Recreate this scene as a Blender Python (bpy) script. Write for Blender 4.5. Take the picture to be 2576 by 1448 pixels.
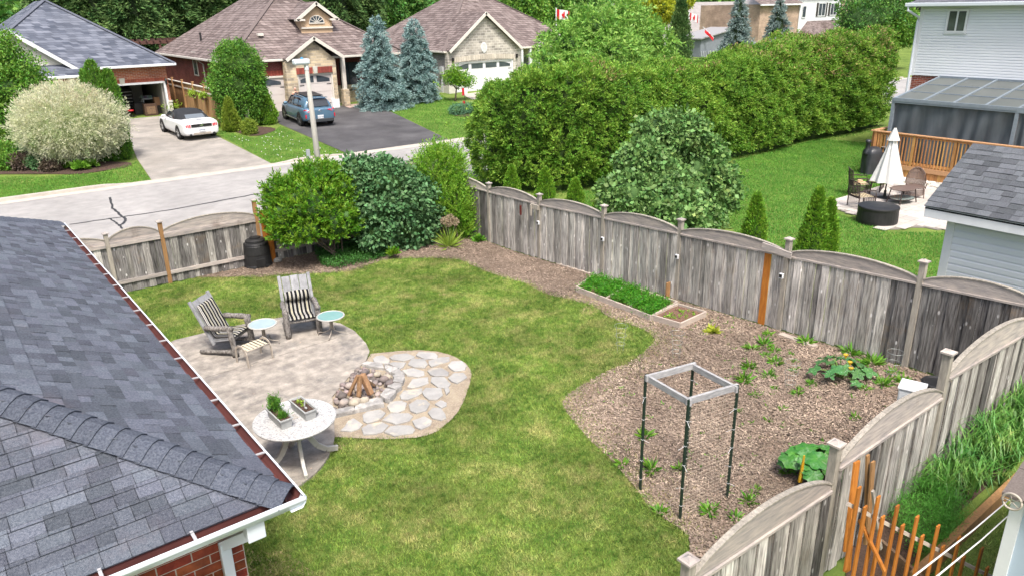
import bpy, math, random
import numpy as np
from mathutils import Vector, Matrix
random.seed(7); rng = np.random.default_rng(7)
S = bpy.context.scene
for o in list(bpy.data.objects): bpy.data.objects.remove(o)
COL = S.collection
R_ = math.radians
# ------------------------------------------------------------------ camera
CAMH = 6.5
FPX, CX, CY = 1885.0, 1288.0, 724.0            # focal length and centre, in pixels of a 2576 px wide picture
def _v(a): return np.array(a, float)
def _n(a): return a/np.linalg.norm(a)
_up = -_n(_v([1382-CX, -(5770-CY), -FPX]))
_hy = CY + ((-_up[0])*(-250-CX) - (-_up[2])*FPX)/(-_up[1])
_a = _n(_v([-250-CX, -(_hy-CY), -FPX])); _b = np.cross(_a, _up)
RW = np.array([_b, _a, _up])                   # camera axes -> world axes
cd = bpy.data.cameras.new("camera"); cam = bpy.data.objects.new("camera", cd); COL.objects.link(cam)
_m = Matrix([list(RW[0])+[0], list(RW[1])+[0], list(RW[2])+[CAMH], [0,0,0,1]])
cam.matrix_world = _m
cd.sensor_width = 36; cd.lens = 36*FPX/2576; cd.clip_end = 1200; cd.clip_start = 0.05
S.camera = cam
# ------------------------------------------------------------------ light
SUN_EL, SUN_AZ = 60, 205
w = bpy.data.worlds.new("World"); S.world = w; w.use_nodes = True
nt = w.node_tree; sky = nt.nodes.new('ShaderNodeTexSky'); sky.sky_type = 'NISHITA'; sky.sun_disc = False
sky.sun_elevation = R_(SUN_EL); sky.sun_rotation = R_(SUN_AZ); sky.air_density = 1.0; sky.dust_density = 6.0; sky.ozone_density = 1.0
bg = nt.nodes['Background']; nt.links.new(sky.outputs[0], bg.inputs[0]); bg.inputs[1].default_value = 0.085
sl = bpy.data.lights.new("sun", 'SUN'); sl.energy = 1.5; sl.angle = R_(10); sl.color = (1, .96, .9)
sun = bpy.data.objects.new("sun", sl); COL.objects.link(sun)
sun.rotation_euler = (R_(90-SUN_EL), 0, R_(180-SUN_AZ))
S.view_settings.view_transform = 'Standard'; S.view_settings.look = 'None'
S.view_settings.exposure = 1.62; S.view_settings.gamma = 1; S.view_settings.use_curve_mapping = False
S.render.resolution_x = 1024; S.render.resolution_y = 575
# ------------------------------------------------------------------ terrain height and look-up of places
def sm(t): t = np.clip(t, 0, 1); return t*t*(3-2*t)
def gz(x, y):
    x = np.asarray(x, float); y = np.asarray(y, float)
    hill = np.clip(.053*(16.2-y), 0, .72)*sm((x-3.5)/8.5)*(1-.9*sm((x-12.8)/3.5))
    return hill + np.clip(.035*(y-34), 0, .62)
def ray(u, v):
    return _n(RW @ _v([u-CX, -(v-CY), -FPX]))
def pz(u, v, z):
    r = ray(u, v); k = (z-CAMH)/r[2]; return _v([r[0]*k, r[1]*k, z])
def pX(u, v, X):
    r = ray(u, v); return r*(X/r[0]) + _v([0, 0, CAMH])
def pY(u, v, Y):
    r = ray(u, v); return r*(Y/r[1]) + _v([0, 0, CAMH])
def pg(u, v, dz=0.):
    z = 0.
    for _ in range(25):
        p = pz(u, v, z+dz); z = .5*z + .5*float(gz(p[0], p[1]))
    p = pz(u, v, z+dz); return _v([p[0], p[1], z])
def poly_at(pts, dz=0.): return [tuple(pg(u, v)[:2]) for u, v in pts]
def inpoly(P, poly):
    x, y = P[:,0], P[:,1]; ins = np.zeros(len(P), bool); n = len(poly)
    for i in range(n):
        x1,y1 = poly[i]; x2,y2 = poly[(i+1)%n]
        c = ((y1>y) != (y2>y))
        with np.errstate(divide='ignore', invalid='ignore'):
            xi = (x2-x1)*(y-y1)/(y2-y1+1e-12)+x1
        ins ^= (c & (x < xi))
    return ins
def scatter(poly, n, holes=()):
    P = np.array(poly); lo, hi = P.min(0), P.max(0); out = np.zeros((0,2))
    while len(out) < n:
        Q = rng.uniform(lo, hi, (n*2, 2)); k = inpoly(Q, poly)
        for h in holes: k &= ~inpoly(Q, h)
        if k.sum() == 0: break
        out = np.vstack([out, Q[k]])
    return out[:n]
def area(poly):
    P = np.array(poly); x, y = P[:,0], P[:,1]
    return abs(np.dot(x, np.roll(y,-1))-np.dot(y, np.roll(x,-1)))/2
def smooth_poly(pts, it=2):
    P = [np.array(p, float) for p in pts]
    for _ in range(it):
        Q = []
        for i in range(len(P)):
            a, b = P[i], P[(i+1)%len(P)]; Q += [a*.75+b*.25, a*.25+b*.75]
        P = Q
    return [tuple(p) for p in P]
# ------------------------------------------------------------------ materials
MATS = {}
def M(name, c1, c2=None, rough=.8, scale=8., bump=0., bscale=None, rnd=0., hue=0., metal=0., stretch=(1,1,1),
      trans=0., c3=None, detail=6., lo=.35, hi=.65, spec=.4, alpha=1., spots=None, big=None, ior=None, nr=.6, mul=None):
    if name in MATS: return MATS[name]
    m = bpy.data.materials.new(name); MATS[name] = m; m.use_nodes = True
    t = m.node_tree; N = t.nodes; L = t.links; b = N['Principled BSDF']
    geo = N.new('ShaderNodeNewGeometry'); mp = N.new('ShaderNodeMapping'); mp.inputs['Scale'].default_value = stretch
    L.new(geo.outputs['Position'], mp.inputs[0])
    oi = N.new('ShaderNodeObjectInfo')
    rn = N.new('ShaderNodeMath'); rn.operation = 'ADD'; L.new(oi.outputs['Random'], rn.inputs[0]); L.new(geo.outputs['Random Per Island'], rn.inputs[1])
    fr = N.new('ShaderNodeMath'); fr.operation = 'FRACT'; L.new(rn.outputs[0], fr.inputs[0])
    no = N.new('ShaderNodeTexNoise'); no.inputs['Scale'].default_value = scale; no.inputs['Detail'].default_value = detail
    no.inputs['Roughness'].default_value = nr
    L.new(mp.outputs[0], no.inputs[0])
    cr = N.new('ShaderNodeValToRGB'); cr.color_ramp.elements[0].position = lo; cr.color_ramp.elements[1].position = hi
    c2 = c2 or c1
    cr.color_ramp.elements[0].color = (*c1, 1); cr.color_ramp.elements[1].color = (*c2, 1)
    if c3:
        e = cr.color_ramp.elements.new((lo+hi)/2); e.color = (*c3, 1)
    L.new(no.outputs[0], cr.inputs[0]); colr = cr.outputs[0]
    if big:   # (colour, scale, lo, hi): large stains
        n2 = N.new('ShaderNodeTexNoise'); n2.inputs['Scale'].default_value = big[1]; n2.inputs['Detail'].default_value = 8; n2.inputs['Roughness'].default_value = .72
        L.new(mp.outputs[0] if len(big) > 4 else geo.outputs['Position'], n2.inputs[0])
        r2 = N.new('ShaderNodeMapRange'); r2.inputs[1].default_value = big[2]; r2.inputs[2].default_value = big[3]; L.new(n2.outputs[0], r2.inputs[0])
        mx = N.new('ShaderNodeMixRGB'); L.new(r2.outputs[0], mx.inputs[0]); L.new(colr, mx.inputs[1]); mx.inputs[2].default_value = (*big[0], 1); colr = mx.outputs[0]
    if spots:  # (colour, scale, radius)
        vo = N.new('ShaderNodeTexVoronoi'); vo.inputs['Scale'].default_value = spots[1]; 
        mp2 = N.new('ShaderNodeMapping'); mp2.inputs['Scale'].default_value = spots[3] if len(spots) > 3 else (1,1,1)
        L.new(geo.outputs['Position'], mp2.inputs[0]); L.new(mp2.outputs[0], vo.inputs[0])
        r3 = N.new('ShaderNodeMapRange'); r3.inputs[1].default_value = spots[2]; r3.inputs[2].default_value = spots[2]*.5; L.new(vo.outputs['Distance'], r3.inputs[0])
        mx = N.new('ShaderNodeMixRGB'); L.new(r3.outputs[0], mx.inputs[0]); L.new(colr, mx.inputs[1]); mx.inputs[2].default_value = (*spots[0], 1); colr = mx.outputs[0]
    if mul:   # (scale, low, high): brightness drift
        n3 = N.new('ShaderNodeTexNoise'); n3.inputs['Scale'].default_value = mul[0]; n3.inputs['Detail'].default_value = 4; L.new(geo.outputs['Position'], n3.inputs[0])
        r6 = N.new('ShaderNodeMapRange'); r6.inputs[1].default_value = .32; r6.inputs[2].default_value = .68; r6.inputs[3].default_value = mul[1]; r6.inputs[4].default_value = mul[2]; L.new(n3.outputs[0], r6.inputs[0])
        h3 = N.new('ShaderNodeHueSaturation'); L.new(r6.outputs[0], h3.inputs['Value']); L.new(colr, h3.inputs['Color']); colr = h3.outputs[0]
    if rnd or hue:
        hs = N.new('ShaderNodeHueSaturation')
        r4 = N.new('ShaderNodeMapRange'); r4.inputs[3].default_value = 1-rnd; r4.inputs[4].default_value = 1+rnd; L.new(fr.outputs[0], r4.inputs[0]); L.new(r4.outputs[0], hs.inputs['Value'])
        m7 = N.new('ShaderNodeMath'); m7.operation = 'MULTIPLY'; m7.inputs[1].default_value = 7.31; L.new(fr.outputs[0], m7.inputs[0])
        f7 = N.new('ShaderNodeMath'); f7.operation = 'FRACT'; L.new(m7.outputs[0], f7.inputs[0])
        r5 = N.new('ShaderNodeMapRange'); r5.inputs[3].default_value = .5-hue; r5.inputs[4].default_value = .5+hue; L.new(f7.outputs[0], r5.inputs[0]); L.new(r5.outputs[0], hs.inputs['Hue'])
        L.new(colr, hs.inputs['Color']); colr = hs.outputs[0]
    L.new(colr, b.inputs['Base Color']); b.inputs['Roughness'].default_value = rough; b.inputs['Metallic'].default_value = metal
    b.inputs['Specular IOR Level'].default_value = spec; b.inputs['Alpha'].default_value = alpha
    if trans and trans < .9:      # thin leaf: part of the light passes
        tr = N.new('ShaderNodeBsdfTranslucent'); L.new(colr, tr.inputs[0]); ms = N.new('ShaderNodeMixShader'); ms.inputs[0].default_value = trans
        L.new(b.outputs[0], ms.inputs[1]); L.new(tr.outputs[0], ms.inputs[2]); L.new(ms.outputs[0], N['Material Output'].inputs[0])
    elif trans: b.inputs['Transmission Weight'].default_value = trans
    if ior: b.inputs['IOR'].default_value = ior
    if bump:
        bn = N.new('ShaderNodeTexNoise'); bn.inputs['Scale'].default_value = bscale or scale*4; bn.inputs['Detail'].default_value = 4
        L.new(mp.outputs[0], bn.inputs[0]); bu = N.new('ShaderNodeBump'); bu.inputs['Strength'].default_value = min(1, bump); bu.inputs['Distance'].default_value = .02
        L.new(bn.outputs[0], bu.inputs['Height']); L.new(bu.outputs[0], b.inputs['Normal'])
    return m
def brickM(name, c1, c2, mortar, bw=.25, bh=.085, ms=.012, rough=.85, off=.5, vk=1., rnd=.2, bump=.6, noise=.25, c3=None):
    if name in MATS: return MATS[name]
    m = bpy.data.materials.new(name); MATS[name] = m; m.use_nodes = True
    t = m.node_tree; N = t.nodes; L = t.links; b = N['Principled BSDF']
    geo = N.new('ShaderNodeNewGeometry'); sp = N.new('ShaderNodeSeparateXYZ'); L.new(geo.outputs['Position'], sp.inputs[0])
    ad = N.new('ShaderNodeMath'); ad.operation = 'ADD'; L.new(sp.outputs[0], ad.inputs[0]); L.new(sp.outputs[1], ad.inputs[1])
    mu = N.new('ShaderNodeMath'); mu.operation = 'MULTIPLY'; mu.inputs[1].default_value = vk; L.new(sp.outputs[2], mu.inputs[0])
    cb = N.new('ShaderNodeCombineXYZ'); L.new(ad.outputs[0], cb.inputs[0]); L.new(mu.outputs[0], cb.inputs[1])
    br = N.new('ShaderNodeTexBrick'); L.new(cb.outputs[0], br.inputs[0]); br.inputs['Scale'].default_value = 1
    br.inputs['Brick Width'].default_value = bw; br.inputs['Row Height'].default_value = bh; br.inputs['Mortar Size'].default_value = ms
    br.offset = off; br.inputs['Bias'].default_value = 0; br.inputs['Mortar Smooth'].default_value = .2
    br.inputs['Color1'].default_value = (*c1, 1); br.inputs['Color2'].default_value = (*c2, 1); br.inputs['Mortar'].default_value = (*mortar, 1)
    no = N.new('ShaderNodeTexNoise'); no.inputs['Scale'].default_value = 1.2; no.inputs['Detail'].default_value = 8; L.new(geo.outputs['Position'], no.inputs[0])
    hs = N.new('ShaderNodeHueSaturation'); L.new(br.outputs[0], hs.inputs['Color'])
    r4 = N.new('ShaderNodeMapRange'); r4.inputs[1].default_value = .3; r4.inputs[2].default_value = .7; r4.inputs[3].default_value = 1-noise; r4.inputs[4].default_value = 1+noise
    L.new(no.outputs[0], r4.inputs[0]); L.new(r4.outputs[0], hs.inputs['Value']); colr = hs.outputs[0]
    L.new(colr, b.inputs['Base Color']); b.inputs['Roughness'].default_value = rough; b.inputs['Specular IOR Level'].default_value = .25
    bu = N.new('ShaderNodeBump'); bu.inputs['Strength'].default_value = bump; bu.inputs['Distance'].default_value = .015; bu.invert = True
    L.new(br.outputs['Fac'], bu.inputs['Height']); L.new(bu.outputs[0], b.inputs['Normal'])
    return m
# ------------------------------------------------------------------ mesh building
def ortho(d):
    d = _n(_v(d)); a = _v([0,0,1]) if abs(d[2]) < .95 else _v([0,1,0])
    x = _n(np.cross(a, d)); return x, np.cross(d, x), d
class MB:
    def __init__(s): s.v = []; s.f = []; s.n = 0
    def add(s, V, F):
        V = np.asarray(V, float).reshape(-1, 3); s.v.append(V); n = s.n
        s.f += [tuple(i+n for i in f) for f in F]; s.n += len(V); return s
    def box(s, c, size, rz=0., mat=None):
        x, y, z = [q/2 for q in size]
        V = np.array([[a*x, b*y, d*z] for a in (-1,1) for b in (-1,1) for d in (-1,1)])
        if rz: cz, sz = math.cos(rz), math.sin(rz); V = V @ np.array([[cz, sz, 0],[-sz, cz, 0],[0,0,1]])
        if mat is not None: V = V @ np.array(mat).T
        return s.add(V+_v(c), [(0,1,3,2),(4,6,7,5),(0,4,5,1),(2,3,7,6),(0,2,6,4),(1,5,7,3)])
    def bb(s, lo, hi):
        lo, hi = _v(lo), _v(hi); return s.box((lo+hi)/2, hi-lo)
    def beam(s, p0, p1, w, h, up=(0,0,1)):
        p0, p1 = _v(p0), _v(p1); d = _n(p1-p0); up = _v(up)
        x = np.cross(d, up); x = _n(x) if np.linalg.norm(x) > 1e-6 else ortho(d)[0]; y = np.cross(x, d)
        V = [p+x*a*w/2+y*b*h/2 for p in (p0, p1) for a, b in ((-1,-1),(1,-1),(1,1),(-1,1))]
        return s.add(V, [(0,1,2,3),(7,6,5,4),(0,4,5,1),(1,5,6,2),(2,6,7,3),(3,7,4,0)])
    def prism(s, pts, d):
        P = np.asarray(pts, float); n = len(P); V = np.vstack([P, P+_v(d)])
        F = [tuple(range(n))[::-1], tuple(range(n, 2*n))] + [(i, (i+1)%n, n+(i+1)%n, n+i) for i in range(n)]
        return s.add(V, F)
    def face(s, pts): P = np.asarray(pts, float); return s.add(P, [tuple(range(len(P)))])
    def tube(s, pts, r, n=8, cap=True):
        pts = [_v(p) for p in pts]; k = len(pts); rr = r if hasattr(r, '__len__') else [r]*k; V = []; F = []
        for i, p in enumerate(pts):
            d = pts[min(i+1, k-1)]-pts[max(i-1, 0)]; x, y, _ = ortho(d if np.linalg.norm(d) > 1e-9 else (0,0,1))
            for j in range(n):
                a = 2*math.pi*j/n; V.append(p+(x*math.cos(a)+y*math.sin(a))*rr[i])
        for i in range(k-1):
            for j in range(n): F.append((i*n+j, i*n+(j+1)%n, (i+1)*n+(j+1)%n, (i+1)*n+j))
        if cap: F += [tuple(range(n))[::-1], tuple(range((k-1)*n, k*n))]
        return s.add(V, F)
    def lathe(s, c, prof, n=24, sx=1., sy=1., cap=True):
        V = []; F = []; k = len(prof)
        for r, z in prof:
            for j in range(n):
                a = 2*math.pi*j/n; V.append((c[0]+r*math.cos(a)*sx, c[1]+r*math.sin(a)*sy, c[2]+z))
        for i in range(k-1):
            for j in range(n): F.append((i*n+j, i*n+(j+1)%n, (i+1)*n+(j+1)%n, (i+1)*n+j))
        if cap: F += [tuple(range(n))[::-1], tuple(range((k-1)*n, k*n))]
        return s.add(V, F)
    def grid(s, fn, nu, nv, closed=False):
        V = [fn(i/(nu-1), j/(nv-1)) for i in range(nu) for j in range(nv)]
        return s.add(V, [(i*nv+j, (i+1)*nv+j, (i+1)*nv+j+1, i*nv+j+1) for i in range(nu-1) for j in range(nv-1)])
    def blob(s, c, r, n=8, amp=.15, seed=0):
        q = np.random.default_rng(seed); V = []; F = []; m = max(4, n//2+1)
        for i in range(m+1):
            th = math.pi*i/m
            for j in range(n):
                ph = 2*math.pi*j/n; k = 1+q.uniform(-amp, amp)
                V.append((c[0]+r[0]*k*math.sin(th)*math.cos(ph), c[1]+r[1]*k*math.sin(th)*math.sin(ph), c[2]+r[2]*math.cos(th)*(1+q.uniform(-amp, amp)*.4)))
        for i in range(m):
            for j in range(n): F.append((i*n+j, (i+1)*n+j, (i+1)*n+(j+1)%n, i*n+(j+1)%n))
        return s.add(V, F)
    def mesh(s, name, mat=None, smooth=False):
        V = np.vstack(s.v) if s.v else np.zeros((0,3)); me = bpy.data.meshes.new(name); me.from_pydata(V.tolist(), [], s.f)
        if mat: me.materials.append(mat)
        if smooth: me.shade_smooth()
        me.update(); return me
    def build(s, name, mat, parent=None, smooth=False, world=True, bevel=0., label=None, kind=None, recalc=True):
        if parent is not None and world:
            w_ = wloc(parent); s.v = [V-w_ for V in s.v]
        me = s.mesh(name, mat, smooth)
        if recalc:
            import bmesh
            b = bmesh.new(); b.from_mesh(me); bmesh.ops.recalc_face_normals(b, faces=b.faces); b.to_mesh(me); b.free()
        o = bpy.data.objects.new(name, me); COL.objects.link(o); o.parent = parent
        if bevel:
            md = o.modifiers.new('bevel', 'BEVEL'); md.width = bevel; md.segments = 2; md.limit_method = 'ANGLE'; md.angle_limit = R_(40)
        if label: o['label'] = label
        if kind: o['kind'] = kind
        return o
def wloc(o):
    p = _v([0,0,0])
    while o is not None: p = p+_v(o.location); o = o.parent
    return p
def tag(o, label, cat, group=None):
    o['label'] = label; o['category'] = cat
    if group: o['group'] = group
    return o
def thing(name, label, cat, loc=(0,0,0), rz=0., group=None):
    o = bpy.data.objects.new(name, None); COL.objects.link(o); o.location = tuple(float(c) for c in loc); o.rotation_euler = (0,0,rz)
    o.empty_display_size = .2; return tag(o, label, cat, group)
def struct(o, kind='structure'): o['kind'] = kind; return o
def piece(name, me, parent, loc, rot=None, scale=None, mat=None):
    o = bpy.data.objects.new(name, me); COL.objects.link(o); o.parent = parent; o.location = tuple(float(c) for c in loc)
    if rot is not None:
        if isinstance(rot, Matrix): o.rotation_euler = rot.to_euler()
        else: o.rotation_euler = rot
    if scale is not None: o.scale = scale
    return o
def copy_tree(o, parent=None):
    c = o.copy(); COL.objects.link(c)
    if parent is not None: c.parent = parent
    for ch in [q for q in o.children]: copy_tree(ch, c)
    return c
# fast mesh of many small faces (numpy)
def fast_mesh(name, V, nper, mat, parent=None, smooth=False):
    V = np.ascontiguousarray(V.reshape(-1, 3), dtype=np.float32); nf = len(V)//nper; me = bpy.data.meshes.new(name)
    if parent is not None: V = V - wloc(parent).astype(np.float32)
    me.vertices.add(len(V)); me.vertices.foreach_set('co', V.ravel())
    me.loops.add(nf*nper); me.loops.foreach_set('vertex_index', np.arange(nf*nper, dtype=np.int32))
    me.polygons.add(nf); me.polygons.foreach_set('loop_start', np.arange(0, nf*nper, nper, dtype=np.int32))
    try: me.polygons.foreach_set('loop_total', np.full(nf, nper, dtype=np.int32))
    except Exception: pass
    me.materials.append(mat); me.update(calc_edges=True); me.validate()
    o = bpy.data.objects.new(name, me); COL.objects.link(o); o.parent = parent; return o
def unit(n): 
    v = rng.normal(size=(n,3)); return v/np.linalg.norm(v, axis=1)[:,None]
def leaves(P, Nn, size, aspect=.5, droop=0., jit=.6, kink=.15):
    """leaf quads at P growing about direction Nn: base, side, tip, side"""
    n = len(P); d = Nn + rng.normal(size=(n,3))*jit; d[:,2] -= droop; d /= np.linalg.norm(d, axis=1)[:,None]+1e-9
    s = np.cross(d, unit(n)); s /= np.linalg.norm(s, axis=1)[:,None]+1e-9; nn = np.cross(d, s)
    sz = (size*rng.uniform(.65, 1.3, n))[:,None]; a = sz*aspect/2
    mid = P+d*sz*.45; V = np.stack([P, mid+s*a+nn*a*kink*2, P+d*sz, mid-s*a+nn*a*kink*2], 1); return V
def sprigs(C, D, L_, m, size, aspect, splay=.8, droop=0.):
    """m leaves along a short twig at each point C growing about D"""
    n = len(C); D = D/(np.linalg.norm(D,axis=1)[:,None]+1e-9); D = D+rng.normal(size=(n,3))*.28; D /= np.linalg.norm(D,axis=1)[:,None]
    t = np.tile(np.linspace(0,1,m), n)[:,None]; Dm = np.repeat(D, m, 0); Lm = np.repeat(L_*rng.uniform(.6,1.25,n), m)[:,None]
    P = np.repeat(C, m, 0)+Dm*t*Lm; P[:,2] -= (droop*t[:,0]**2*Lm[:,0]); s = np.cross(Dm, unit(n*m)); s /= np.linalg.norm(s,axis=1)[:,None]
    d = Dm*(.55+.6*t)+s*splay; return leaves(P, d/np.linalg.norm(d,axis=1)[:,None], size, aspect, jit=.12, droop=droop*.5)
def knobs(ells, n, k=.42, seed=1):
    q = np.random.default_rng(seed); out = list(ells)
    for _ in range(n):
        c, r = ells[q.integers(len(ells))]; d = q.normal(size=3); d[2] = abs(d[2])*.8; d /= np.linalg.norm(d); out.append((c+d*r*.85, r*k*q.uniform(.6,1.2)))
    return out
def clumps(cs, rs, n, per, spread, flat=1., low=-.75, rin=.86):
    """sprig points on ellipsoid shells: returns positions and outward directions"""
    cs = np.array(cs, float); rs = np.array(rs, float); ar = (rs[:,0]*rs[:,1]+rs[:,0]*rs[:,2]+rs[:,1]*rs[:,2]); pr = ar/ar.sum()
    k = rng.choice(len(cs), n, p=pr); d = unit(n); d[:,2] = np.maximum(d[:,2], low+rng.uniform(-.1,.1,n))
    f = (rng.uniform(rin, 1.06, n)+(rng.random(n) < .09)*rng.uniform(0, .2, n))[:,None]; C = cs[k]+d*rs[k]*f
    keep = np.ones(n, bool)
    for j in range(len(cs)):
        q = (C-cs[j])/rs[j]; keep &= (np.linalg.norm(q, axis=1) > rin*.93) | (k == j)
    C, d = C[keep], d[keep]; g = d/rs[k][keep]; g /= np.linalg.norm(g, axis=1)[:,None]
    P = np.repeat(C, per, 0)+rng.normal(size=(len(C)*per, 3))*spread*np.array([1,1,flat]); return P, np.repeat(g, per, 0)
# ------------------------------------------------------------------ palette
m_grassbase = M('lawn base', (.16,.22,.05), (.09,.14,.03), scale=.9, rough=.95, detail=12, bump=.8, bscale=60, spec=.1)
m_soilbase = M('soil', (.235,.185,.145), (.15,.115,.09), scale=3, rough=.95, detail=12, bump=1, bscale=45, spec=.1)
m_conc = M('stained patio concrete', (.385,.35,.305), (.215,.195,.175), scale=3.2, rough=.9, detail=15, nr=.74, bump=.3, bscale=60, big=((.14,.135,.13),1.3,.53,.68), lo=.36, hi=.62, mul=(5,.82,1.15), spec=.2)
m_road = M('pale worn asphalt', (.33,.32,.31), (.27,.262,.255), scale=2.2, rough=.9, detail=10, bump=.3, bscale=180, spec=.2, mul=(.5,.88,1.08), big=((.22,.21,.2),.8,.62,.8))
m_kerb = M('kerb concrete', (.42,.385,.335), (.33,.305,.27), scale=4, rough=.9, spec=.2)
m_asph = M('dark new asphalt', (.058,.056,.060), (.085,.083,.086), scale=.8, rough=.85, detail=12, bump=.3, bscale=200, spec=.3, mul=(.6,.8,1.25))
m_drive = M('gravelly tar and chip drive', (.33,.305,.275), (.245,.23,.21), scale=1.5, rough=.95, detail=14, bump=.6, bscale=90, spec=.15, spots=((.2,.17,.15),22,.25), mul=(.7,.85,1.1))
m_seal = M('crack sealant', (.035,.035,.038), rough=.6)
m_greywood = M('weathered grey cedar', (.15,.14,.13), (.54,.515,.475), scale=6, stretch=(6,6,.45), rough=.9, detail=9, bump=.6, bscale=20, rnd=.42, hue=.015, lo=.32, hi=.66, mul=(.9,.7,1.2),
               spots=((.66,.64,.62),3.4,.15,(2.0,2.0,.9)), big=((.27,.21,.15),1.0,.58,.85), spec=.15)
m_greywood2 = M('dark weathered cedar', (.04,.036,.034), (.27,.26,.25), scale=6, stretch=(6,6,.45), rough=.9, detail=8, bump=.5, bscale=20, rnd=.4, hue=.015, lo=.3, hi=.72,
               spots=((.52,.51,.50),3.4,.14,(2.0,2.0,.9)), big=((.22,.16,.10),1.3,.55,.8), spec=.15)
m_arch = M('weathered top board', (.42,.37,.33), (.24,.225,.22), scale=3, stretch=(1.2,1.2,9), rough=.9, detail=8, bump=.3, bscale=12, rnd=.15, lo=.35, hi=.68, spec=.15,
           big=((.15,.11,.09),.8,.58,.75))
m_post = M('weathered post', (.36,.33,.28), (.24,.22,.19), scale=7, stretch=(4,4,.6), rough=.9, bump=.4, rnd=.12, spec=.15)
m_newpost = M('tan softwood post', (.36,.20,.085), (.24,.14,.065), scale=7, stretch=(4,4,.6), rough=.85, bump=.3, rnd=.12, spec=.2)
m_orange = M('orange stained wood', (.42,.16,.028), (.30,.105,.02), scale=6, stretch=(4,4,.7), rough=.75, bump=.25, rnd=.2, spec=.2)
m_white = M('white paint', (.68,.70,.72), (.61,.63,.65), scale=3, rough=.45, spec=.4)
m_whitetrim = M('aluminium trim', (.58,.63,.68), rough=.35, spec=.5)
m_maroon = M('brown gutter enamel', (.115,.042,.038), (.085,.032,.03), scale=3, rough=.45, spec=.4)
m_black = M('black plastic', (.012,.012,.013), (.02,.02,.021), scale=5, rough=.5, spec=.4)
# ------------------------------------------------------------------ terrain
import bmesh
def lines(a, b, st, extra=()):
    return sorted(set(np.round(np.arange(a, b+1e-6, st), 3)) | set(extra))
GX = sorted(set([-300,-200,-120,-80,-50,-30,-20,-14,-10] + list(np.round(np.arange(-7, 56.1, .5), 3)) + [60,66,74,84,100,120,160,220,320,420]))
GY = sorted(set([-120,-70,-40,-25,-16,-10,-6] + list(np.round(np.arange(-3, 60.1, .5), 3)) + [64,70,80,95,115,150,200,280,400,500]))
V = [(x, y, float(gz(x, y))-.012) for x in GX for y in GY]
ny = len(GY)
F = [(i*ny+j, (i+1)*ny+j, (i+1)*ny+j+1, i*ny+j+1) for i in range(len(GX)-1) for j in range(ny-1)]
struct(MB().add(V, F).build('ground', m_grassbase, smooth=True, recalc=False))
def drape(name, poly, dz, mat, parent=None, step=.5, label=None, kind=None, thick=0.):
    bm = bmesh.new(); vs = [bm.verts.new((x, y, 0)) for x, y in poly]; bm.faces.new(vs)
    P = np.array(poly)
    for ax in (0, 1):
        lo, hi = P[:,ax].min(), P[:,ax].max(); c = math.ceil(lo/step)*step
        while c < hi:
            no = (1,0,0) if ax == 0 else (0,1,0); co = (c,0,0) if ax == 0 else (0,c,0)
            bmesh.ops.bisect_plane(bm, geom=bm.verts[:]+bm.edges[:]+bm.faces[:], plane_co=co, plane_no=no); c += step
    for v in bm.verts: v.co.z = float(gz(v.co.x, v.co.y))+dz
    bmesh.ops.triangulate(bm, faces=bm.faces[:])
    bmesh.ops.recalc_face_normals(bm, faces=bm.faces[:])
    if bm.faces and sum(f.normal.z for f in bm.faces) < 0: bmesh.ops.reverse_faces(bm, faces=bm.faces[:])
    if thick:
        bd = [e for e in bm.edges if e.is_boundary]; r = bmesh.ops.extrude_edge_only(bm, edges=bd)
        for g in r['geom']:
            if isinstance(g, bmesh.types.BMVert): g.co.z -= thick
    if parent is not None:
        off = wloc(parent)
        for v in bm.verts: v.co.x -= off[0]; v.co.y -= off[1]; v.co.z -= off[2]
    me = bpy.data.meshes.new(name); bm.to_mesh(me); bm.free(); me.materials.append(mat)
    o = bpy.data.objects.new(name, me); COL.objects.link(o); o.parent = parent
    if label: o['label'] = label
    if kind: o['kind'] = kind
    return o
# roads and drives
K0 = pg(0, 515); K1 = pg(700, 410); K2 = pg(1180, 345)
ROADY0, ROADY1 = 25.0, 33.6
struct(drape('road', [(-60,ROADY0),(120,ROADY0),(120,ROADY1),(-60,ROADY1)], .012, m_road, step=4))
def ribbon(name, pts, wd, z, mat, parent=None):
    pts = [_v(p) for p in pts]; mb = MB(); L = []; Rr = []
    for i, p in enumerate(pts):
        d = pts[min(i+1, len(pts)-1)][:2]-pts[max(i-1, 0)][:2]; d = _n(d); nrm = _v([-d[1], d[0]])
        ww = wd*(.8+.4*random.random())
        L.append((*(p[:2]+nrm*ww/2), p[2]+z)); Rr.append((*(p[:2]-nrm*ww/2), p[2]+z))
    V = L+Rr; n = len(pts); mb.add(V, [(n+i, n+i+1, i+1, i) for i in range(n-1)])
    return mb.build(name, mat, parent, recalc=False)
# dark sealed cracks
def wob(pts, n=10, a=.03):
    out = []
    for i in range(len(pts)-1):
        for k in range(n):
            q = pts[i]*(1-k/n)+pts[i+1]*(k/n); out.append(q+_v([rng.normal()*a, rng.normal()*a, 0]))
    return out+[pts[-1]]
ck = [pg(*p) for p in [(175,566),(300,548),(430,529),(560,505),(640,490),(760,470)]]
struct(ribbon('road_crack', wob(ck, 6, .02), .11, .018, m_seal))
ck = [pg(*p) for p in [(276,498),(284,525),(300,540),(316,552),(312,563),(300,570)]]
struct(ribbon('road_crack', wob(ck, 4, .02), .085, .022, m_seal))
ck = [pg(*p) for p in [(275,550),(290,560),(300,568),(308,577)]]
struct(ribbon('road_crack', wob(ck, 4, .02), .06, .024, m_seal))
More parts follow.
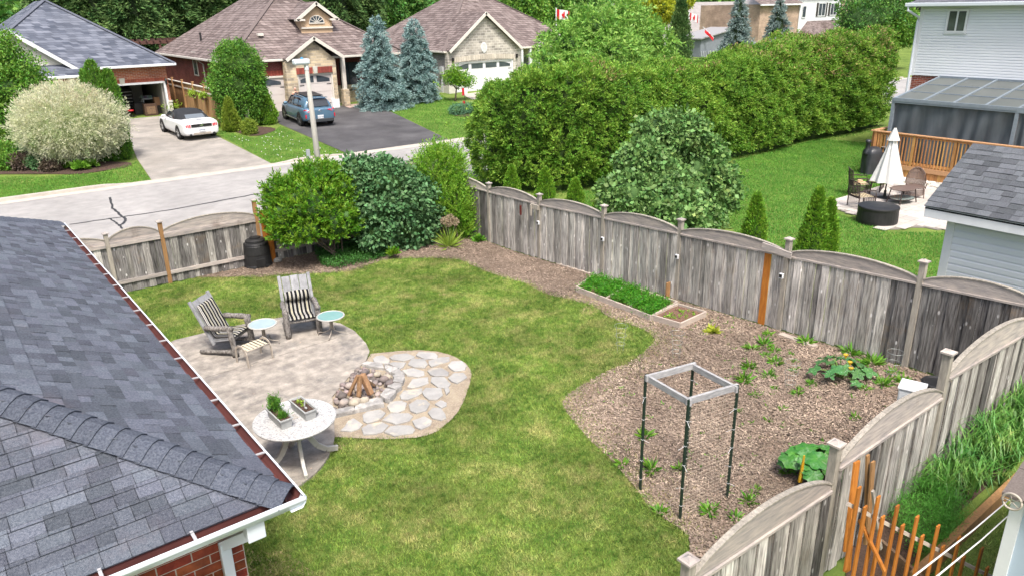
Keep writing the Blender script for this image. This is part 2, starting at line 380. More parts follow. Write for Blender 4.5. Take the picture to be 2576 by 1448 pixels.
# kerb along the far side of the road, dropped at the drives
kb = MB()
def kerb_profile(x):
    h = .13
    for a, b in ((5.9, 12.2), (15.5, 23.2)):
        h = min(h, .03+.1*max(0, max(a-x, x-b)/1.0)) if (a-1 < x < b+1) else h
    return max(.03, min(.13, h))
xs = list(np.arange(-30, 70, .5)); V = []; F = []
for x in xs:
    h = kerb_profile(x); V += [(x,33.5,.0),(x,33.52,h),(x,33.70,h+.01),(x,33.72,.0),(x,33.05,.014),]
n = 5
for i in range(len(xs)-1):
    for j in range(3): F.append((i*n+j, (i+1)*n+j, (i+1)*n+j+1, i*n+j+1))
struct(kb.add(V, F).build('kerb', m_kerb))
struct(drape('gutter_strip', [(-30,33.0),(70,33.0),(70,33.6),(-30,33.6)], .02, M('gutter strip concrete', (.46,.42,.37),(.38,.35,.31), scale=3, rough=.9), step=4))
DR1 = poly_at([(400,466),(345,400),(312,318),(300,300),(322,302),(425,290),(520,330),(690,415)])
DR1[0] = (DR1[0][0], 33.72); DR1[-1] = (DR1[-1][0], 33.72)
struct(drape('driveway', DR1, .012, m_drive))
DR2 = poly_at([(878,388),(702,312),(690,275),(700,264),(955,268),(1128,352)])
DR2[0] = (DR2[0][0], 33.72); DR2[-1] = (DR2[-1][0], 33.72)
struct(drape('driveway', DR2, .012, m_asph))
DR3 = poly_at([(1160,238),(1290,222),(1330,262),(1240,275)])
struct(drape('driveway', DR3, .012, m_kerb))
struct(drape('path', poly_at([(858,266),(905,262),(902,268),(880,273)]), .03, M('pink paving', (.42,.30,.26),(.36,.27,.24), scale=4)))
# ------------------------------------------------------------------ back yard surfaces
FY, FAX, FBY = 19.85, 12.33, 3.43      # left fence, right fence, near fence
T3 = lambda x, y: (805+x/5.398, 858.7+y/5.398)
patio_arc = [(440,858),(534,835),(640,812),(712,800),(797,805),(857,816),(894,836),(921,866),(930,886),(921,910),(904,926)]
joint = ((525,951),(894,838))
low = [(877,952),(836,1001),(841,1053),(842,1103),(836,1133),(817,1166),(794,1193),(761,1219)]
pa = poly_at(patio_arc); lo_ = poly_at(low); jr = tuple(pg(894,837)[:2])
patio_far = [(1.75, 15.2)] + pa[:7] ; jl_dir = _v(poly_at([(644,915)])[0])-_v(jr)
jl = _v(jr)+jl_dir*((1.75-jr[0])/jl_dir[0])
slab1 = patio_far + [jr, tuple(jl)]
slab2 = [tuple(jl-_v([0,.014])), (jr[0], jr[1]-.014)] + pa[7:] + lo_ + [(1.75, pg(761,1219)[1]-.55)]
patio = struct(drape('patio', slab1, .035, m_conc, thick=.08)); patio.name = 'patio'
o = drape('concrete_slab', slab2, .035, m_conc, parent=patio, thick=.08)
PATIO = slab1[:-1] + slab2[1:]
flag_out = [T3(*p) for p in [(690,170),(900,150),(1100,130),(1350,120),(1600,140),(1750,180),(1850,220),(1980,300),(2040,380),(2060,450),(2030,600),(1980,740),(1960,800),(1880,950),(1800,1050),(1600,1220),(1450,1280),(1300,1310),(900,1330),(600,1320),(200,1300)]]
flag_out += [(841,1053),(836,1001),(877,952),(904,926),(921,910)]
FLAG = poly_at(flag_out)
m_sand = M('sandy joint gravel', (.36,.305,.225), (.26,.21,.16), scale=5, rough=.95, detail=12, bump=.8, bscale=120, spots=((.5,.45,.38),60,.35), spec=.1)
flagbed = struct(drape('flagstone_bed', FLAG, .015, m_sand))
stones = [
 [(725,255),(760,220),(850,205),(945,265),(935,320),(740,300)],
 [(950,240),(1010,200),(1180,178),(1285,215),(1270,240),(1130,280),(985,262)],
 [(1310,205),(1350,160),(1560,170),(1595,205),(1590,240),(1430,255),(1325,215)],
 [(930,320),(1000,300),(1165,300),(1130,360),(1080,390),(1000,350)],
 [(1200,330),(1245,255),(1420,255),(1460,320),(1420,370),(1280,365)],
 [(1480,285),(1640,230),(1750,222),(1755,280),(1600,330),(1520,358),(1485,330)],
 [(1740,350),(1790,290),(1930,280),(1990,340),(1960,400),(1830,420),(1780,390)],
 [(1120,415),(1260,380),(1410,420),(1415,470),(1330,497),(1190,480)],
 [(1465,420),(1530,380),(1650,375),(1745,430),(1735,475),(1560,488),(1500,465)],
 [(1745,520),(1820,450),(1950,440),(1995,500),(1930,545),(1860,585),(1790,560)],
 [(1190,640),(1260,530),(1460,498),(1470,580),(1340,630),(1250,650)],
 [(1510,570),(1520,505),(1690,500),(1770,590),(1730,645),(1610,640)],
 [(1090,760),(1140,690),(1380,650),(1380,710),(1330,750),(1190,805),(1110,800)],
 [(1390,710),(1440,650),(1640,645),(1665,740),(1590,800),(1480,805),(1420,760)],
 [(1690,660),(1750,645),(1765,690),(1715,740)],
 [(915,900),(960,840),(1110,820),(1175,850),(1150,940),(1050,985),(960,975)],
 [(1210,880),(1320,805),(1440,810),(1490,860),(1440,950),(1310,990),(1235,960)],
 [(1565,870),(1640,815),(1720,850),(1715,890),(1650,920)],
 [(1470,990),(1530,920),(1640,920),(1700,1000),(1710,1060),(1640,1085),(1530,1060)],
 [(585,1020),(640,975),(820,940),(890,985),(850,1040),(770,1090),(650,1125),(595,1100)],
 [(845,1095),(960,1000),(1200,990),(1255,1030),(1210,1090),(1030,1145),(980,1120)],
 [(1260,1100),(1420,1035),(1520,1090),(1500,1150),(1370,1210),(1300,1180)],
 [(340,1180),(380,1100),(460,1062),(575,1140),(530,1200),(420,1235),(290,1225)],
 [(570,1200),(650,1150),(840,1110),(930,1155),(850,1240),(760,1270),(600,1280)],
 [(880,1250),(960,1175),(1080,1158),(1230,1158),(1285,1210),(1250,1260),(1010,1300),(960,1280)]]
m_flag = M('pale flagstone', (.265,.26,.255), (.35,.345,.33), scale=3.5, rough=.85, detail=12, bump=.5, bscale=30, big=((.46,.41,.32),2.4,.54,.66), rnd=.12, hue=.01, spec=.2)
for s in stones:
    P = [pg(*T3(*p)) for p in s]; c = sum(P)/len(P); P = [tuple((p-c)[:2]*1.05) for p in P]
    n = len(P); mb = MB(); h = .03
    V = [(x, y, -.02) for x, y in P]+[(x*(1+rng.normal()*.01), y, h*.7) for x, y in P]+[(x*.95, y*.94, h) for x, y in P]
    F = [tuple(range(2*n, 3*n))]+[(k*n+i, k*n+(i+1)%n, (k+1)*n+(i+1)%n, (k+1)*n+i) for k in (0,1) for i in range(n)]
    mb.add(V, F); o = mb.build('flagstone', m_flag, flagbed, world=False); o.location = tuple(c+_v([0,0,.012]))
# mulch beds and vegetable plot
soil_px = [(548,692),(590,698),(644,700),(711,693),(777,691),(861,686),(897,683),(930,668),(964,658),(1011,651),(1111,651),(1164,656),(1194,673),(1244,693),(1288,706),(1328,716),(1368,740),(1428,753),(1495,770),(1530,800),(1570,812),(1635,836),(1650,860),(1621,886),(1588,913),(1521,937),(1438,986),(1408,1016),(1445,1063),(1488,1113),(1541,1159),(1608,1239),(1638,1286),(1705,1326),(1745,1360)]
SOIL = smooth_poly(poly_at(soil_px), 1)[2:-2]
SOIL = [(4.6, FY)]+SOIL+[(4.75, FBY+.02),(FAX-.02, FBY+.02),(FAX-.02, FY)]
struct(drape('soil_bed', SOIL, .012, m_soilbase))
dry_px = [(620,1390),(700,1395),(770,1448),(620,1448)]
# ------------------------------------------------------------------ own house
HR = thing('brick_house', 'near red brick house seen from above, grey shingle hip roof with white and brown gutters', 'house', (1.69, 4.98, 0), R_(.7))
ZE, PT = 2.91, .48; LEN = 10.75; SW = 4.85
m_shin = M('grey blue asphalt shingle', (.078,.090,.118), (.155,.170,.205), scale=60, rough=.95, detail=3, bump=.9, bscale=150, rnd=.32, hue=.012, lo=.3, hi=.7, spec=.15,
           big=((.15,.135,.155),.5,.56,.75))
m_shinu = M('shingle underlay', (.04,.045,.055), rough=.95)
sl = math.atan(PT); EXP = .135; ce, se = math.cos(sl), math.sin(sl)
GO = .13                                            # gutter depth: shingles start this far inside the lip
roof_ = MB()
A = [(-GO+.03, GO-.03), (-SW-.13, SW+.13)]
zr = lambda t: ZE+.015+PT*t
# deck planes just under the shingles
e0 = (-GO, GO); far = LEN
P0 = (-GO, GO, zr(0)-.02); P1 = (-GO, far, zr(0)-.02); P2 = (-GO-SW, far-SW, zr(SW)-.02); P3 = (-GO-SW, GO+SW, zr(SW)-.02)
roof_.face([P0, P1, P2, P3]); Q1 = (-2*SW-GO, GO, zr(0)-.02); Q2 = (-2*SW-GO, far, zr(0)-.02)
roof_.face([P0, P3, Q1]); roof_.face([Q1, P3, P2, Q2]); roof_.face([P1, Q2, P2])
roof = roof_.build('roof', m_shinu, HR, world=False)
# one shingle tab (unit): local x along course, y up slope, z out
def tab_mesh():
    mb = MB(); t = .012
    t = .010; V = [(0,0,-.005),(1,0,-.005),(1,1,0),(0,1,0),(0,0,t),(1,0,t),(1,1,.002),(0,1,.002)]
    return mb.add(V, [(4,5,6,7),(0,1,5,4),(1,2,6,5),(3,0,4,7),(2,3,7,6)]).mesh('shingle', m_shin)
tab = tab_mesh(); tabs = []
def course(origin, xd, yd, length_fn, ncourse, first_x=0.):
    """tabs on a plane: origin at the eave, xd along the eave, yd up the slope"""
    xd, yd = _v(xd), _v(yd); zd = np.cross(xd, yd)
    for k in range(ncourse):
        a, b = length_fn(k*EXP); x = a-rng.uniform(0,.2)
        while x < b:
            wd = random.choice([.12,.15,.18,.22,.27]); x0, x1 = max(a, x), min(b, x+wd)
            if x1-x0 > .03:
                tabs.append((_v(origin)+xd*x0+yd*(k*EXP)+zd*(.004+.006*random.random()), xd*(x1-x0-.0015), yd*(EXP+.035), zd*(1+(1.0 if xd[1] else .35)*(random.random() < .45))))
            x += wd
# right plane: eave runs +y
nC = int(SW/ce/EXP)
course((-GO+.02, 0, ZE+.012), (0,1,0), (-ce,0,se), lambda s: (GO+s*ce-.0, LEN-s*ce), nC)
course((0, GO-.02, ZE+.012), (-1,0,0), (0,ce,se), lambda s: (GO+s*ce, 2*SW+GO-s*ce), nC)
HRM = Matrix.Translation(HR.location) @ Matrix.Rotation(R_(.7), 4, 'Z')
def vis_size(p):
    q = np.array(HRM @ Vector(p)); d = RW.T @ (q-_v([0,0,CAMH]))
    if d[2] > -.1: return -1
    u = CX+FPX*d[0]/-d[2]; v = CY-FPX*d[1]/-d[2]
    if u < -40 or u > 2600 or v > 1480 or v < 0: return -1
    return 1/(-d[2])
tabs.sort(key=lambda t: -vis_size(t[0]+t[1]*.5))
def mat3(x, y, z, o): return Matrix(((x[0],y[0],z[0],o[0]),(x[1],y[1],z[1],o[1]),(x[2],y[2],z[2],o[2]),(0,0,0,1)))
for t in tabs[:250]:
    o = bpy.data.objects.new('shingle', tab); COL.objects.link(o); o.parent = roof
    lx, ly, lz = [np.linalg.norm(q) for q in t[1:]]; rm = mat3(t[1]/lx, t[2]/ly, t[3]/lz, t[0])
    o.rotation_euler = rm.to_euler(); o.location = tuple(t[0]); o.scale = (lx, ly, lz)
mb = MB(); tv = np.array([(0,0,0),(1,0,0),(1,1,0),(0,1,0),(0,0,.010),(1,0,.010),(1,1,.002),(0,1,.002)])
for t in tabs[250:]:
    mb.add(t[0]+tv[:,[0]]*t[1]+tv[:,[1]]*t[2]+tv[:,[2]]*t[3], [(4,5,6,7),(0,1,5,4),(1,2,6,5),(3,0,4,7)])
mb.build('shingles', m_shin, roof, world=False, kind='stuff', recalc=False)
# hip caps (bent shingles) along near hip and far hip, plus ridge
def cap_mesh():
    w_, L_ = .17, .185; V = []; 
    for y, z in ((0,.016),(L_,.0)):
        V += [(-w_, y, z-.075), (-w_*.45, y, z-.012), (0, y, z+.008), (w_*.45, y, z-.012), (w_, y, z-.075)]
    V += [(v[0], v[1], v[2]-.014) for v in V[:5]]
    F = [(i, i+1, 5+i+1, 5+i) for i in range(4)]+[(10+i, 10+i+1, i+1, i) for i in range(4)]
    return MB().add(V, F).mesh('hip_cap', M('hip cap shingle', (.066,.077,.105), (.13,.145,.18), scale=60, rough=.95, detail=3, bump=.9, bscale=150, rnd=.12, spec=.15), smooth=False)
capm = cap_mesh()
def caps(p0, p1, n=None):
    p0, p1 = _v(p0), _v(p1); d = _n(p1-p0); L_ = np.linalg.norm(p1-p0); k = int(L_/.142)
    x = _n(np.cross(d, _v([0,0,1]))); z = np.cross(x, d)
    for i in range(k):
        o = bpy.data.objects.new('hip_cap', capm); COL.objects.link(o); o.parent = roof
        o.location = tuple(p0+d*(.142*i)+z*.02); o.rotation_euler = mat3(x, d, z, (0,0,0)).to_euler()
caps((-GO+.03, GO-.03, ZE+.02), (-GO-SW, GO+SW, zr(SW)+.02))
caps((-GO+.02, LEN-.0, ZE+.02), (-GO-SW, LEN-SW, zr(SW)+.02))
# gutters
def gutter(p0, p1, out, name='gutter'):
    """trough between p0 and p1 (outer lip line); out = outward horizontal direction"""
    p0, p1, out = _v(p0), _v(p1), _v(out); 
    prof = [(-GO,.0),(-GO,-.08),(-.038,-.08),(-.014,-.05),(0,-.02),(0,.0)]    # inner surface
    outer = [(0,0),(.006,.0),(.006,-.022),(-.008,-.05),(-.035,-.088),(-GO,-.09)]
    a = MB(); b = MB()
    q0_ = p0+_n(p1-p0)*(GO-.02); L1 = [q0_+out*x+_v([0,0,z]) for x, z in prof]; L2 = [p1+out*x+_v([0,0,z]) for x, z in prof]
    a.add(L1+L2, [(i, i+1, 6+i+1, 6+i) for i in range(5)])
    M1 = [p0+out*x+_v([0,0,z]) for x, z in outer]; M2 = [p1+out*x+_v([0,0,z]) for x, z in outer]
    b.add(M1+M2, [(i, i+1, 6+i+1, 6+i) for i in range(5)])
    g = b.build(name, m_whitetrim, HR, world=False, recalc=False)
    a.build('trough', m_maroon, g, world=False, recalc=False)
    mb = MB(); mb.beam(p0+out*-.006+_v([0,0,.004]), p1+out*-.006+_v([0,0,.004]), .016, .006); mb.build('lip', m_whitetrim, g, world=False)
    L_ = np.linalg.norm(p1-p0); d = (p1-p0)/L_; k = int(L_/.62)
    for i in range(k):
        q = p0+d*(.22+.62*i); h = MB(); h.beam(q+out*-.002+_v([0,0,-.004]), q-out*(GO+.01)+_v([0,0,.004]), .024, .01)
        h.build('gutter_hanger', M('dull aluminium', (.34,.34,.35), rough=.5), g, world=False)
    return g
g1 = gutter((0,0,ZE), (0,LEN,ZE), (1,0,0)); g2 = gutter((0,0,ZE), (-2*SW,0,ZE), (0,-1,0))
mb = MB(); mb.box((-GO-.024, LEN/2+GO/2, ZE-.085), (.02, LEN-GO*1.2, .17)); mb.build('fascia', m_whitetrim, HR, world=False)
mb = MB(); mb.box((-SW-.07, GO+.024, ZE-.085), (2*SW-.2, .02, .17)); mb.build('fascia', m_whitetrim, HR, world=False)
mb = MB(); mb.bb((-2*SW, GO+.02, ZE-.17), (-GO-.02, .49, ZE-.155)); mb.bb((-.45, .49, ZE-.17), (-GO-.02, LEN-.1, ZE-.155)); mb.build('soffit', m_white, HR, world=False)
# brick wall facing the viewer (plane y=.5) and the yard side (x=-.41)
m_mort = M('pale mortar', (.50,.45,.39), (.42,.38,.33), scale=20, rough=.95, bump=.3)
m_brick = M('red clay brick', (.27,.062,.03), (.17,.038,.022), scale=9, rough=.9, detail=8, bump=.5, bscale=60, rnd=.22, hue=.01, spec=.2, big=((.10,.03,.025),2.5,.58,.75))
WX, WY = -.41, .50
mb = MB(); mb.bb((-2*SW+.3, WY-.006, -.1), (WX+.006, LEN-.45, ZE-.16)); wall = mb.build('wall', m_mort, HR, world=False)
bl, bh_ = .267, .089; bm_ = MB().box((0,0,0), (bl-.011, .03, bh_-.011)).mesh('brick', m_brick)
bm2 = MB().box((0,0,0), (.03, bl-.011, bh_-.011)).mesh('brick', m_brick)
rest = MB()
for r in range(31):
    z = ZE-.17-bh_*(r+.5)
    if z < -.05: break
    x = WX - (bl/2 if r % 2 else 0)
    k = 0
    if r % 2:
        c = (WX-bl/4+.003, WY+.004, z); rest.box(c, (bl/2-.011, .03, bh_-.011))
    for i in range(14):
        c = (x-bl*(i+.5), WY+.004, z)
        if r < 13 and i < 8: piece('brick', bm_, wall, c)
        else: rest.box(c, (bl-.011, .03, bh_-.011))
    for i in range(36):
        rest.box((WX-.004, WY+bl*(i+.5+(.5 if r % 2 else 0)), z), (.03, bl-.011, bh_-.011))
rest.build('bricks', m_brick, wall, world=False, kind='stuff', recalc=False)
# downpipe near the corner, with outlet box
mb = MB(); mb.beam((-.40,.13,ZE-.08),(-.40,.13,ZE-.24),.085,.075,up=(0,1,0)); mb.beam((-.40,.13,ZE-.22),(-.56,.455,ZE-.46),.075,.085); mb.beam((-.56,.455,ZE-.44),(-.56,.455,-.0),.085,.065,up=(0,1,0))
mb.box((-.40,.12,ZE-.17),(.14,.12,.17))
mb.build('downpipe', m_whitetrim, HR, world=False, bevel=.006)
# round white vent / dish by the wall (bottom edge of the picture)
dz_ = pY(500, 1512, 5.2)
sd = thing('satellite_dish', 'grey white round dish top by the brick wall at the bottom edge', 'dish', tuple(dz_))
c0 = _v([0,0,0]); mb = MB(); mb.lathe((0,0,0), [(0,-.03),(.12,-.025),(.2,-.01),(.215,0),(.2,.004),(.1,-.012),(.0,-.018)], n=28, cap=False)
o = mb.build('dish_bowl', M('pale grey enamel', (.5,.54,.6), rough=.5), sd, world=False, smooth=True); o.rotation_euler = (R_(20),0,0)
mb = MB(); mb.tube([(0,0,-.03),(0,.1,-.12),(0,.3,-.16)], .02); mb.build('bracket', m_whitetrim, sd, world=False)
# ------------------------------------------------------------------ fences
def board_mesh(name, mat, wd=.138, th=.018):
    mb = MB(); V = [(-wd/2,-th/2,0),(wd/2,-th/2,0),(wd/2,th/2,0),(-wd/2,th/2,0),(-wd/2,-th/2,1),(wd/2,-th/2,1),(wd/2,th/2,1),(-wd/2,th/2,1)]
    return mb.add(V, [(0,1,5,4),(1,2,6,5),(2,3,7,6),(3,0,4,7),(4,5,6,7),(0,3,2,1)]).mesh(name, mat)
bd_g = board_mesh('board', m_greywood); bd_d = board_mesh('board', m_greywood2); bd_o = board_mesh('board', m_orange, .125)
def post_cap(mb, x, y, z, s=.15):
    mb.box((x,y,z+.012), (s,s,.024)); mb.add([(x-s*.36,y-s*.36,z+.024),(x+s*.36,y-s*.36,z+.024),(x+s*.36,y+s*.36,z+.024),(x-s*.36,y+s*.36,z+.024),(x,y,z+.06)], [(0,1,4),(1,2,4),(2,3,4),(3,0,4),(0,3,2,1)])
def fence_run(name, label, posts, hpost, hrail, side, dark=lambda i: False, newpost=(), arch=.16, lowrail=False, group=None, extra=None, nb=None, hr2=None):
    """posts: list of (x,y); side: unit vector towards which the boards face"""
    side = _v([*side, 0]); T = thing(name, label, 'fence', (posts[0][0], posts[0][1], float(gz(*posts[0]))), group=group)
    for i, (x, y) in enumerate(posts):
        z = float(gz(x, y)); h = hpost(i) if callable(hpost) else hpost
        mb = MB(); lean = rng.normal()*.012
        mb.beam((x, y, z-.1), (x+lean, y+lean, z+h), .098, .098, up=(0,1,0))
        mt = m_newpost if i in newpost else m_post
        p = mb.build('post', mt, T, bevel=.004)
        cb = MB(); post_cap(cb, x+lean, y+lean, z+h); cb.build('post_cap', m_arch, p)
    for i in range(len(posts)-1):
        a, b = _v([*posts[i], 0]), _v([*posts[i+1], 0]); d = b-a; L_ = np.linalg.norm(d); d /= L_
        za, zb = float(gz(*posts[i])), float(gz(*posts[i+1]))
        ha, hb = hr2 or (hrail, hrail); n = nb or int(round((L_-.1)/.142)); ang = math.atan2(d[1], d[0]); off = side*.03
        wd = (L_-.1)/n
        for k in range(n):
            s = .05+wd*(k+.5); q = a+d*s; zt = (za+ha)*(1-s/L_)+(zb+hb)*s/L_; zb_ = float(gz(q[0], q[1]))+.02+random.random()*.02
            m_ = bd_d if dark(i, k) else bd_g
            if extra and (i, k) in extra: m_ = bd_o
            o = piece('board', m_, T, q+off*(1.15 if k % 2 else .35)+_v([0,0,zb_])-wloc(T), (0,0,ang+rng.normal()*.02), (wd/.142*(1.16 if k % 2 else 1.0)*rng.uniform(.93,1.06),1,zt-zb_))
        # arched head board, thin strip below and above
        N_ = 16; top = []; bot = []
        p0, p1 = a+d*.05, b-d*.05; z0, z1 = za+ha, zb+hb
        for k in range(N_+1):
            f = k/N_; q = p0+(p1-p0)*f; zz = z0+(z1-z0)*f; top.append(q+_v([0,0,zz+.08+arch*(1-(2*f-1)**2)**.85])); bot.append(q+_v([0,0,zz-.0]))
        mb = MB(); mb.prism([t-side*.0 for t in bot]+top[::-1], side*.036); mb.build('arched_head_board', m_arch, T)
        mb = MB(); 
        for k in range(N_): mb.beam(top[k]+side*.018+_v([0,0,.012]), top[k+1]+side*.018+_v([0,0,.010]), .062, .018)
        mb.build('cap_strip', m_post, T)
        mb = MB(); mb.beam(p0+side*.045+_v([0,0,z0]), p1+side*.045+_v([0,0,z1]), .03, .035); mb.build('rail', m_arch, T)
        mb = MB(); mb.beam(p0-side*.03+_v([0,0,za+.35]), p1-side*.03+_v([0,0,zb+.35]), .04, .09); mb.build('rail', m_post, T)
        if lowrail:
            mb = MB(); mb.beam(p0+side*.06+_v([0,0,za+.3]), p1+side*.06+_v([0,0,zb+.3]), .035, .09); mb.build('rail', m_arch, T)
            mb = MB(); mb.beam(p0+side*.06+_v([0,0,z0-.06]), p1+side*.06+_v([0,0,z1-.06]), .035, .09); mb.build('rail', m_arch, T)
    return T
pA = [(12.37,19.85),(12.38,17.35),(12.38,15.05),(12.37,12.6),(12.37,10.23),(12.38,7.62),(12.39,5.16),(12.40,3.43)]
hA = [1.75,1.76,1.79,1.82,1.83,1.85,1.9,1.9]
fA = fence_run('board_fence', 'long weathered grey board fence with scalloped arched tops, right side of yard', pA, lambda i: hA[i], 1.53, (-1,0),
               dark=lambda i, k: i >= 6 or (i == 0) or (i == 5 and k > 13), extra={(4, 15)}, group='scalloped fences round the back yard')
LX = [pY(262,581,FY)[0], 3.98, pY(640,520,FY)[0]]
pL = [(LX[0]-2.45,FY),(LX[0],FY),(LX[1],FY),(LX[2],FY),(LX[2]+2.6,FY),(LX[2]+5.1,FY),(12.37,FY)]
fL = fence_run('board_fence', 'stained grey board fence between back yard and street, low rail along its foot', pL, lambda i: 1.62 if i in (2,) else (1.78 if i == 3 else 1.55), 1.32, (0,-1),
               dark=lambda i, k: (i*7+k) % 3 != 0, newpost=(2,3), lowrail=True, group='scalloped fences round the back yard', arch=.2)
# extra boards and tall tan post left of the compost bin
for dx, h in ((.14, 1.5), (.28, 1.42)):
    mb = MB(); q = _v([LX[2]+dx, FY-.13, 0]); mb.beam(q, q+_v([0,0,h]), .13, .03, up=(0,1,0)); mb.build('board', m_orange, fL)
pB = [(-.4,FBY),(2.1,FBY),(4.55,FBY),(6.94,FBY),(9.4,FBY),(12.37,FBY)]
hB = [1.75,1.75,1.76,1.80,1.86,1.88]
fB = fence_run('board_fence', 'nearest grey board fence with thick arched tops climbing to the right', pB, lambda i: hB[i], 1.42, (0,-1),
               dark=lambda i, k: (k*5+i) % 7 == 0, group='scalloped fences round the back yard', arch=.27, hr2=(1.50,1.26))
# ------------------------------------------------------------------ patio furniture
m_log = M('grey peeled log', (.09,.082,.075), (.27,.255,.24), scale=14, stretch=(2.5,2.5,1), rough=.9, detail=9, bump=.8, bscale=26, spec=.15, lo=.38, hi=.62)
m_plank = M('silver grey plank', (.31,.315,.33), (.20,.205,.215), scale=5, stretch=(3,3,.8), rough=.85, bump=.3, rnd=.1, spec=.2)
def stripeM():
    m = bpy.data.materials.new('striped outdoor fabric'); m.use_nodes = True; t = m.node_tree; N = t.nodes; L = t.links; b = N['Principled BSDF']
    tc = N.new('ShaderNodeTexCoord'); sp = N.new('ShaderNodeSeparateXYZ'); L.new(tc.outputs['Object'], sp.inputs[0])
    mu = N.new('ShaderNodeMath'); mu.operation = 'MULTIPLY_ADD'; mu.inputs[1].default_value = 1/.168; mu.inputs[2].default_value = 10.37; L.new(sp.outputs[0], mu.inputs[0])
    fr = N.new('ShaderNodeMath'); fr.operation = 'FRACT'; L.new(mu.outputs[0], fr.inputs[0])
    cr = N.new('ShaderNodeValToRGB'); cr.color_ramp.interpolation = 'CONSTANT'; e = cr.color_ramp.elements
    e[0].position = 0; e[0].color = (.012,.012,.014,1); e[1].position = .31; e[1].color = (.5,.49,.45,1)
    for p, c in ((.37,(.27,.24,.12)),(.46,(.5,.49,.45)),(.52,(.012,.012,.014)),(.80,(.5,.49,.45)),(.86,(.15,.15,.16)),(.94,(.5,.49,.45))):
        x = e.new(p); x.color = (*c, 1)
    L.new(fr.outputs[0], cr.inputs[0]); L.new(cr.outputs[0], b.inputs['Base Color']); b.inputs['Roughness'].default_value = .95
    b.inputs['Specular IOR Level'].default_value = .1
    return m
m_stripe = stripeM()
def logp(mb, pts, r):
    pts = [_v(p) for p in pts]; out = []
    for i in range(len(pts)-1):
        for k in range(3): out.append(pts[i]*(1-k/3)+pts[i+1]*k/3)
    out.append(pts[-1]); rr = [r*rng.uniform(.86, 1.14) for _ in out]
    out = [p+rng.normal(size=3)*r*.07 for p in out]; mb.tube(out, rr, 10)
def log_chair(label, loc, rz, folded):
    T = thing('log_armchair', label, 'chair', loc, rz, 'log armchairs on the patio')
    W = .33
    for s in (-1, 1):
        mb = MB(); logp(mb, [(s*W,-.36,0),(s*W,-.33,.33),(s*W,-.31,.60)], .062); mb.build('front_leg', m_log, T, world=False, smooth=True)
        mb = MB(); logp(mb, [(s*W,-.30,.10),(s*(W),.1,.07),(s*W,.42,.055)], .045); mb.build('skid', m_log, T, world=False, smooth=True)
        mb = MB(); logp(mb, [(s*W,-.37,.60),(s*(W+.01),-.1,.60),(s*W,.22,.59)], .056); mb.build('armrest', m_log, T, world=False, smooth=True)
        mb = MB(); mb.beam((s*(W-.02),.10,.22),(s*(W-.02),.50,1.12),.07,.045,up=(0,1,0)); mb.build('back_stile', m_plank, T, world=False, bevel=.006)
    for s, (y, z) in enumerate(((-.30,.33),(.13,.25))):
        mb = MB(); logp(mb, [(-W,y,z),(0,y,z),(W,y,z)], .032); mb.build('crossbar', m_log, T, world=False, smooth=True)
    for k in range(3):
        x = (k-1)*.178; mb = MB(); mb.beam((x,.085,.25),(x,.47+.0,1.11-.01*abs(k-1)),.168,.022,up=(0,1,0)); mb.build('back_plank', m_plank, T, world=False, bevel=.004)
    mb = MB(); mb.beam((-.28,-.28,.36),(-.28,.12,.29),.02,.05); mb.beam((.28,-.28,.36),(.28,.12,.29),.02,.05)
    for k in range(4): mb.box((0,-.25+.1*k,.375-.018*k),(.58,.085,.02))
    mb.build('seat_slats', m_plank, T, world=False)
    # cushions
    def pad(path, wd, th, name):
        path = [_v([0,*p]) for p in path]; n = len(path); nu = 15; V = []; 
        L_ = [0]
        for i in range(1, n): L_.append(L_[-1]+np.linalg.norm(path[i]-path[i-1]))
        for side in (1, -1):
            for i, p in enumerate(path):
                d = path[min(i+1,n-1)]-path[max(i-1,0)]; d = _n(d); nr = np.cross(_v([1,0,0]), d)
                for j in range(nu):
                    u = j/(nu-1)*2-1; e = min(1, (1-abs(u))*7)**.5*min(1, (min(i, n-1-i))*.9/1.2+.15)
                    tf = .78+.22*abs(math.sin(L_[i]*math.pi/.26))
                    V.append(p+_v([u*wd/2,0,0])+nr*side*th/2*max(.08,e)*tf)
        F = []
        for s in range(2):
            o_ = s*n*nu
            for i in range(n-1):
                for j in range(nu-1): F.append((o_+i*nu+j, o_+i*nu+j+1, o_+(i+1)*nu+j+1, o_+(i+1)*nu+j))
        N2 = n*nu
        for i in range(n-1): F += [(i*nu, (i+1)*nu, N2+(i+1)*nu, N2+i*nu), (i*nu+nu-1, (i+1)*nu+nu-1, N2+(i+1)*nu+nu-1, N2+i*nu+nu-1)]
        for j in range(nu-1): F += [(j, j+1, N2+j+1, N2+j), ((n-1)*nu+j, (n-1)*nu+j+1, N2+(n-1)*nu+j+1, N2+(n-1)*nu+j)]
        mb = MB(); mb.add(V, F); return mb.build(name, m_stripe, T, world=False, smooth=True)
    def lerp_path(pts, n):
        P = [_v([0,*p]) for p in pts]; L_ = [0]
        for i in range(1, len(P)): L_.append(L_[-1]+np.linalg.norm(P[i]-P[i-1]))
        out = []
        for k in range(n):
            s = L_[-1]*k/(n-1); i = max(j for j in range(len(L_)) if L_[j] <= s+1e-9); i = min(i, len(P)-2); f = (s-L_[i])/(L_[i+1]-L_[i]); q = P[i]*(1-f)+P[i+1]*f; out.append((q[1], q[2]))
        return out
    if not folded:
        pad(lerp_path([(-.36,.41),(.08,.36),(.12,.40),(.375,1.02)], 26), .54, .075, 'cushion')
    else:
        pad(lerp_path([(-.36,.41),(.06,.36),(.12,.40),(.255,.72)], 20), .54, .07, 'cushion')
        mb = MB(); mb.tube([(-.27,.20,.74),(-.26,.20,.74),(0,.19,.745),(.26,.20,.74),(.27,.20,.74)], [.05,.10,.115,.10,.05], 14); mb.build('folded_cushion', m_stripe, T, world=False, smooth=True)
    return T
PZ = .035
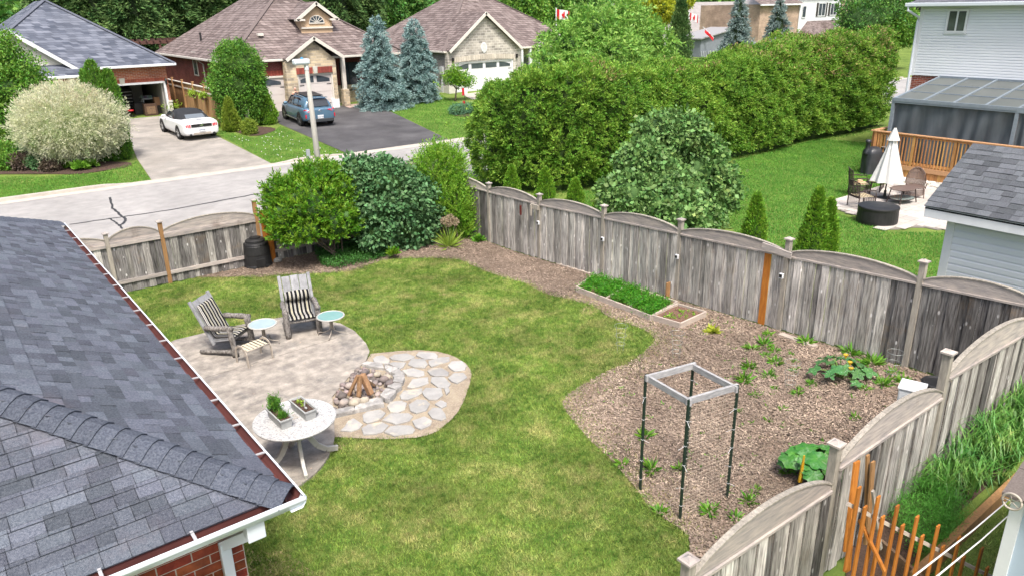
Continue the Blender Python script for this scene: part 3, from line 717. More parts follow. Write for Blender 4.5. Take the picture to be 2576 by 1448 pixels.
def yaw_from(fl, fr):   # feet front-left / front-right seen from the camera: chair faces -y locally
    a, b = pg(*fl, ), pg(*fr); d = (b-a)[:2]; mid = (a+b)/2; return mid, math.atan2(d[1], d[0])
c1, r1 = yaw_from((586,907),(645,859)); c2, r2 = yaw_from((734,853),(800,841))
def chair_at(c, r, *a, **k):
    off = Matrix.Rotation(r, 3, 'Z') @ Vector((0, .36, 0)); return _v([c[0]+off[0], c[1]+off[1], PZ])
log_chair('grey log armchair with full striped cushion, nearer the house behind the footstool', chair_at(c1, r1), r1, False)
log_chair('grey log armchair with its striped cushion folded halfway, back planks showing', chair_at(c2, r2), r2, True)
# small round glass tables
m_glass1 = M('frosted table glass', (.34,.42,.42), (.29,.37,.38), scale=5, rough=.12, spec=.8)
m_glass2 = M('blue green table glass', (.20,.35,.35), (.16,.30,.31), scale=4, rough=.08, spec=.9)
m_taupe = M('taupe powder coated metal', (.36,.32,.27), rough=.45, spec=.4)
m_ltaupe = M('pale metal rim', (.40,.40,.38), rough=.4, spec=.4)
def side_table(label, u, v, glass):
    p = pg(u, v, dz=.46+PZ); T = thing('side_table', label, 'table', (p[0], p[1], PZ), .4, 'round glass side tables on the patio')
    mb = MB(); mb.lathe((0,0,0), [(.0,.452),(.27,.452),(.27,.460),(0,.460)], n=32, cap=False); mb.build('tabletop', glass, T, world=False)
    mb = MB(); mb.tube([(.28*math.cos(a), .28*math.sin(a), .455) for a in np.linspace(0, 2*math.pi, 33)], .016, 8, cap=False)
    for k in range(3): a = k*2.094; mb.beam((0,0,.442),(.27*math.cos(a),.27*math.sin(a),.442),.02,.012)
    mb.build('rim', m_ltaupe, T, world=False, smooth=True)
    for k in range(4):
        a = k*math.pi/2+.5; c, s = math.cos(a), math.sin(a); mb = MB()
        mb.tube([(c*.10,s*.10,.44),(c*.03,s*.03,.36),(c*.028,s*.028,.2),(c*.06,s*.06,.13),(c*.16,s*.16,.09),(c*.29,s*.29,.085),(c*.30,s*.30,.0)], .0105, 7); mb.build('leg', m_taupe, T, world=False, smooth=True)
    return T
side_table('small round frosted glass table between the two log armchairs', 660, 813, m_glass1)
side_table('small round blue-green glass table right of the rear log armchair', 831, 791, m_glass2)
# slatted footstool
fs = [pg(594,914), pg(629,930), pg(690,905), pg(656,888)]
c = sum(fs)/4; d = (fs[2]-fs[1])[:2]; rz = math.atan2(d[1], d[0])
T = thing('slatted_footstool', 'taupe metal footstool with cream straps in front of a log armchair', 'footstool', (c[0], c[1], PZ), rz)
for s in (-1, 1):
    mb = MB(); P = [(s*.27,-.21,0),(s*.27,-.19,.26),(s*.27,-.15,.34),(s*.27,-.06,.385),(s*.27,.06,.385),(s*.27,.15,.34),(s*.27,.19,.26),(s*.27,.21,0)]
    for a, b in zip(P[:-1], P[1:]): mb.beam(a, b, .045, .02, up=(1,0,0))
    mb.build('side_frame', m_taupe, T, world=False, bevel=.003)
for s in (-1, 1):
    mb = MB(); mb.tube([(-.27,s*.16,.32),(.27,s*.16,.32)], .013); mb.build('rail', m_taupe, T, world=False, smooth=True)
m_strap = M('cream vinyl strap', (.55,.50,.36), rough=.6)
for k in range(6):
    x = -.2+.08*k; mb = MB(); mb.box((x,0,.335),(.045,.33,.006)); mb.build('strap', m_strap, T, world=False)
# round speckled table
tc = pz(741, 1051, .74+PZ)
RT = thing('round_table', 'round white speckled stone-look table with curved pedestal legs at the patio edge', 'table', (tc[0], tc[1], PZ), .15)
m_terr = M('speckled tabletop', (.44,.44,.435), (.22,.22,.225), scale=30, rough=.5, detail=6, lo=.5, hi=.66, spots=((.08,.08,.09),34,.26), big=((.50,.45,.36),2,.62,.75), spec=.35)
m_cream = M('off white resin', (.50,.49,.45), (.40,.39,.36), scale=6, rough=.5)
mb = MB(); mb.lathe((0,0,.70), [(0,0),(.58,0),(.61,.012),(.615,.03),(.605,.042),(.1,.044),(0,.044)], n=64, cap=False); mb.build('tabletop', m_terr, RT, world=False, smooth=False)
mb = MB(); mb.lathe((0,0,.42), [(0,0),(.15,0),(.165,.02),(.17,.28),(0,.28)], n=20, cap=False); mb.build('hub', m_cream, RT, world=False)
for k, a in enumerate((-1.95, -.25, 1.35, 2.9)):
    c, s = math.cos(a), math.sin(a); mb = MB(); P = [(.13,.66),(.15,.5),(.19,.34),(.28,.18),(.42,.06),(.56,.03),(.60,.0)] if k != 0 else [(.13,.66),(.16,.5),(.2,.33),(.28,.18),(.38,.07),(.5,.03),(.54,.0)]
    for (r0, z0), (r1_, z1) in zip(P[:-1], P[1:]): mb.beam((c*r0, s*r0, z0), (c*r1_, s*r1_, max(z1, .022)), .085, .055, up=(-s, c, 0)) 
    mb.build('leg', m_cream, RT, world=False, bevel=.006)
    mb = MB(); mb.tube([(c*.155, s*.155, .58), (c*.18, s*.18, .58)], .012, 8); mb.build('bolt', m_black, RT, world=False)
mb = MB()
for k in range(5): mb.box((-.03+.02*k, .04, .746), (.006,.11,.004))
mb.box((.01,.1,.746),(.1,.01,.004)); mb.box((.01,-.02,.746),(.1,.01,.004)); mb.build('umbrella_hole_grille', m_taupe, RT, world=False)
m_plgrey = M('pale grey plastic trough', (.36,.37,.365), (.30,.31,.305), scale=8, rough=.55)
m_pot = M('dark potting soil', (.045,.028,.02), (.09,.055,.04), scale=40, rough=1, bump=1, bscale=80)
m_bark = M('bark mulch', (.13,.06,.035), (.24,.13,.08), scale=30, rough=1, rnd=.4, hue=.02, spec=.1)
def trough(label, u0, u1, L_=.62, w_=.20, h=.16):
    a = pz(*u0, .744+PZ+h); b = pz(*u1, .744+PZ+h); c = (a+b)/2; d = (b-a)[:2]; rz = math.atan2(d[1], d[0]); L_ = np.linalg.norm(d)
    T = thing('planter_box', label, 'planter', (c[0], c[1], .744+PZ), rz, 'grey troughs on the round table')
    mb = MB(); n_ = 0; t = .012
    def ring(l, w__, z): return [(-l/2,-w__/2,z),(l/2,-w__/2,z),(l/2,w__/2,z),(-l/2,w__/2,z)]
    V = ring(L_*.88,w_*.78,0)+ring(L_-.02,w_-.02,h-.02)+ring(L_+.01,w_+.01,h-.02)+ring(L_+.01,w_+.01,h)+ring(L_-.03,w_-.03,h)+ring(L_-.05,w_-.05,h-.05)
    F = [(3,2,1,0)]+[(k*4+i, k*4+(i+1)%4, (k+1)*4+(i+1)%4, (k+1)*4+i) for k in range(5) for i in range(4)]
    mb.add(V, F); mb.build('box', m_plgrey, T, world=False)
    mb = MB(); mb.grid(lambda a, b: ((a-.5)*(L_-.045), (b-.5)*(w_-.045), h-.035+.02*rng.random()), 16, 7); mb.build('soil', m_pot, T, world=False, recalc=False)
    return T, rz, L_, w_, h
D4 = lambda x, y: (630.6+x/6.349, 966+y/6.349)
m_herb = M('bright herb leaf', (.12,.30,.03), (.07,.20,.02), rough=.6, rnd=.3, hue=.02, trans=.35)
T1, *_ = trough('grey trough planter with a bushy green herb, left one on the round table', D4(340,345), D4(575,560), w_=.2)
P = _v([-.15,0,.15])+rng.normal(size=(700,3))*np.array([.045,.045,.06])+np.array([0,0,.08])
fast_mesh('herb_foliage', leaves(P, np.tile([0,0,1.], (700,1)), .06, .22, jit=.5), 4, m_herb, None).parent = T1
P = _v([.12,0,.14])+rng.normal(size=(260,3))*np.array([.03,.03,.02])
fast_mesh('grass_sprout', leaves(P, np.tile([0,0,1.], (260,1)), .09, .10, jit=.4), 4, m_herb, None).parent = T1
T2, *_ = trough('grey trough planter with dark soil, seedling and white marker, right one on the table', D4(705,210), D4(965,420), w_=.2)
P = _v([-.08,0,.15])+rng.normal(size=(40,3))*np.array([.05,.02,.02])
fast_mesh('seedling', leaves(P, np.tile([0,0,1.], (40,1)), .045, .5, jit=.6), 4, M('lime seedling', (.28,.42,.05), rough=.6, rnd=.2, trans=.3), None).parent = T2
mb = MB(); mb.beam((.04,.0,.12),(.06,.01,.24),.035,.004,up=(0,1,0)); mb.build('plant_marker', m_white, T2, world=False)
mb = MB(); mb.blob((.12,-.01,.15),(.03,.02,.015),seed=3); mb.build('pebble', m_plgrey, T2, world=False)
for k, (u, v) in enumerate(((791,1046),(797,1040))):
    p = pz(u, v, .744+PZ); mb = MB(); mb.blob((0,0,.02),(.03,.025,.02),seed=k+9); o = mb.build('small_rock', M('grey rock', (.3,.3,.29),(.2,.2,.19), scale=20, rough=.9), None); o.location = tuple(p)
    tag(o, ('small grey rock on the white table, the one touching the right planter', 'second small grey rock on the white table, farther from the viewer')[k], 'rock', 'little rocks on the table')
# ------------------------------------------------------------------ fire pit
fp = pg(880, 990); FP = thing('fire_pit', 'triangular stone fire pit of ledge rock filled with river cobbles', 'fire pit', tuple(fp))
m_ledge = M('rough ledge rock', (.36,.35,.335), (.20,.195,.19), scale=7, rough=.95, detail=12, bump=1, bscale=22, rnd=.12, big=((.48,.46,.43),3,.55,.66), spec=.15)
def ledge(pts, z0, h):
    P = [pg(*T3(*p)) for p in pts]; mb = MB(); n = len(P); c = sum(P)/n
    V = []; 
    for z, k in ((z0, 1.02), (z0+h*.5, 1.0+.02*rng.normal()), (z0+h, .96)):
        for p in P: q = c+(p-c)*k*(1+rng.normal()*.015); V.append((q[0], q[1], z+rng.normal()*.008))
    F = [(k*n+i, k*n+(i+1)%n, (k+1)*n+(i+1)%n, (k+1)*n+i) for k in (0,1) for i in range(n)]+[tuple(range(2*n, 3*n))]
    mb.add(V, F); return mb.build('ledge_stone', m_ledge, FP, bevel=.006)
hh = .13
for pts in ([(200,1050),(205,985),(330,950),(470,920),(490,985),(330,1020)], [(475,985),(470,905),(620,850),(790,800),(860,830),(880,900),(740,930),(600,960)],
            [(560,340),(640,305),(860,330),(880,400),(700,385)], [(880,400),(870,335),(1060,385),(1060,430),(960,455)], ):
    ledge(pts, 0, hh*.85)
for pts in ([(815,790),(900,690),(1040,720),(1030,760),(950,850),(890,840)], [(910,660),(960,610),(1110,620),(1120,665),(1040,710)], [(990,600),(1010,540),(1150,550),(1130,610)],
            [(985,510),(1050,480),(1150,500),(1160,545),(1020,560)], [(960,460),(1070,410),(1160,480),(1060,500)]):
    ledge(pts, .01, hh)
m_cob = M('river cobble', (.25,.20,.185), (.16,.145,.14), scale=7, rough=.75, detail=6, bump=.3, rnd=.6, hue=.03, big=((.36,.31,.28),5,.56,.66), spec=.3)
pit = [tuple(pg(*T3(*p))[:2]) for p in [(540,360),(200,760),(205,985),(470,910),(800,790),(900,690),(980,570),(960,450)]]
P = scatter(pit, 260); pts = []
for p in P:
    if all(np.linalg.norm(p-q) > .075 for q in pts): pts.append(p)
for k, p in enumerate(pts):
    r = rng.uniform(.038,.068); mb = MB(); mb.blob((0,0,0),(r*1.15,r*.9,r*.7), n=9, amp=.1, seed=k)
    o = mb.build('cobble', m_cob, FP, world=False, smooth=True); o.location = tuple(_v([p[0],p[1],.05+r*.4])-wloc(FP)); o.rotation_euler = (rng.uniform(-.5,.5), rng.uniform(-.5,.5), rng.uniform(0,6))
m_bigc = M('pale cobble', (.38,.34,.27), (.26,.23,.19), scale=12, rough=.85, rnd=.15, bump=.3)
for k, (u, v, r) in enumerate(((475,815,.12),(600,785,.095),(900,470,.10),(330,820,.10),(300,735,.095),(400,590,.09),(600,400,.08),(780,425,.08),(870,490,.1),(940,540,.085))):
    q = pg(*T3(u, v), dz=.12); mb = MB(); mb.blob((0,0,0),(r,r*.8,r*.7), n=10, amp=.09, seed=50+k)
    o = mb.build('cobble', m_bigc if k in (0,1,2,7) else m_cob, FP, world=False, smooth=True); o.location = tuple(_v([q[0],q[1],.13])-wloc(FP))
m_fire = M('cut firewood', (.33,.20,.105), (.21,.125,.065), scale=10, stretch=(2,2,1), rough=.9, bump=.5, rnd=.15, hue=.01)
m_bark2 = M('firewood bark', (.20,.12,.07), (.12,.08,.05), scale=12, rough=.95, bump=.8)
apex = pg(*T3(545,480), dz=.45); ap = _v([apex[0], apex[1], .5])
for k, (u, v, r, lab) in enumerate(((390,725,.035,'thin split log, leftmost of the firewood tepee in the pit'),(525,745,.042,'upright split log in the middle of the firewood tepee'),(690,700,.062,'thick tan log on the right side of the firewood tepee'))):
    q = pg(*T3(u, v), dz=.12); b = _v([q[0], q[1], .13]); top = ap+_v([(k-1)*.04,.0,.02])
    mb = MB(); mb.beam(b, top, r*1.7, r*1.5, up=(1,.3,0)); o = mb.build('firewood', m_fire, None, bevel=.012); tag(o, lab, 'firewood', 'logs stacked as a tepee in the fire pit')
q = pg(*T3(740,600), dz=.1); mb = MB(); mb.beam((q[0],q[1],.14), ap+_v([.03,.05,-.04]), .05, .05); tag(mb.build('firewood', m_bark2, None, bevel=.01), 'dark charred stick behind the thick tan log in the pit', 'firewood', 'logs stacked as a tepee in the fire pit')
# ------------------------------------------------------------------ raised beds
m_bedw = M('pale bed lumber', (.46,.39,.33), (.36,.31,.27), scale=5, stretch=(1.5,1.5,6), rough=.9, bump=.3, rnd=.12)
def bedbox(name, label, cor, h=.15, div=()):
    C = [pg(u, v, dz=h) for u, v in cor]; base = min(float(gz(p[0], p[1])) for p in C); ctr = sum(C)/4
    T = thing(name, label, 'raised bed', (ctr[0], ctr[1], float(gz(ctr[0], ctr[1]))))
    for i in range(4):
        a, b = C[i], C[(i+1)%4]; a = _v([a[0],a[1],float(gz(a[0],a[1]))]); b = _v([b[0],b[1],float(gz(b[0],b[1]))])
        mb = MB(); mb.beam(a+_v([0,0,h/2]), b+_v([0,0,h/2]), .035, h); mb.build('board', m_bedw, T, bevel=.003)
    for f in div:
        a = C[0]*(1-f)+C[1]*f; b = C[3]*(1-f)+C[2]*f; a = _v([a[0],a[1],float(gz(a[0],a[1]))]); b = _v([b[0],b[1],float(gz(b[0],b[1]))])
        mb = MB(); mb.beam(a+_v([0,0,h/2]), b+_v([0,0,h/2]), .03, h*.96); mb.build('divider', m_bedw, T)
    mb = MB(); V = [(*(p[:2]), float(gz(p[0],p[1]))+h-.05) for p in C]
    mb.grid(lambda a, b: tuple((_v(V[0])*(1-a)+_v(V[1])*a)*(1-b)+(_v(V[3])*(1-a)+_v(V[2])*a)*b+_v([0,0,rng.uniform(-.01,.015)])), 30, 10)
    mb.build('soil', M('brown bed soil', (.12,.065,.045), (.18,.11,.08), scale=30, rough=1, bump=1, bscale=60), T, recalc=False); return T, C
Tb, Cb = bedbox('raised_bed', 'long raised bed of pale boards full of feathery carrot tops by the fence', [(1450,720),(1638,792),(1704,757),(1497,688)], div=(.42,.72))
Ts, Cs = bedbox('raised_bed', 'square raised bed of pale boards with brown soil and few seedlings', [(1640,790),(1712,811),(1776,782),(1705,762)])
m_carrot = M('carrot leaf', (.10,.34,.02), (.055,.22,.015), rough=.6, rnd=.35, hue=.02, trans=.4)
def inbed(f0, f1, n):
    a = rng.uniform(f0, f1, n)[:,None]; b = rng.uniform(.05, .9, n)[:,None]; C = [c[None,:] for c in Cb]
    return (C[0]*(1-a)+C[1]*a)*(1-b)+(C[3]*(1-a)+C[2]*a)*b
for f0, f1, lab in ((.03,.40,'feathery carrot tops in the far compartment of the long raised bed'),(.44,.70,'feathery carrot tops in the middle compartment of the long bed'),(.74,.98,'feathery carrot tops in the near compartment beside the square bed')):
    n = int(90*(f1-f0)/.3); C = inbed(f0, f1, n); C[:,2] += .10+rng.uniform(0,.12,n)
    P = np.repeat(C, 60, 0)+rng.normal(size=(n*60,3))*np.array([.05,.05,.05]); N_ = unit(len(P)); N_[:,2] = abs(N_[:,2])+.3
    o = fast_mesh('carrot_plants', leaves(P, N_, .055, .3, jit=.4), 4, m_carrot); tag(o, lab, 'carrots', 'carrot rows in the raised bed')
P = scatter([tuple(c[:2]) for c in Cs], 26); P = np.c_[P, gz(P[:,0],P[:,1])+.12]; ctr = P.mean(0); P = ctr+(P-ctr)*np.array([.6,.6,1])
P = np.repeat(P, 6, 0)+rng.normal(size=(26*6,3))*.02
o = fast_mesh('seedlings', leaves(P, np.tile([0,0,1.],(len(P),1)), .05, .5, jit=.8), 4, M('lime leaf', (.22,.42,.04), rough=.6, rnd=.25, trans=.35)); o['kind'] = 'stuff'
# ------------------------------------------------------------------ compost bin, bucket, pot
def h_at(x, y, v, u=None):
    """height on the vertical line through (x,y) seen at picture row v"""
    lo, hi = -1., 9.
    for _ in range(40):
        m = (lo+hi)/2; q = RW.T @ (_v([x,y,m])-_v([0,0,CAMH])); vv = CY-FPX*q[1]/-q[2]
        if vv > v: lo = m
        else: hi = m
    return (lo+hi)/2
q = pg(651, 668); T = thing('compost_bin', 'black plastic compost bin with round lid by the street side fence', 'compost bin', (q[0], q[1], 0))
mb = MB(); mb.lathe((0,0,0), [(.38,0),(.375,.06),(.36,.10),(.365,.12),(.345,.36),(.352,.38),(.33,.6),(.31,.64),(.33,.645),(.31,.69),(.25,.71)], n=28); mb.build('bin_body', m_black, T, world=False, smooth=False)
mb = MB(); mb.lathe((0,0,.70), [(.26,0),(.275,.01),(.27,.05),(.22,.08),(.14,.09),(.14,.12),(.10,.13),(0,.13)], n=28); mb.build('lid', m_black, T, world=False)
mb = MB(); mb.box((-.05,-.375,.18),(.26,.03,.22)); mb.build('hatch', m_black, T, world=False, bevel=.01)
mb = MB(); mb.blob((q[0]+.52,q[1]-.05,.05),(.12,.09,.09),seed=4); tag(mb.build('rock', M('grey rock'  , (.3,.3,.3))), 'grey rock on the soil right of the black compost bin', 'rock')
q = pY(2297, 969, 4.0); zt = float(gz(q[0], 4.0)); T = thing('white_bucket', 'square white plastic pail with lid behind the nearest fence', 'bucket', (q[0], 4.0, zt), .3)
mb = MB(); V = [(-.13,-.13,0),(.13,-.13,0),(.13,.13,0),(-.13,.13,0),(-.155,-.155,.36),(.155,-.155,.36),(.155,.155,.36),(-.155,.155,.36)]
zt2 = max(.3, q[2]-zt-.02); V = [(x, y, z*zt2/.36) for x, y, z in V]
mb.add(V, [(3,2,1,0),(0,1,5,4),(1,2,6,5),(2,3,7,6),(3,0,4,7)]); mb.build('pail', m_white, T, world=False, bevel=.02)
mb = MB(); mb.box((0,0,zt2+.01),(.335,.335,.035)); mb.build('lid', m_white, T, world=False, bevel=.012)
q = pY(2358, 955, 4.2); mb = MB(); z = float(gz(q[0], 4.2)); mb.lathe((q[0],4.2,z), [(.16,0),(.19,.3),(.22,.42),(.2,.44),(.16,.42)], n=20); tag(mb.build('plant_pot', m_black, None), 'black plastic pot tucked behind the fence post in the corner', 'pot')
# ------------------------------------------------------------------ garden frame of stakes and lumber
fx = [pg(1610,1232), pg(1710,1308), pg(1828,1252)]; fx.append(fx[0]+fx[2]-fx[1])
m_tgreen = M('dark green steel stake', (.018,.035,.025), rough=.5, spec=.4)
T = thing('plant_support', 'tall square plant frame of grey lumber on four dark green stakes', 'garden frame', tuple(fx[1]))
tops = [(1604,945),(1722,1012),(1852,962),(1727,912)]
hs = [h_at(p[0], p[1], t[1]) for p, t in zip(fx[:3], tops[:3])]; htop = sum(hs)/3
print('frame top', hs)
for i, p in enumerate(fx):
    mb = MB(); mb.box((p[0],p[1],(p[2]+htop)/2),(.028,.028,htop-p[2]+.02)); mb.box((p[0]+.012,p[1]-.012,(p[2]+htop)/2),(.02,.006,htop-p[2]),.7); mb.build('stake', m_tgreen, T)
    for k in range(5):
        z = p[2]+.15+k*(htop-p[2]-.2)/5+rng.uniform(0,.1); tb = MB(); tb.box((p[0],p[1],z),(.034,.034,.005)); a = rng.uniform(0,6); tb.beam((p[0],p[1],z),(p[0]+.09*math.cos(a),p[1]+.09*math.sin(a),z-.05),.0035,.0035); tb.build('cable_tie', m_white, T)
m_frw = M('grey lumber', (.36,.36,.36), (.24,.24,.245), scale=5, stretch=(1.5,1.5,6), rough=.9, bump=.3, rnd=.12)
for i in range(4):
    a, b = fx[i].copy(), fx[(i+1)%4].copy(); a[2] = b[2] = htop-.04+(.012 if i % 2 else 0); d = _n(b-a); mb = MB(); o_ = np.cross(d, _v([0,0,1]))*.025
    mb.beam(a-d*.02-o_, b+d*.02-o_, .038, .088); mb.build('top_rail', m_frw, T, bevel=.003)
net = MB(); a, b = fx[1], fx[2]
for k in range(30):
    z0 = a[2]+(htop-a[2]-.1)*k/29; net.beam((a[0],a[1],z0),(b[0],b[1],b[2]+(htop-b[2]-.1)*k/29),.0018,.0018)
for k in range(1, 18):
    f = k/18; q = a*(1-f)+b*f; net.beam((q[0],q[1],q[2]),(q[0],q[1],htop-.1),.0013,.0013)
net.build('netting', M('tan netting', (.45,.38,.30), rough=.8), T, kind='stuff', recalc=False)
# ------------------------------------------------------------------ things fixed to the fence
for i, (u, v, lab) in enumerate(((1356,560,'small black and white solar light on the second post from the street corner'),(1518,601,'small black and white solar light on the post beside the big lilac'),(1705,645,'small black and white solar light on the post above the raised beds'),(1968,693,'small black and white solar light near the orange fence board'))):
    q = pX(u, v, 12.30); T = thing('solar_light', lab, 'light', (12.27, q[1], q[2]), group='solar lights on the right fence')
    mb = MB(); mb.box((0,0,0),(.05,.085,.10)); mb.build('housing', m_white, T, world=False, bevel=.01)
    mb = MB(); mb.box((-.03,0,.005),(.012,.055,.06)); mb.build('lens', m_black, T, world=False)
q = pX(1314, 528, 12.28); mb = MB(); mb.tube([(12.22,q[1],q[2]-.13),(12.22,q[1],q[2]+.13)], .03, 10); tag(mb.build('wind_chime', M('dark red enamel', (.09,.015,.012), rough=.4)), 'dark red tube hanging on the fence near the street corner', 'ornament')
mb = MB(); q = pX(1347,520,12.28); mb.box((12.25,q[1],q[2]),(.05,.30,.13)); mb.box((12.2,q[1]+.1,q[2]-.1),(.04,.05,.3)); tag(mb.build('hook_bracket', m_post), 'grey wooden bracket nailed at the second fence post', 'bracket')
q = pX(1967,633,12.28); mb = MB(); mb.beam((12.26,q[1]+.42,q[2]+.03),(12.26,q[1]-.22,q[2]-.03),.03,.12); tag(mb.build('brace_board', m_arch), 'short board nailed across the fence top beside the orange board', 'board')
# planks on the ground
for (a, b, w_, lab) in (((1962,842),(2052,874),.14,'weathered plank lying on the soil at the foot of the fence'),((1402,664),(1492,692),.1,'thin board lying along the fence behind the carrot bed')):
    A, B = pg(*a), pg(*b); mb = MB(); mb.beam(A+_v([0,0,.03]), B+_v([0,0,.03]), w_, .03); tag(mb.build('plank', m_bedw, None, bevel=.003), lab, 'plank')
A = pg(1697,748); A[0] = 12.2; mb = MB(); mb.beam(A, A+_v([0,0,.42]), .12, .03, up=(0,1,0)); tag(mb.build('plank', m_newpost), 'short brown board standing against the fence behind the square bed', 'plank')
# wire tomato cages
m_wire = M('galvanised wire', (.30,.33,.32), rough=.5, metal=.5)
for k, (u, v, lab) in enumerate(((1560,885,'thin wire tomato cage at the lawn edge'),(1700,905,'thin wire tomato cage behind the garden frame'),(2240,960,'thin wire tomato cage right of the squash plant'),(1985,985,'thin wire tomato cage in the middle of the vegetable plot'))):
    p = pg(u, v); T = MB()
    for z, r in ((.18,.09),(.36,.11),(.55,.13)): T.tube([(p[0]+r*math.cos(a), p[1]+r*math.sin(a), p[2]+z) for a in np.linspace(0,2*math.pi,13)], .0022, 4, cap=False)
    for a in (0,1.57,3.14,4.71): T.tube([(p[0]+.07*math.cos(a),p[1]+.07*math.sin(a),p[2]),(p[0]+.13*math.cos(a),p[1]+.13*math.sin(a),p[2]+.56)], .0022, 4)
    tag(T.build('tomato_cage', m_wire, None, recalc=False), lab, 'tomato cage', 'wire tomato cages')
# ------------------------------------------------------------------ grass, mulch, weeds
SQUARE = [(1.9,3.5),(12.3,3.5),(12.3,19.8),(-4,19.8),(-4,15.5),(1.9,15.5)]
m_blade = M('lawn grass blade', (.10,.21,.032), (.26,.365,.075), scale=8, rough=.7, detail=5, rnd=.45, hue=.02, trans=.3, lo=.36, hi=.62, spec=.2, big=((.45,.44,.17),1.7,.47,.66), mul=(.7,.68,1.2))
def blades(name, poly, dens, h, wd, mat, holes=(), lean=.6, dz=0., thin=None):
    n = int(area(poly)*dens); P = scatter(poly, n, holes)
    if thin is not None: P = P[thin(P)]
    n = len(P); z = gz(P[:,0], P[:,1])+dz; B = np.c_[P, z]; d = rng.normal(size=(n,3))*lean; d[:,2] = 1; d /= np.linalg.norm(d, axis=1)[:,None]
    s = unit(n); s[:,2] *= .2; s /= np.linalg.norm(s, axis=1)[:,None]; L_ = (h*rng.uniform(.5,1.3,n))[:,None]
    V = np.stack([B-s*wd/2, B+s*wd/2, B+d*L_], 1); o = fast_mesh(name, V, 3, mat); o['kind'] = 'stuff'; return o
blades('lawn_grass', SQUARE, 2300, .04, .011, m_blade, holes=(PATIO, FLAG, SOIL))
Ct = scatter(SQUARE, int(area(SQUARE)*95), (PATIO, FLAG, SOIL)); Ct = np.repeat(Ct, 14, 0)+rng.normal(size=(len(Ct)*14,2))*.028
n_ = len(Ct); B_ = np.c_[Ct, gz(Ct[:,0],Ct[:,1])]; d_ = rng.normal(size=(n_,3))*.8; d_[:,2] = 1; d_ /= np.linalg.norm(d_,axis=1)[:,None]; s_ = unit(n_); s_[:,2] *= .2
fast_mesh('lawn_grass', np.stack([B_-s_*.006, B_+s_*.006, B_+d_*(.075*rng.uniform(.5,1.2,n_))[:,None]], 1), 3, m_blade)['kind'] = 'stuff'
blades('lawn_grass', [(.8,2.2),(4.8,2.2),(4.8,3.4),(.8,3.4)], 2500, .045, .011, m_blade)
SB = np.array([p for p in SOIL[1:-4]]); k_ = rng.integers(0, len(SB)-1, 9000); f_ = rng.random((9000,1)); EB = SB[k_]*(1-f_)+SB[k_+1]*f_+rng.normal(size=(9000,2))*.075
B_ = np.c_[EB, gz(EB[:,0],EB[:,1])+.01]; d_ = rng.normal(size=(9000,3))*1.1; d_[:,2] = 1; d_ /= np.linalg.norm(d_,axis=1)[:,None]; s_ = unit(9000)
fast_mesh('lawn_grass', np.stack([B_-s_*.006, B_+s_*.006, B_+d_*(.075*rng.uniform(.5,1.3,9000))[:,None]], 1), 3, m_blade)['kind'] = 'stuff'
 
for (u, v, r) in ((1068,785,.16),(1112,742,.1),(850,1125,.16),(1490,780,.3),(700,1200,.1)):
    p = pg(u, v); blades('dry_grass', [(p[0]+r*math.cos(t)*random.uniform(.7,1.2), p[1]+r*math.sin(t)*random.uniform(.6,1.1)) for t in np.linspace(0,6,9)], 1800, .055, .011, M('dry grass', (.46,.36,.20), (.34,.27,.15), scale=3, rough=.9, rnd=.3, hue=.015))
gp_ = [p for p in SOIL[1:-4] if p[1] < 12.5 and p[0] < 11.6]; SB = np.array(gp_); n_ = 16000; k_ = rng.integers(0, len(SB)-1, n_); f_ = rng.random((n_,1)); EB = SB[k_]*(1-f_)+SB[k_+1]*f_+rng.normal(size=(n_,2))*.34
for s_0, mt_ in ((slice(0,7000), m_blade), (slice(7000,16000), MATS['dry grass'])):
    Q_ = EB[s_0]; Q_ = Q_[inpoly(Q_, SOIL)]; m0 = len(Q_); B_ = np.c_[Q_, gz(Q_[:,0],Q_[:,1])+.012]; d_ = rng.normal(size=(m0,3))*1.5; d_[:,2] = .8; d_ /= np.linalg.norm(d_,axis=1)[:,None]; s_ = unit(m0)
    fast_mesh('edge_grass', np.stack([B_-s_*.005, B_+s_*.005, B_+d_*(.07*rng.uniform(.5,1.3,m0))[:,None]], 1), 3, mt_)['kind'] = 'stuff'
# worn straw-coloured fringe between lawn and plot
m_straw = M('dry grass', (.46,.36,.20), (.34,.27,.15), scale=3, rough=.9, rnd=.3, hue=.015)
fr_px = [(1495,770),(1530,790),(1640,830),(1700,850),(1690,900),(1600,930),(1540,950),(1470,1000),(1460,1050),(1500,1100),(1560,1150),(1650,1270),(1720,1320),(1800,1380),(1880,1290),(1790,1330),(1700,1290),(1650,1200),(1560,1100),(1520,1060),(1530,1000),(1600,950),(1700,930),(1760,860),(1700,830),(1600,790),(1520,750),(1470,745)]
blades('dry_grass', poly_at(fr_px), 900, .05, .009, m_straw, lean=1.6)
blades('lawn_grass', poly_at([(1440,1000),(1560,940),(1660,860),(1700,870),(1600,960),(1500,1040),(1560,1130),(1660,1260),(1620,1250),(1520,1150)]), 500, .05, .012, m_blade, lean=1.)
blades('dry_grass', poly_at([(1780,1320),(2160,1100),(2350,960),(2300,900),(2150,1000),(1950,1080),(1850,1200)]), 420, .06, .008, m_straw, lean=2.)
blades('dry_grass', poly_at([(615,1385),(720,1385),(800,1448),(615,1448)]), 1500, .05, .01, m_straw, lean=1.4)
m_chip = M('wood chip mulch', (.27,.20,.15), (.48,.385,.30), scale=2, rough=.95, rnd=.42, hue=.015, spec=.1, detail=8, mul=(.8,.62,1.15))
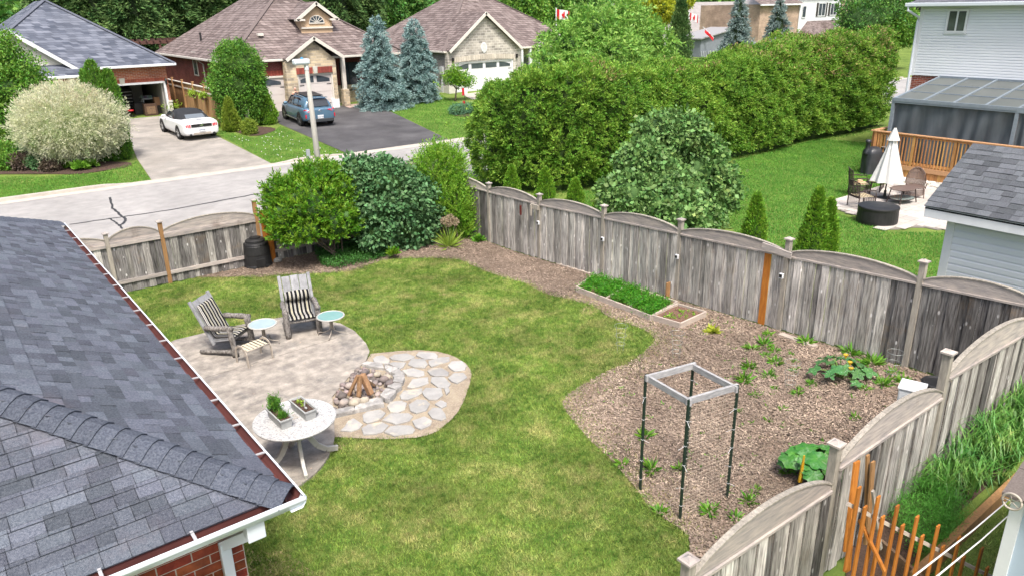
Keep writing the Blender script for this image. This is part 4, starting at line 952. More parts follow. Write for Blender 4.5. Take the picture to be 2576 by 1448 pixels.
def chips(name, poly, dens, L0, W0, mat, holes=(), clip=None):
    P = scatter(poly, int(area(poly)*dens), holes)
    if clip is not None: P = P[inpoly(P, clip)]
    n = len(P); z = gz(P[:,0], P[:,1])+.02+rng.uniform(0,.02,n); C = np.c_[P, z]
    d = rng.normal(size=(n,3)); d[:,2] *= .25; d /= np.linalg.norm(d,axis=1)[:,None]; u_ = np.tile([0,0,1.],(n,1))+rng.normal(size=(n,3))*.25; s = np.cross(d, u_); s /= np.linalg.norm(s,axis=1)[:,None]
    a = (L0*rng.uniform(.4,1.3,n)/2)[:,None]; b = (W0*rng.uniform(.5,1.3,n)/2)[:,None]
    V = np.stack([C-d*a-s*b, C+d*a-s*b, C+d*a+s*b, C-d*a+s*b], 1); o = fast_mesh(name, V, 4, mat); o['kind'] = 'stuff'; return o
chips('leaf_litter', PATIO, 10, .03, .016, m_chip); chips('leaf_litter', FLAG, 18, .03, .016, m_chip)
GAR = [(x, y) for x, y in SOIL if y < 11]
chips('mulch', [(5,3.5),(12.3,3.5),(12.3,11.5),(9,11.5),(5,8)], 1300, .045, .010, m_chip, holes=([(x,y) for x,y in SQUARE] if 0 else [(0,0),(0,1),(1,0)],[tuple(c[:2]) for c in Cb],[tuple(c[:2]) for c in Cs]), clip=SOIL)
chips('mulch', SOIL, 260, .04, .012, m_chip, holes=([tuple(c[:2]) for c in Cb],[tuple(c[:2]) for c in Cs]))
m_clod = M('loose earth', (.19,.145,.115), (.28,.22,.175), scale=5, rough=1, rnd=.3, spec=.05, mul=(.7,.7,1.2))
chips('earth_crumbs', SOIL, 1100, .03, .026, m_clod, holes=([tuple(c[:2]) for c in Cb],[tuple(c[:2]) for c in Cs]))
m_weed = M('weed leaf', (.10,.27,.02), (.15,.33,.035), scale=3, rough=.6, rnd=.3, hue=.02, trans=.35)
def tuft(name, label, cat, p, r, n, size, asp, mat, group=None, up=.5, h=0.):
    p = _v(p); d = unit(n); d[:,2] = abs(d[:,2])*up+.12; d /= np.linalg.norm(d,axis=1)[:,None]
    P = p+d*rng.uniform(0,.35,(n,1))*r+_v([0,0,h]); V = leaves(P, d, size, asp, jit=.18, kink=.25); o = fast_mesh(name, V, 4, mat)
    return tag(o, label, cat, group)
T5 = lambda x, y: (1811.2+x/5.396, 831.8+y/5.396)
LM = [((2112,950),'squash plant'),((2050,1200),'rhubarb plant'),((1665,1260),'left stake of the plant frame'),((1710,1308),'front stake of the plant frame'),((1828,1252),'right stake of the plant frame'),((1708,795),'square raised bed'),((2005,858),'loose plank by the fence'),((2295,985),'white bucket'),((1945,800),'orange fence board'),((1793,838),'yellow-green seedling')]
seen_ = {}
def weed_label(u, v, r):
    for d, (q, nm) in sorted(((math.hypot(u-q[0], (v-q[1])*1.3), (q, nm)) for q, nm in LM), key=lambda z: z[0]):
        side = ('right of' if u > q[0] else 'left of') if abs(u-q[0]) > abs(v-q[1])*1.3 else ('in front of' if v > q[1] else 'behind')
        k = ('small', 'medium', 'broad')[0 if r < .15 else 1 if r < .21 else 2]; how = 'close' if d < 90 else 'well' if d < 170 else 'far'
        s = f'{k} low green weed {how} {side} the {nm}'
        if s not in seen_: break
    seen_[s] = 1; return s
wl = [(430,260,.22),(600,200,.26),(740,290,.2),(620,350,.16),(760,440,.22),(400,510,.24),(340,690,.26),(660,620,.2),(960,340,.12),(1000,560,.14),(1020,430,.12),(470,890,.16),(740,800,.12),(1040,870,.16),(860,1070,.13),(270,1110,.12),(1960,800,.18),(2210,740,.26),(2060,460,.34),(1770,320,.3),(1830,1200,.16),(1170,170,.26),(650,70,.2),(2350,590,.2),(2480,700,.22),(1240,740,.18)]
for k, (x, y, r) in enumerate(wl):
    p = pg(*T5(x, y)); tuft('weed', weed_label(*T5(x, y), r), 'weed', p, r*.85, int(30+r*160), r*.62, .22, m_weed, 'weeds in the vegetable plot', up=.45)
for k, (u, v, r) in enumerate(((1622,1100,.2),(1640,1185,.22),(1710,1180,.14),(1980,1190,.14),(1900,1235,.12),(1885,1262,.16),(1785,1290,.2),(1850,1305,.14),(2010,985,.12),(1930,1060,.1),(1565,1170,.16),(1660,1290,.16))):
    tuft('weed', weed_label(u, v, r), 'weed', pg(u, v), r, 50, r*.75, .25, m_weed, 'weeds near the garden frame', up=.5)
p = pg(1793, 838); tuft('young_plant', 'single small yellow-green plant in mulch near the square bed', 'plant', p, .16, 60, .16, .4, M('yellow green leaf', (.42,.46,.05),(.3,.38,.04), rough=.6, trans=.3, rnd=.2), up=1.2)
sp_ = scatter(SOIL, 420); sp_ = np.c_[sp_, gz(sp_[:,0],sp_[:,1])+.015]; sp_ = sp_[(sp_[:,1] < 9.5) & (sp_[:,0] > 5.5)]
P = np.repeat(sp_, 7, 0); d = unit(len(P)); d[:,2] = abs(d[:,2])*.6; fast_mesh('small_sprouts', leaves(P, d, .06, .3, jit=.1), 4, m_weed)['kind'] = 'stuff'
# lobed squash leaves and rhubarb: each big leaf its own part
def lobed(R0, lobes, depth, mat, name):
    n = 40; V = [(0,0,.0)]
    for i in range(n):
        a = 2*math.pi*i/n; k = 1-depth*(.5+.5*math.cos(lobes*a+math.pi)); k *= (.9+.1*math.cos(a)); r = R0*k*(.96+.08*random.random())
        V.append((r*math.cos(a)*.95, r*math.sin(a), .10*R0*math.cos(2*a)+R0*.10*math.sin(lobes*a)*.6-.12*R0*k))
    return MB().add(V, [(0, i+1, (i+1)%n+1) for i in range(n)]).mesh(name, mat, smooth=True)
m_sq = M('squash leaf', (.045,.15,.045), (.085,.22,.065), scale=14, rough=.6, rnd=.22, hue=.015, trans=.2, spots=((.22,.34,.22),26,.28), spec=.3)
m_stem = M('green stem', (.13,.24,.05), rough=.6)
def leafy(name, label, cat, base, R1, n, hz, mesh, sc, seed=0):
    T = thing(name, label, cat, tuple(base)); q = np.random.default_rng(seed)
    for k in range(n):
        a = 2*math.pi*k/n+q.uniform(-.4,.4); r = R1*(.35+.65*((k*7)%n)/n); z = hz*(1.15-.6*r/R1)+q.uniform(-.03,.03)
        tip = _v([r*math.cos(a), r*math.sin(a), z]); st = MB(); st.tube([(0,0,0), tip*.5+_v([0,0,z*.3]), tip], .009, 5); st.build('stem', m_stem, T, world=False, recalc=False)
        o = piece('leaf', mesh, T, tip, (q.uniform(-.35,.35), .25+q.uniform(-.2,.5)*(r/R1), a), [sc*q.uniform(.75,1.2)]*3)
    return T
lm = lobed(.2, 5, .42, m_sq, 'leaf')
b = pg(2112, 950); Tz = leafy('squash_plant', 'squash plant with big lobed leaves and yellow flowers near the fence', 'plant', b, .50, 17, .32, lm, .85, 2)
m_yel = M('squash blossom', (.75,.42,.02), (.6,.45,.05), rough=.6, trans=.3)
for x, y, z in ((-.02,-.15,.3),(.06,-.02,.36),(-.1,-.22,.24)):
    mb = MB(); mb.lathe((x,y,z), [(.01,0),(.02,.03),(.045,.07)], n=7, cap=False); mb.build('blossom', m_yel, Tz, world=False)
m_rh = M('rhubarb leaf', (.03,.15,.025), (.07,.24,.03), scale=9, rough=.45, rnd=.2, hue=.01, trans=.2, big=((.14,.30,.12),6,.5,.62))
lm2 = lobed(.3, 7, .14, m_rh, 'leaf')
b = pg(2050, 1200); lm2 = lm2; Tr = leafy('rhubarb_plant', 'rhubarb plant with large dark crinkled leaves beside the fence post', 'plant', b, .42, 24, .42, lm2, .6, 5)
mb = MB(); mb.tube([(-.38,.0,.1),(-.36,.0,.5)], [.03,.012], 6); mb.build('seed_stalk', m_yel, Tr, world=False)
# ------------------------------------------------------------------ shrubs inside the yard
def ppm(u, v, Y): p = pY(u, v, Y); q = RW.T @ (p-_v([0,0,CAMH])); return FPX/-q[2]
def E_(u, v, Y, ru, rv, ry=None):
    p = pY(u, v, Y); k = ppm(u, v, Y); return (p, _v([ru/k, (ry if ry else ru)/k, rv/k]))
def shrub(name, label, cat, base, ells, n, per, spread, size, asp, mat, jit=.6, droop=0., stems=5, stem_r=.025, group=None, core=.80, kink=.15, stem_h=.5, low=-.75, corem=None, flat=1., bias=(0,0,0), sprig=0):
    T = thing(name, label, cat, tuple(base), group=group)
    cs = [e[0] for e in ells]; rs = [e[1] for e in ells]
    if sprig:
        P, d = clumps(cs, rs, int(n*1.15), 1, spread, low=low, flat=flat, rin=.8); V_ = sprigs(P-d*sprig*.5, d*.8+_v(bias), sprig, per, size, asp, droop=droop)
    else:
        P, d = clumps(cs, rs, n, per, spread, low=low, flat=flat); d = d*.8+_v(bias); V_ = leaves(P, d, size, asp, jit=jit, droop=droop, kink=kink)
    o = fast_mesh('foliage', V_, 4, mat, T); o.parent = T
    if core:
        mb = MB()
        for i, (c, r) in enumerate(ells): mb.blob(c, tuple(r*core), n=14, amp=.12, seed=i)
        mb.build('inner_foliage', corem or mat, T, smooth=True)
    st = MB()
    for k in range(stems):
        c = cs[k % len(cs)]; a = rng.uniform(0,6.28); b0 = _v(base)+_v([.12*math.cos(a)*stems**.5*.5, .12*math.sin(a)*stems**.5*.5, -.03])
        st.tube([b0, b0*.5+c*.5+rng.normal(size=3)*.06, c+rng.normal(size=3)*.1], [stem_r, stem_r*.7, stem_r*.4], 6)
    if stems: st.build('stems', m_twig, T, recalc=False)
    return T
m_twig = M('grey brown twig', (.15,.115,.09), (.10,.08,.06), scale=20, rough=.95)
m_g1 = M('bright shrub leaf', (.085,.24,.015), (.21,.38,.03), scale=2.5, rough=.5, rnd=.35, hue=.025, trans=.35, spec=.35)
m_g2 = M('lilac leaf', (.055,.145,.05), (.11,.22,.09), scale=2, rough=.55, rnd=.35, hue=.02, trans=.15, spec=.3)
m_g2b = M('pale lilac leaf', (.095,.205,.05), (.165,.29,.09), scale=2, rough=.52, rnd=.35, hue=.02, trans=.2, spec=.3, big=((.22,.28,.08),1.6,.58,.7))
m_g3 = M('yellow green privet leaf', (.16,.36,.03), (.27,.46,.05), scale=2, rough=.5, rnd=.3, hue=.02, trans=.4)
m_leafshade = M('inner leaf', (.03,.08,.015), (.05,.11,.025), scale=3, rough=.8, rnd=.2)  # inner cores painted dark, so gaps between leaves look shaded
YS = 18.95
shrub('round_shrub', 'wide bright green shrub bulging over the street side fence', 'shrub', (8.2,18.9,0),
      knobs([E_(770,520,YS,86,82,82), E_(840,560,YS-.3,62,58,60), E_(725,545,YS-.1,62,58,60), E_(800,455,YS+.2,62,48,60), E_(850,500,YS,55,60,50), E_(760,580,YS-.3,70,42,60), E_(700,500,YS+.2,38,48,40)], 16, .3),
      2300, 18, .05, .095, .36, m_g1, stems=9, low=-.5, bias=(0,0,.55), corem=m_leafshade, core=.68, sprig=.24)
YL = 18.6
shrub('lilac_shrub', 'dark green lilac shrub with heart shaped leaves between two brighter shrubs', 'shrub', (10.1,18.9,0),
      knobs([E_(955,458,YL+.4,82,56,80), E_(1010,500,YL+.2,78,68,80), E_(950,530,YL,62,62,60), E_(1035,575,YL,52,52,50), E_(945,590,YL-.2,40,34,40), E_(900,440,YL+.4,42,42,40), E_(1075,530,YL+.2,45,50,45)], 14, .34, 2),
      2100, 11, .075, .115, .78, m_g2, droop=.45, jit=.6, stems=14, stem_r=.022, low=-.6, corem=m_leafshade, core=.68)
YP = 18.3
shrub('privet_shrub', 'tall loose yellow-green shrub with bare stems next to the fence corner', 'shrub', (11.5,18.2,0),
      [E_(1085,430,YP+.5,45,50,40), E_(1135,420,YP+.4,38,48,40), E_(1110,490,YP+.3,45,55,45), E_(1150,520,YP,38,50,35), E_(1170,570,YP-.1,26,45,28), E_(1100,400,YP+.5,30,36,30), E_(1140,470,YP+.3,45,50,40)],
      2300, 16, .085, .06, .5, m_g3, sprig=.34, bias=(0,0,.9), stems=26, stem_r=.012, low=-.9, core=0)
# wisps reaching up from it
P = []; 
for (u, v) in ((1045,405),(1060,390),(1080,385),(1110,372),(1135,378),(1150,370),(1165,385),(1180,420),(1185,450),(1190,560),(1195,600),(1190,530)):
    c = pY(u, v, YP+.4); q = c+_v([0,0,-.45])
    for f in np.linspace(0,1,22): P.append(q*(1-f)+c*f+rng.normal(size=3)*.05)
P = np.array(P); P = np.repeat(P, 4, 0)+rng.normal(size=(len(P)*4,3))*.03
o = fast_mesh('shoot_leaves', leaves(P, np.tile([0,0,.8],(len(P),1)), .055, .5, jit=.9), 4, m_g3); sh = bpy.data.objects['privet_shrub']; o.location = tuple(-_v(sh.location)); o.parent = sh
# allium heads, strappy plant, ground cover
T = thing('allium_flowers', 'pale tan ball shaped flower heads on stems in front of the tall shrub', 'flowers', tuple(pg(1128,620)))
m_all = M('faded allium head', (.45,.36,.24), (.35,.28,.2), rough=.9, rnd=.3, trans=.2)
for u, v in ((1118,556),(1132,548),(1145,558),(1128,562)):
    c = pY(u, v, 17.9); P = c+unit(500)*.11*rng.uniform(.6,1,(500,1)); o = fast_mesh('flower_head', leaves(P, (P-c)*8, .035, .5), 4, m_all, T); o.parent = T
    b = wloc(T); mb = MB(); mb.tube([b, (b+c)/2+_v([.03,0,0]), c], .008, 5); mb.build('stalk', m_stem, T, recalc=False)
p = pg(1128, 622); tuft('strappy_plant', 'yellow-green strappy lily clump on soil under the allium heads', 'plant', p, .3, 130, .5, .06, M('striped lily leaf', (.30,.40,.06),(.2,.33,.04), rough=.6, rnd=.25, trans=.3), up=.9)
p = pg(1150, 600); tuft('grass_clump', 'upright green leaf clump at the foot of the tall shrub', 'plant', p, .22, 160, .8, .035, m_weed, up=3.)
gc = poly_at([(792,640),(850,625),(940,610),(985,640),(960,655),(900,668),(850,680),(810,672)])
P = scatter(gc, 2600); P = np.c_[P, gz(P[:,0],P[:,1])+rng.uniform(.02,.2,len(P))]; P = np.repeat(P, 4, 0)+rng.normal(size=(len(P)*4,3))*.03; d = unit(len(P)); d[:,2] = abs(d[:,2])+.3
fast_mesh('ground_cover', leaves(P, d, .055, .5), 4, M('ground cover leaf', (.03,.12,.018),(.06,.19,.03), scale=3, rough=.6, rnd=.3, trans=.25))['kind'] = 'stuff'
# low shrubs at the lilac foot and by the right fence
tuft('small_shrub', 'small yellow tinged shrub at the foot of the dark lilac', 'shrub', pg(990,652)+_v([0,0,.15]), .4, 260, .12, .5, m_g1, up=1.)
tuft('small_shrub', 'small leafy plant beside the corner of the right fence', 'shrub', pg(1205,608)+_v([0,0,.02]), .35, 220, .14, .4, m_weed, up=.9)
# ------------------------------------------------------------------ neighbour on the right: hedge
m_hedge = M('cedar hedge spray', (.125,.29,.028), (.29,.46,.065), scale=1.6, rough=.6, rnd=.42, hue=.025, trans=.35, detail=8, big=((.09,.225,.025),.5,.50,.70))
m_hedgeshade = M('inner hedge', (.02,.045,.008), (.035,.07,.012), scale=4, rough=.9)  # hedge core in a darkened green that stands in for interior shade
m_hbrown = M('dead cedar tips', (.36,.22,.10), (.28,.24,.12), scale=3, rough=.9, rnd=.3)
HP = np.array([(17.2,24.6),(16.75,23.6),(16.7,22.7),(17.2,21.7),(18.2,20.8),(20.5,20.3),(24,20.6),(28,20.6),(31,20.4),(34,20.9),(38.5,20.6),(42,21)])
HT = np.array([3.3,3.6,3.9,4.15,4.25,4.25,3.98,4.1,4.45,4.75,4.75,4.8])
def hpt(s):   # s in segment units (array)
    i = np.clip(s.astype(int), 0, len(HP)-2); f = (s-i)[:,None]; return HP[i]*(1-f)+HP[i+1]*f, HT[i]*(1-f[:,0])+HT[i+1]*f[:,0]
segl = np.linalg.norm(np.diff(HP, axis=0), axis=1); cum = np.r_[0, np.cumsum(segl)]
def spos(m): i = np.clip(np.searchsorted(cum, m, side='right')-1, 0, len(segl)-1); return i+(m-cum[i])/segl[i]
def wavy(m, z): return .09*np.sin(m*1.3+2.*np.sin(z*1.3+m*.21))+.08*np.sin(m*4.3+z*3.9+np.sin(m*.7)*2)+.09*np.sin(m*7.7-z*5.+3*np.sin(m*.37))+.08*np.sin(z*8+m*2+np.sin(m*3.3))
HEDGE = thing('cedar_hedge', 'tall clipped green cedar hedge running along the neighbouring lawn', 'hedge', (20.5,21,0))
DEP = 2.3
n = 19000; m_ = rng.uniform(0, cum[-1], n); c2, ht = hpt(spos(m_)); z = rng.uniform(.05, 1., n)**.9
zz = z*ht; tv = np.roll(HP,-1,0)-HP; tv = tv[np.clip(spos(m_).astype(int),0,len(HP)-2)]; tv /= np.linalg.norm(tv,axis=1)[:,None]
nrm = np.c_[tv[:,1], -tv[:,0]]; bulge = wavy(m_, zz)+.25*np.sin(z*3.1)-.55*np.clip(z-.86,0,1)*4+rng.uniform(-.1,.1,n)
Pf = np.c_[c2+nrm*bulge[:,None], zz]; Df = np.c_[nrm*1., .35+.9*np.clip(z-.8,0,1)*4]
n = 8000; m2 = rng.uniform(0, cum[-1], n); c2, ht = hpt(spos(m2)); dd = rng.uniform(-.1, DEP, n); tv = (np.roll(HP,-1,0)-HP)[np.clip(spos(m2).astype(int),0,len(HP)-2)]; tv /= np.linalg.norm(tv,axis=1)[:,None]; nrm = np.c_[tv[:,1], -tv[:,0]]
zt = ht-.05+.28*np.sin(m2*2.1)*np.sin(dd*2+m2*.7)+.12*np.sin(m2*6)+rng.uniform(-.08,.12,n)-.25*np.clip(.3-dd,0,1)
Pt = np.c_[c2-nrm*dd[:,None], zt]; Dt = np.c_[nrm*.4, np.ones(n)]
n = 10; a = rng.uniform(0, 3.14, n); z = rng.uniform(.05,1,n); e = HP[0]; Pe = np.c_[e[0]-.35-.5*np.sin(a)*.9+wavy(a*2, z*4.3)*.7, e[1]+.9-1.3*np.cos(a), z*4.3]; De = np.c_[-np.sin(a), -np.cos(a), .4+0*a]
P0_ = np.vstack([Pf, Pt, Pe]); D0_ = np.vstack([Df, Dt, De]); D0_ /= np.linalg.norm(D0_,axis=1)[:,None]
o = fast_mesh('foliage', sprigs(P0_-D0_*.08, D0_+_v([0,0,.25]), .26, 13, .10, .36, splay=.75, droop=.25), 4, m_hedge, HEDGE)
k = (P0_[:,2] > 3.9) & (np.sin(P0_[:,0]*1.3)+np.sin(P0_[:,0]*3.1+P0_[:,1]) > .75) & (rng.random(len(P0_)) < .5)
k |= (P0_[:,0] > 31) & (P0_[:,2] > 2.9) & (rng.random(len(P0_)) < .16)
Q = np.repeat(P0_[k], 5, 0)+rng.normal(size=(k.sum()*5,3))*.05; o = fast_mesh('dead_tips', leaves(Q+D0_[k].repeat(5,0)*.05, np.repeat(D0_[k],5,0), .11, .3, jit=.5), 4, m_hbrown, HEDGE)
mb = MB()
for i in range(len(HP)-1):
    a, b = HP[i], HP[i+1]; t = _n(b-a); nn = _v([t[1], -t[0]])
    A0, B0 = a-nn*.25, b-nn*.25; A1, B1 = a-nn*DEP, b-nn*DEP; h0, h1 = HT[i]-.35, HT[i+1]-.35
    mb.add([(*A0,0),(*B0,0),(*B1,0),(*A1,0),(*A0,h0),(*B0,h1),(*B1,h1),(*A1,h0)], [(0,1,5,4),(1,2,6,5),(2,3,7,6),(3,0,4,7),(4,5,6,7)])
mb.build('inner_foliage', m_hedgeshade, HEDGE)
for x, y, r in ((2045,337,3),(2060,336,2)): pass
# big lilac beyond the right fence
YB = 15.6
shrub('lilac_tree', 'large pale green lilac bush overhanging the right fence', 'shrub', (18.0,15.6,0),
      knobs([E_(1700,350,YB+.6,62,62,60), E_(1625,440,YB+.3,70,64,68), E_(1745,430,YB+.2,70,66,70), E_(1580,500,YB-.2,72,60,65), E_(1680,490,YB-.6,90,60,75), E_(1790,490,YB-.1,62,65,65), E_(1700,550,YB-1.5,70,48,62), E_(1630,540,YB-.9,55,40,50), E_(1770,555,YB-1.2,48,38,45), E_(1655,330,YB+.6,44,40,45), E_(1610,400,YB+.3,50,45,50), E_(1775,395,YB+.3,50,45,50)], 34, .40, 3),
      2500, 12, .1, .15, .75, m_g2b, droop=.4, jit=.6, stems=10, stem_r=.04, low=-.7, core=.66, corem=m_leafshade)
# small cedars
m_ced = M('young cedar spray', (.12,.28,.02), (.21,.38,.035), scale=5, rough=.6, rnd=.35, hue=.02, trans=.3)
m_cedshade = M('inner cedar', (.03,.07,.01), rough=.9)  # cedar cores coloured near-black green to imitate shade behind the sprays
def cedar(label, base, h, r, n=900, top2=None, mat=None, group='small pointed cedars', size=.085, name='cedar_shrub', jit=.35, wob_=.12):
    base = _v(base); T = thing(name, label, 'cedar', tuple(base), group=group); mat = mat or m_ced
    t = rng.uniform(0,1,n)**.85; a = rng.uniform(0,6.283,n); prof = np.where(t < .12, .75+t*2, (1-t)**.72*1.12+.02); rr = r*prof*(1+wob_*np.sin(a*3+t*9)+rng.uniform(-.12,.08,n))
    P = np.c_[rr*np.cos(a), rr*np.sin(a), t*h]; D = np.c_[np.cos(a)*.55, np.sin(a)*.55, np.full(n,.9)]
    if top2 is not None:
        dx, dy, k = top2; P = np.vstack([P, P*_v([k,k,k])+_v([dx,dy,0])]); D = np.vstack([D, D])
    P = np.repeat(P, 5, 0)+rng.normal(size=(len(P)*5,3))*r*.07; D = np.repeat(D, 5, 0)
    o = fast_mesh('foliage', leaves(P+base, D, size, .36, jit=jit), 4, mat, T)
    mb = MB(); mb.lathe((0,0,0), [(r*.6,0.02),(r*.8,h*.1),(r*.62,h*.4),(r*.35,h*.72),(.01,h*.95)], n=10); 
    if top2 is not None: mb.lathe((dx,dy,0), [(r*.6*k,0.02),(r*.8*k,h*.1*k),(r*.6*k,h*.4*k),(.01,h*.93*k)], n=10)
    mb.build('inner_foliage', m_cedshade, T, world=False, smooth=True); return T
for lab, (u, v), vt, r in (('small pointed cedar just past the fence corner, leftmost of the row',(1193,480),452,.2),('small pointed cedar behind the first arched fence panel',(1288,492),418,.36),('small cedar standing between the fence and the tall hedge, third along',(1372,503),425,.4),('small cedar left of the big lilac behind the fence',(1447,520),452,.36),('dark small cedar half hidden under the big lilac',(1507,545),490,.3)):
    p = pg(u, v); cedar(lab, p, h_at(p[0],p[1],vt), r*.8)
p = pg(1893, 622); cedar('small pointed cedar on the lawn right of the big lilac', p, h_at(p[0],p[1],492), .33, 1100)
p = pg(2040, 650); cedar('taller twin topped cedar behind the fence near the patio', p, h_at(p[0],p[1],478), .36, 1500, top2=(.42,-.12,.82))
# stake by it
p = pg(2040, 560); mb = MB(); mb.tube([p, p+_v([0,0,.75])], .015, 6); mb.tube([p+_v([0,0,.75]), p+_v([.12,0,.75])], .012, 6); tag(mb.build('garden_light', m_black, None), 'thin black hooked garden light on the lawn beside the cedar', 'light')
# street side fence of the neighbour
fence_run('board_fence', 'dark short fence piece in front of the hedge beyond the yard corner', [(12.5,22.9),(14.9,22.9)], 1.6, 1.35, (0,-1), dark=lambda i,k: True, lowrail=False, arch=.2, nb=15)
# ------------------------------------------------------------------ paver patio with furniture
m_pav = M('grey tan paver', (.46,.42,.38), (.38,.355,.33), scale=2, rough=.9, rnd=.14, hue=.01, bump=.2, spec=.2)
PAV = poly_at([(2065,515),(2130,498),(2190,478),(2262,458),(2330,470),(2400,480),(2480,500),(2480,560),(2372,582),(2310,570),(2240,580),(2205,572),(2190,562),(2165,545),(2110,530)])
PAVED = smooth_poly(PAV, 1)
pv = struct(drape('paved_patio', PAVED, .02, M('paver joints', (.20,.18,.16), rough=.95), thick=.03))
pm = {}
cnt = 0
y = 6.; row = 0
while y < 15.5:
    hgt = (.30,.20,.30,.40)[row % 4]; x = 20.5-(row*.17) % .4
    while x < 31:
        wd = random.choice([.3,.4,.5,.6]); c = _v([x+wd/2, y+hgt/2]); x += wd
        if inpoly(np.array([c]), PAVED)[0]:
            key = (wd, hgt)
            if key not in pm: pm[key] = MB().box((0,0,0),(wd-.015,hgt-.015,.02)).mesh('paver', m_pav)
            if cnt < 290: piece('paver', pm[key], pv, (c[0], c[1], float(gz(*c))+.026)); cnt += 1
    y += hgt; row += 1
m_riv = M('pale river stone', (.58,.55,.50), (.42,.39,.35), scale=9, rough=.8, rnd=.3)
gp_ = poly_at([(2262,455),(2330,468),(2400,478),(2470,495),(2480,478),(2400,462),(2340,452),(2270,442)]); P = scatter(gp_, 420); mb = MB()
for i, p in enumerate(P): r = rng.uniform(.05,.09); mb.blob((p[0],p[1],.03),(r*1.2,r,r*.6), n=6, amp=.15, seed=i)
mb.build('river_stones', m_riv, None, smooth=True, kind='stuff', recalc=False)
# fire bowl cover
c = (pg(2188,570)+pg(2278,566))/2; ft = tag(MB().lathe((0,0,0), [(.58,0),(.59,.02),(.60,.12),(.585,.42),(.60,.50),(.59,.53),(.3,.56),(0,.57)], n=36).build('fire_table', m_black, None, smooth=False), 'round black covered fire table on the pavers near the fence', 'fire table'); ft.location = (c[0]+.12, c[1]+.42, .03)
# umbrella
m_umb = M('off white canvas', (.62,.62,.60), (.54,.54,.52), scale=3, rough=.9, bump=.15)
ub = pg(2224, 500); T = thing('patio_umbrella', 'closed off white patio umbrella standing among the wicker chairs', 'umbrella', tuple(ub))
lean = .0
def folds(z, r, a): return r*(1+.16*math.cos(8*a+z*1.1)+.05*math.cos(16*a))
mb = MB(); zt = h_at(ub[0], ub[1], 322)
mb.grid(lambda s, t: (lambda a, r, z: (folds(z, r, a)*math.cos(a), folds(z, r, a)*math.sin(a), z))(t*2*math.pi, .075+.42*s**1.15, zt-.32-(zt-.95)*s), 14, 49); mb.build('canopy', m_umb, T, world=False, smooth=True)
mb = MB(); mb.grid(lambda s, t: (lambda a, r, z: (folds(z, r, a)*math.cos(a), folds(z, r, a)*math.sin(a), z))(t*2*math.pi, .03+.15*s, zt-.02-.42*s), 6, 33); mb.build('vent_cap', m_umb, T, world=False, smooth=True)
mb = MB(); mb.tube([(0,0,0),(0,0,zt+.02)], .024, 10); mb.build('pole', m_black, T, world=False); mb = MB(); mb.lathe((0,0,0),[(.25,0),(.25,.05),(.05,.09),(.04,.3)],n=20); mb.build('base', m_black, T, world=False)
# wicker furniture
m_wick = M('dark brown wicker', (.065,.045,.04), (.03,.022,.02), scale=40, rough=.6, rnd=.2, spec=.3)
m_wick2 = M('brown rattan', (.16,.11,.09), (.10,.07,.06), scale=40, rough=.6, rnd=.15)
m_cstrap = M('cream webbing', (.55,.46,.30), rough=.8)
def wicker_seat(label, loc, rz, wd=.62):
    T = thing('wicker_armchair', label, 'chair', loc, rz, 'dark wicker armchairs round the fire table'); w2 = wd/2
    # back: curved woven sheet built of strands
    st = MB()
    for k in range(17):
        z = .40+.032*k; st.tube([(w2*math.sin(a)*1.0, .27+.07*math.cos(a)+.10*(z-.4)*1.2, z) for a in np.linspace(-1.5,1.5,9)], .0085, 4, cap=False)
    for k in range(11):
        a = -1.4+2.8*k/10; st.tube([(w2*math.sin(a), .27+.07*math.cos(a), .38),(w2*math.sin(a), .27+.07*math.cos(a)+.065, .93)], .007, 4)
    st.build('back_weave', m_wick, T, world=False, recalc=False)
    mb = MB(); mb.tube([(-w2,.28,.0),(-w2,.28,.45),(-w2*.98,.33,.88),(-w2*.6,.40,.94),(0,.42,.96),(w2*.6,.40,.94),(w2*.98,.33,.88),(w2,.28,.45),(w2,.28,0)], .018, 7); mb.build('back_frame', m_wick, T, world=False, smooth=True)
    for s in (-1,1):
        mb = MB(); mb.tube([(s*w2,-.30,0),(s*w2,-.31,.5),(s*w2,-.27,.63),(s*w2,.0,.645),(s*w2,.3,.62)], .02, 7); mb.build('arm_frame', m_wick, T, world=False, smooth=True)
        mb = MB()
        for k in range(9): mb.tube([(s*w2,-.3,.10+.035*k),(s*w2,.28,.10+.035*k)], .007, 4, cap=False)
        mb.build('side_weave', m_wick, T, world=False, recalc=False)
    mb = MB()
    for k in range(9): mb.tube([(-w2,-.31,.10+.033*k),(w2,-.31,.10+.033*k)], .008, 4, cap=False)
    mb.build('front_weave', m_wick, T, world=False, recalc=False)
    mb = MB(); mb.beam((-w2,-.3,.41),(w2,-.3,.41),.05,.04); mb.beam((-w2,.27,.41),(w2,.27,.41),.05,.04); mb.build('seat_frame', m_wick, T, world=False)
    mb = MB()
    for k in range(5): mb.box((-w2*.75+w2*1.5*k/4,0,.415),(.03,.56,.008))
    for k in range(5): mb.box((0,-.22+.11*k,.425),(wd*.9,.03,.008))
    mb.build('seat_webbing', m_cstrap, T, world=False); return T
a = pg(2168,526); wicker_seat('dark wicker armchair with cream seat webbing, front left of the closed umbrella', (a[0]+.1,a[1]+.12,.03), R_(62))
b = pg(2178,498); wicker_seat('dark wicker armchair behind the front one, a tan hat on its seat', (b[0]+.2,b[1]+.4,.03), R_(40), .66)
p = pg(2150, 478); 
mb = MB(); mb.lathe((b[0]+.2,b[1]+.4,.47), [(.2,0),(.19,.02),(.1,.03),(.09,.09),(0,.1)], n=18); tag(mb.build('straw_hat', M('straw', (.50,.36,.22), rough=.9)), 'tan straw hat lying on the rear wicker armchair seat', 'hat')
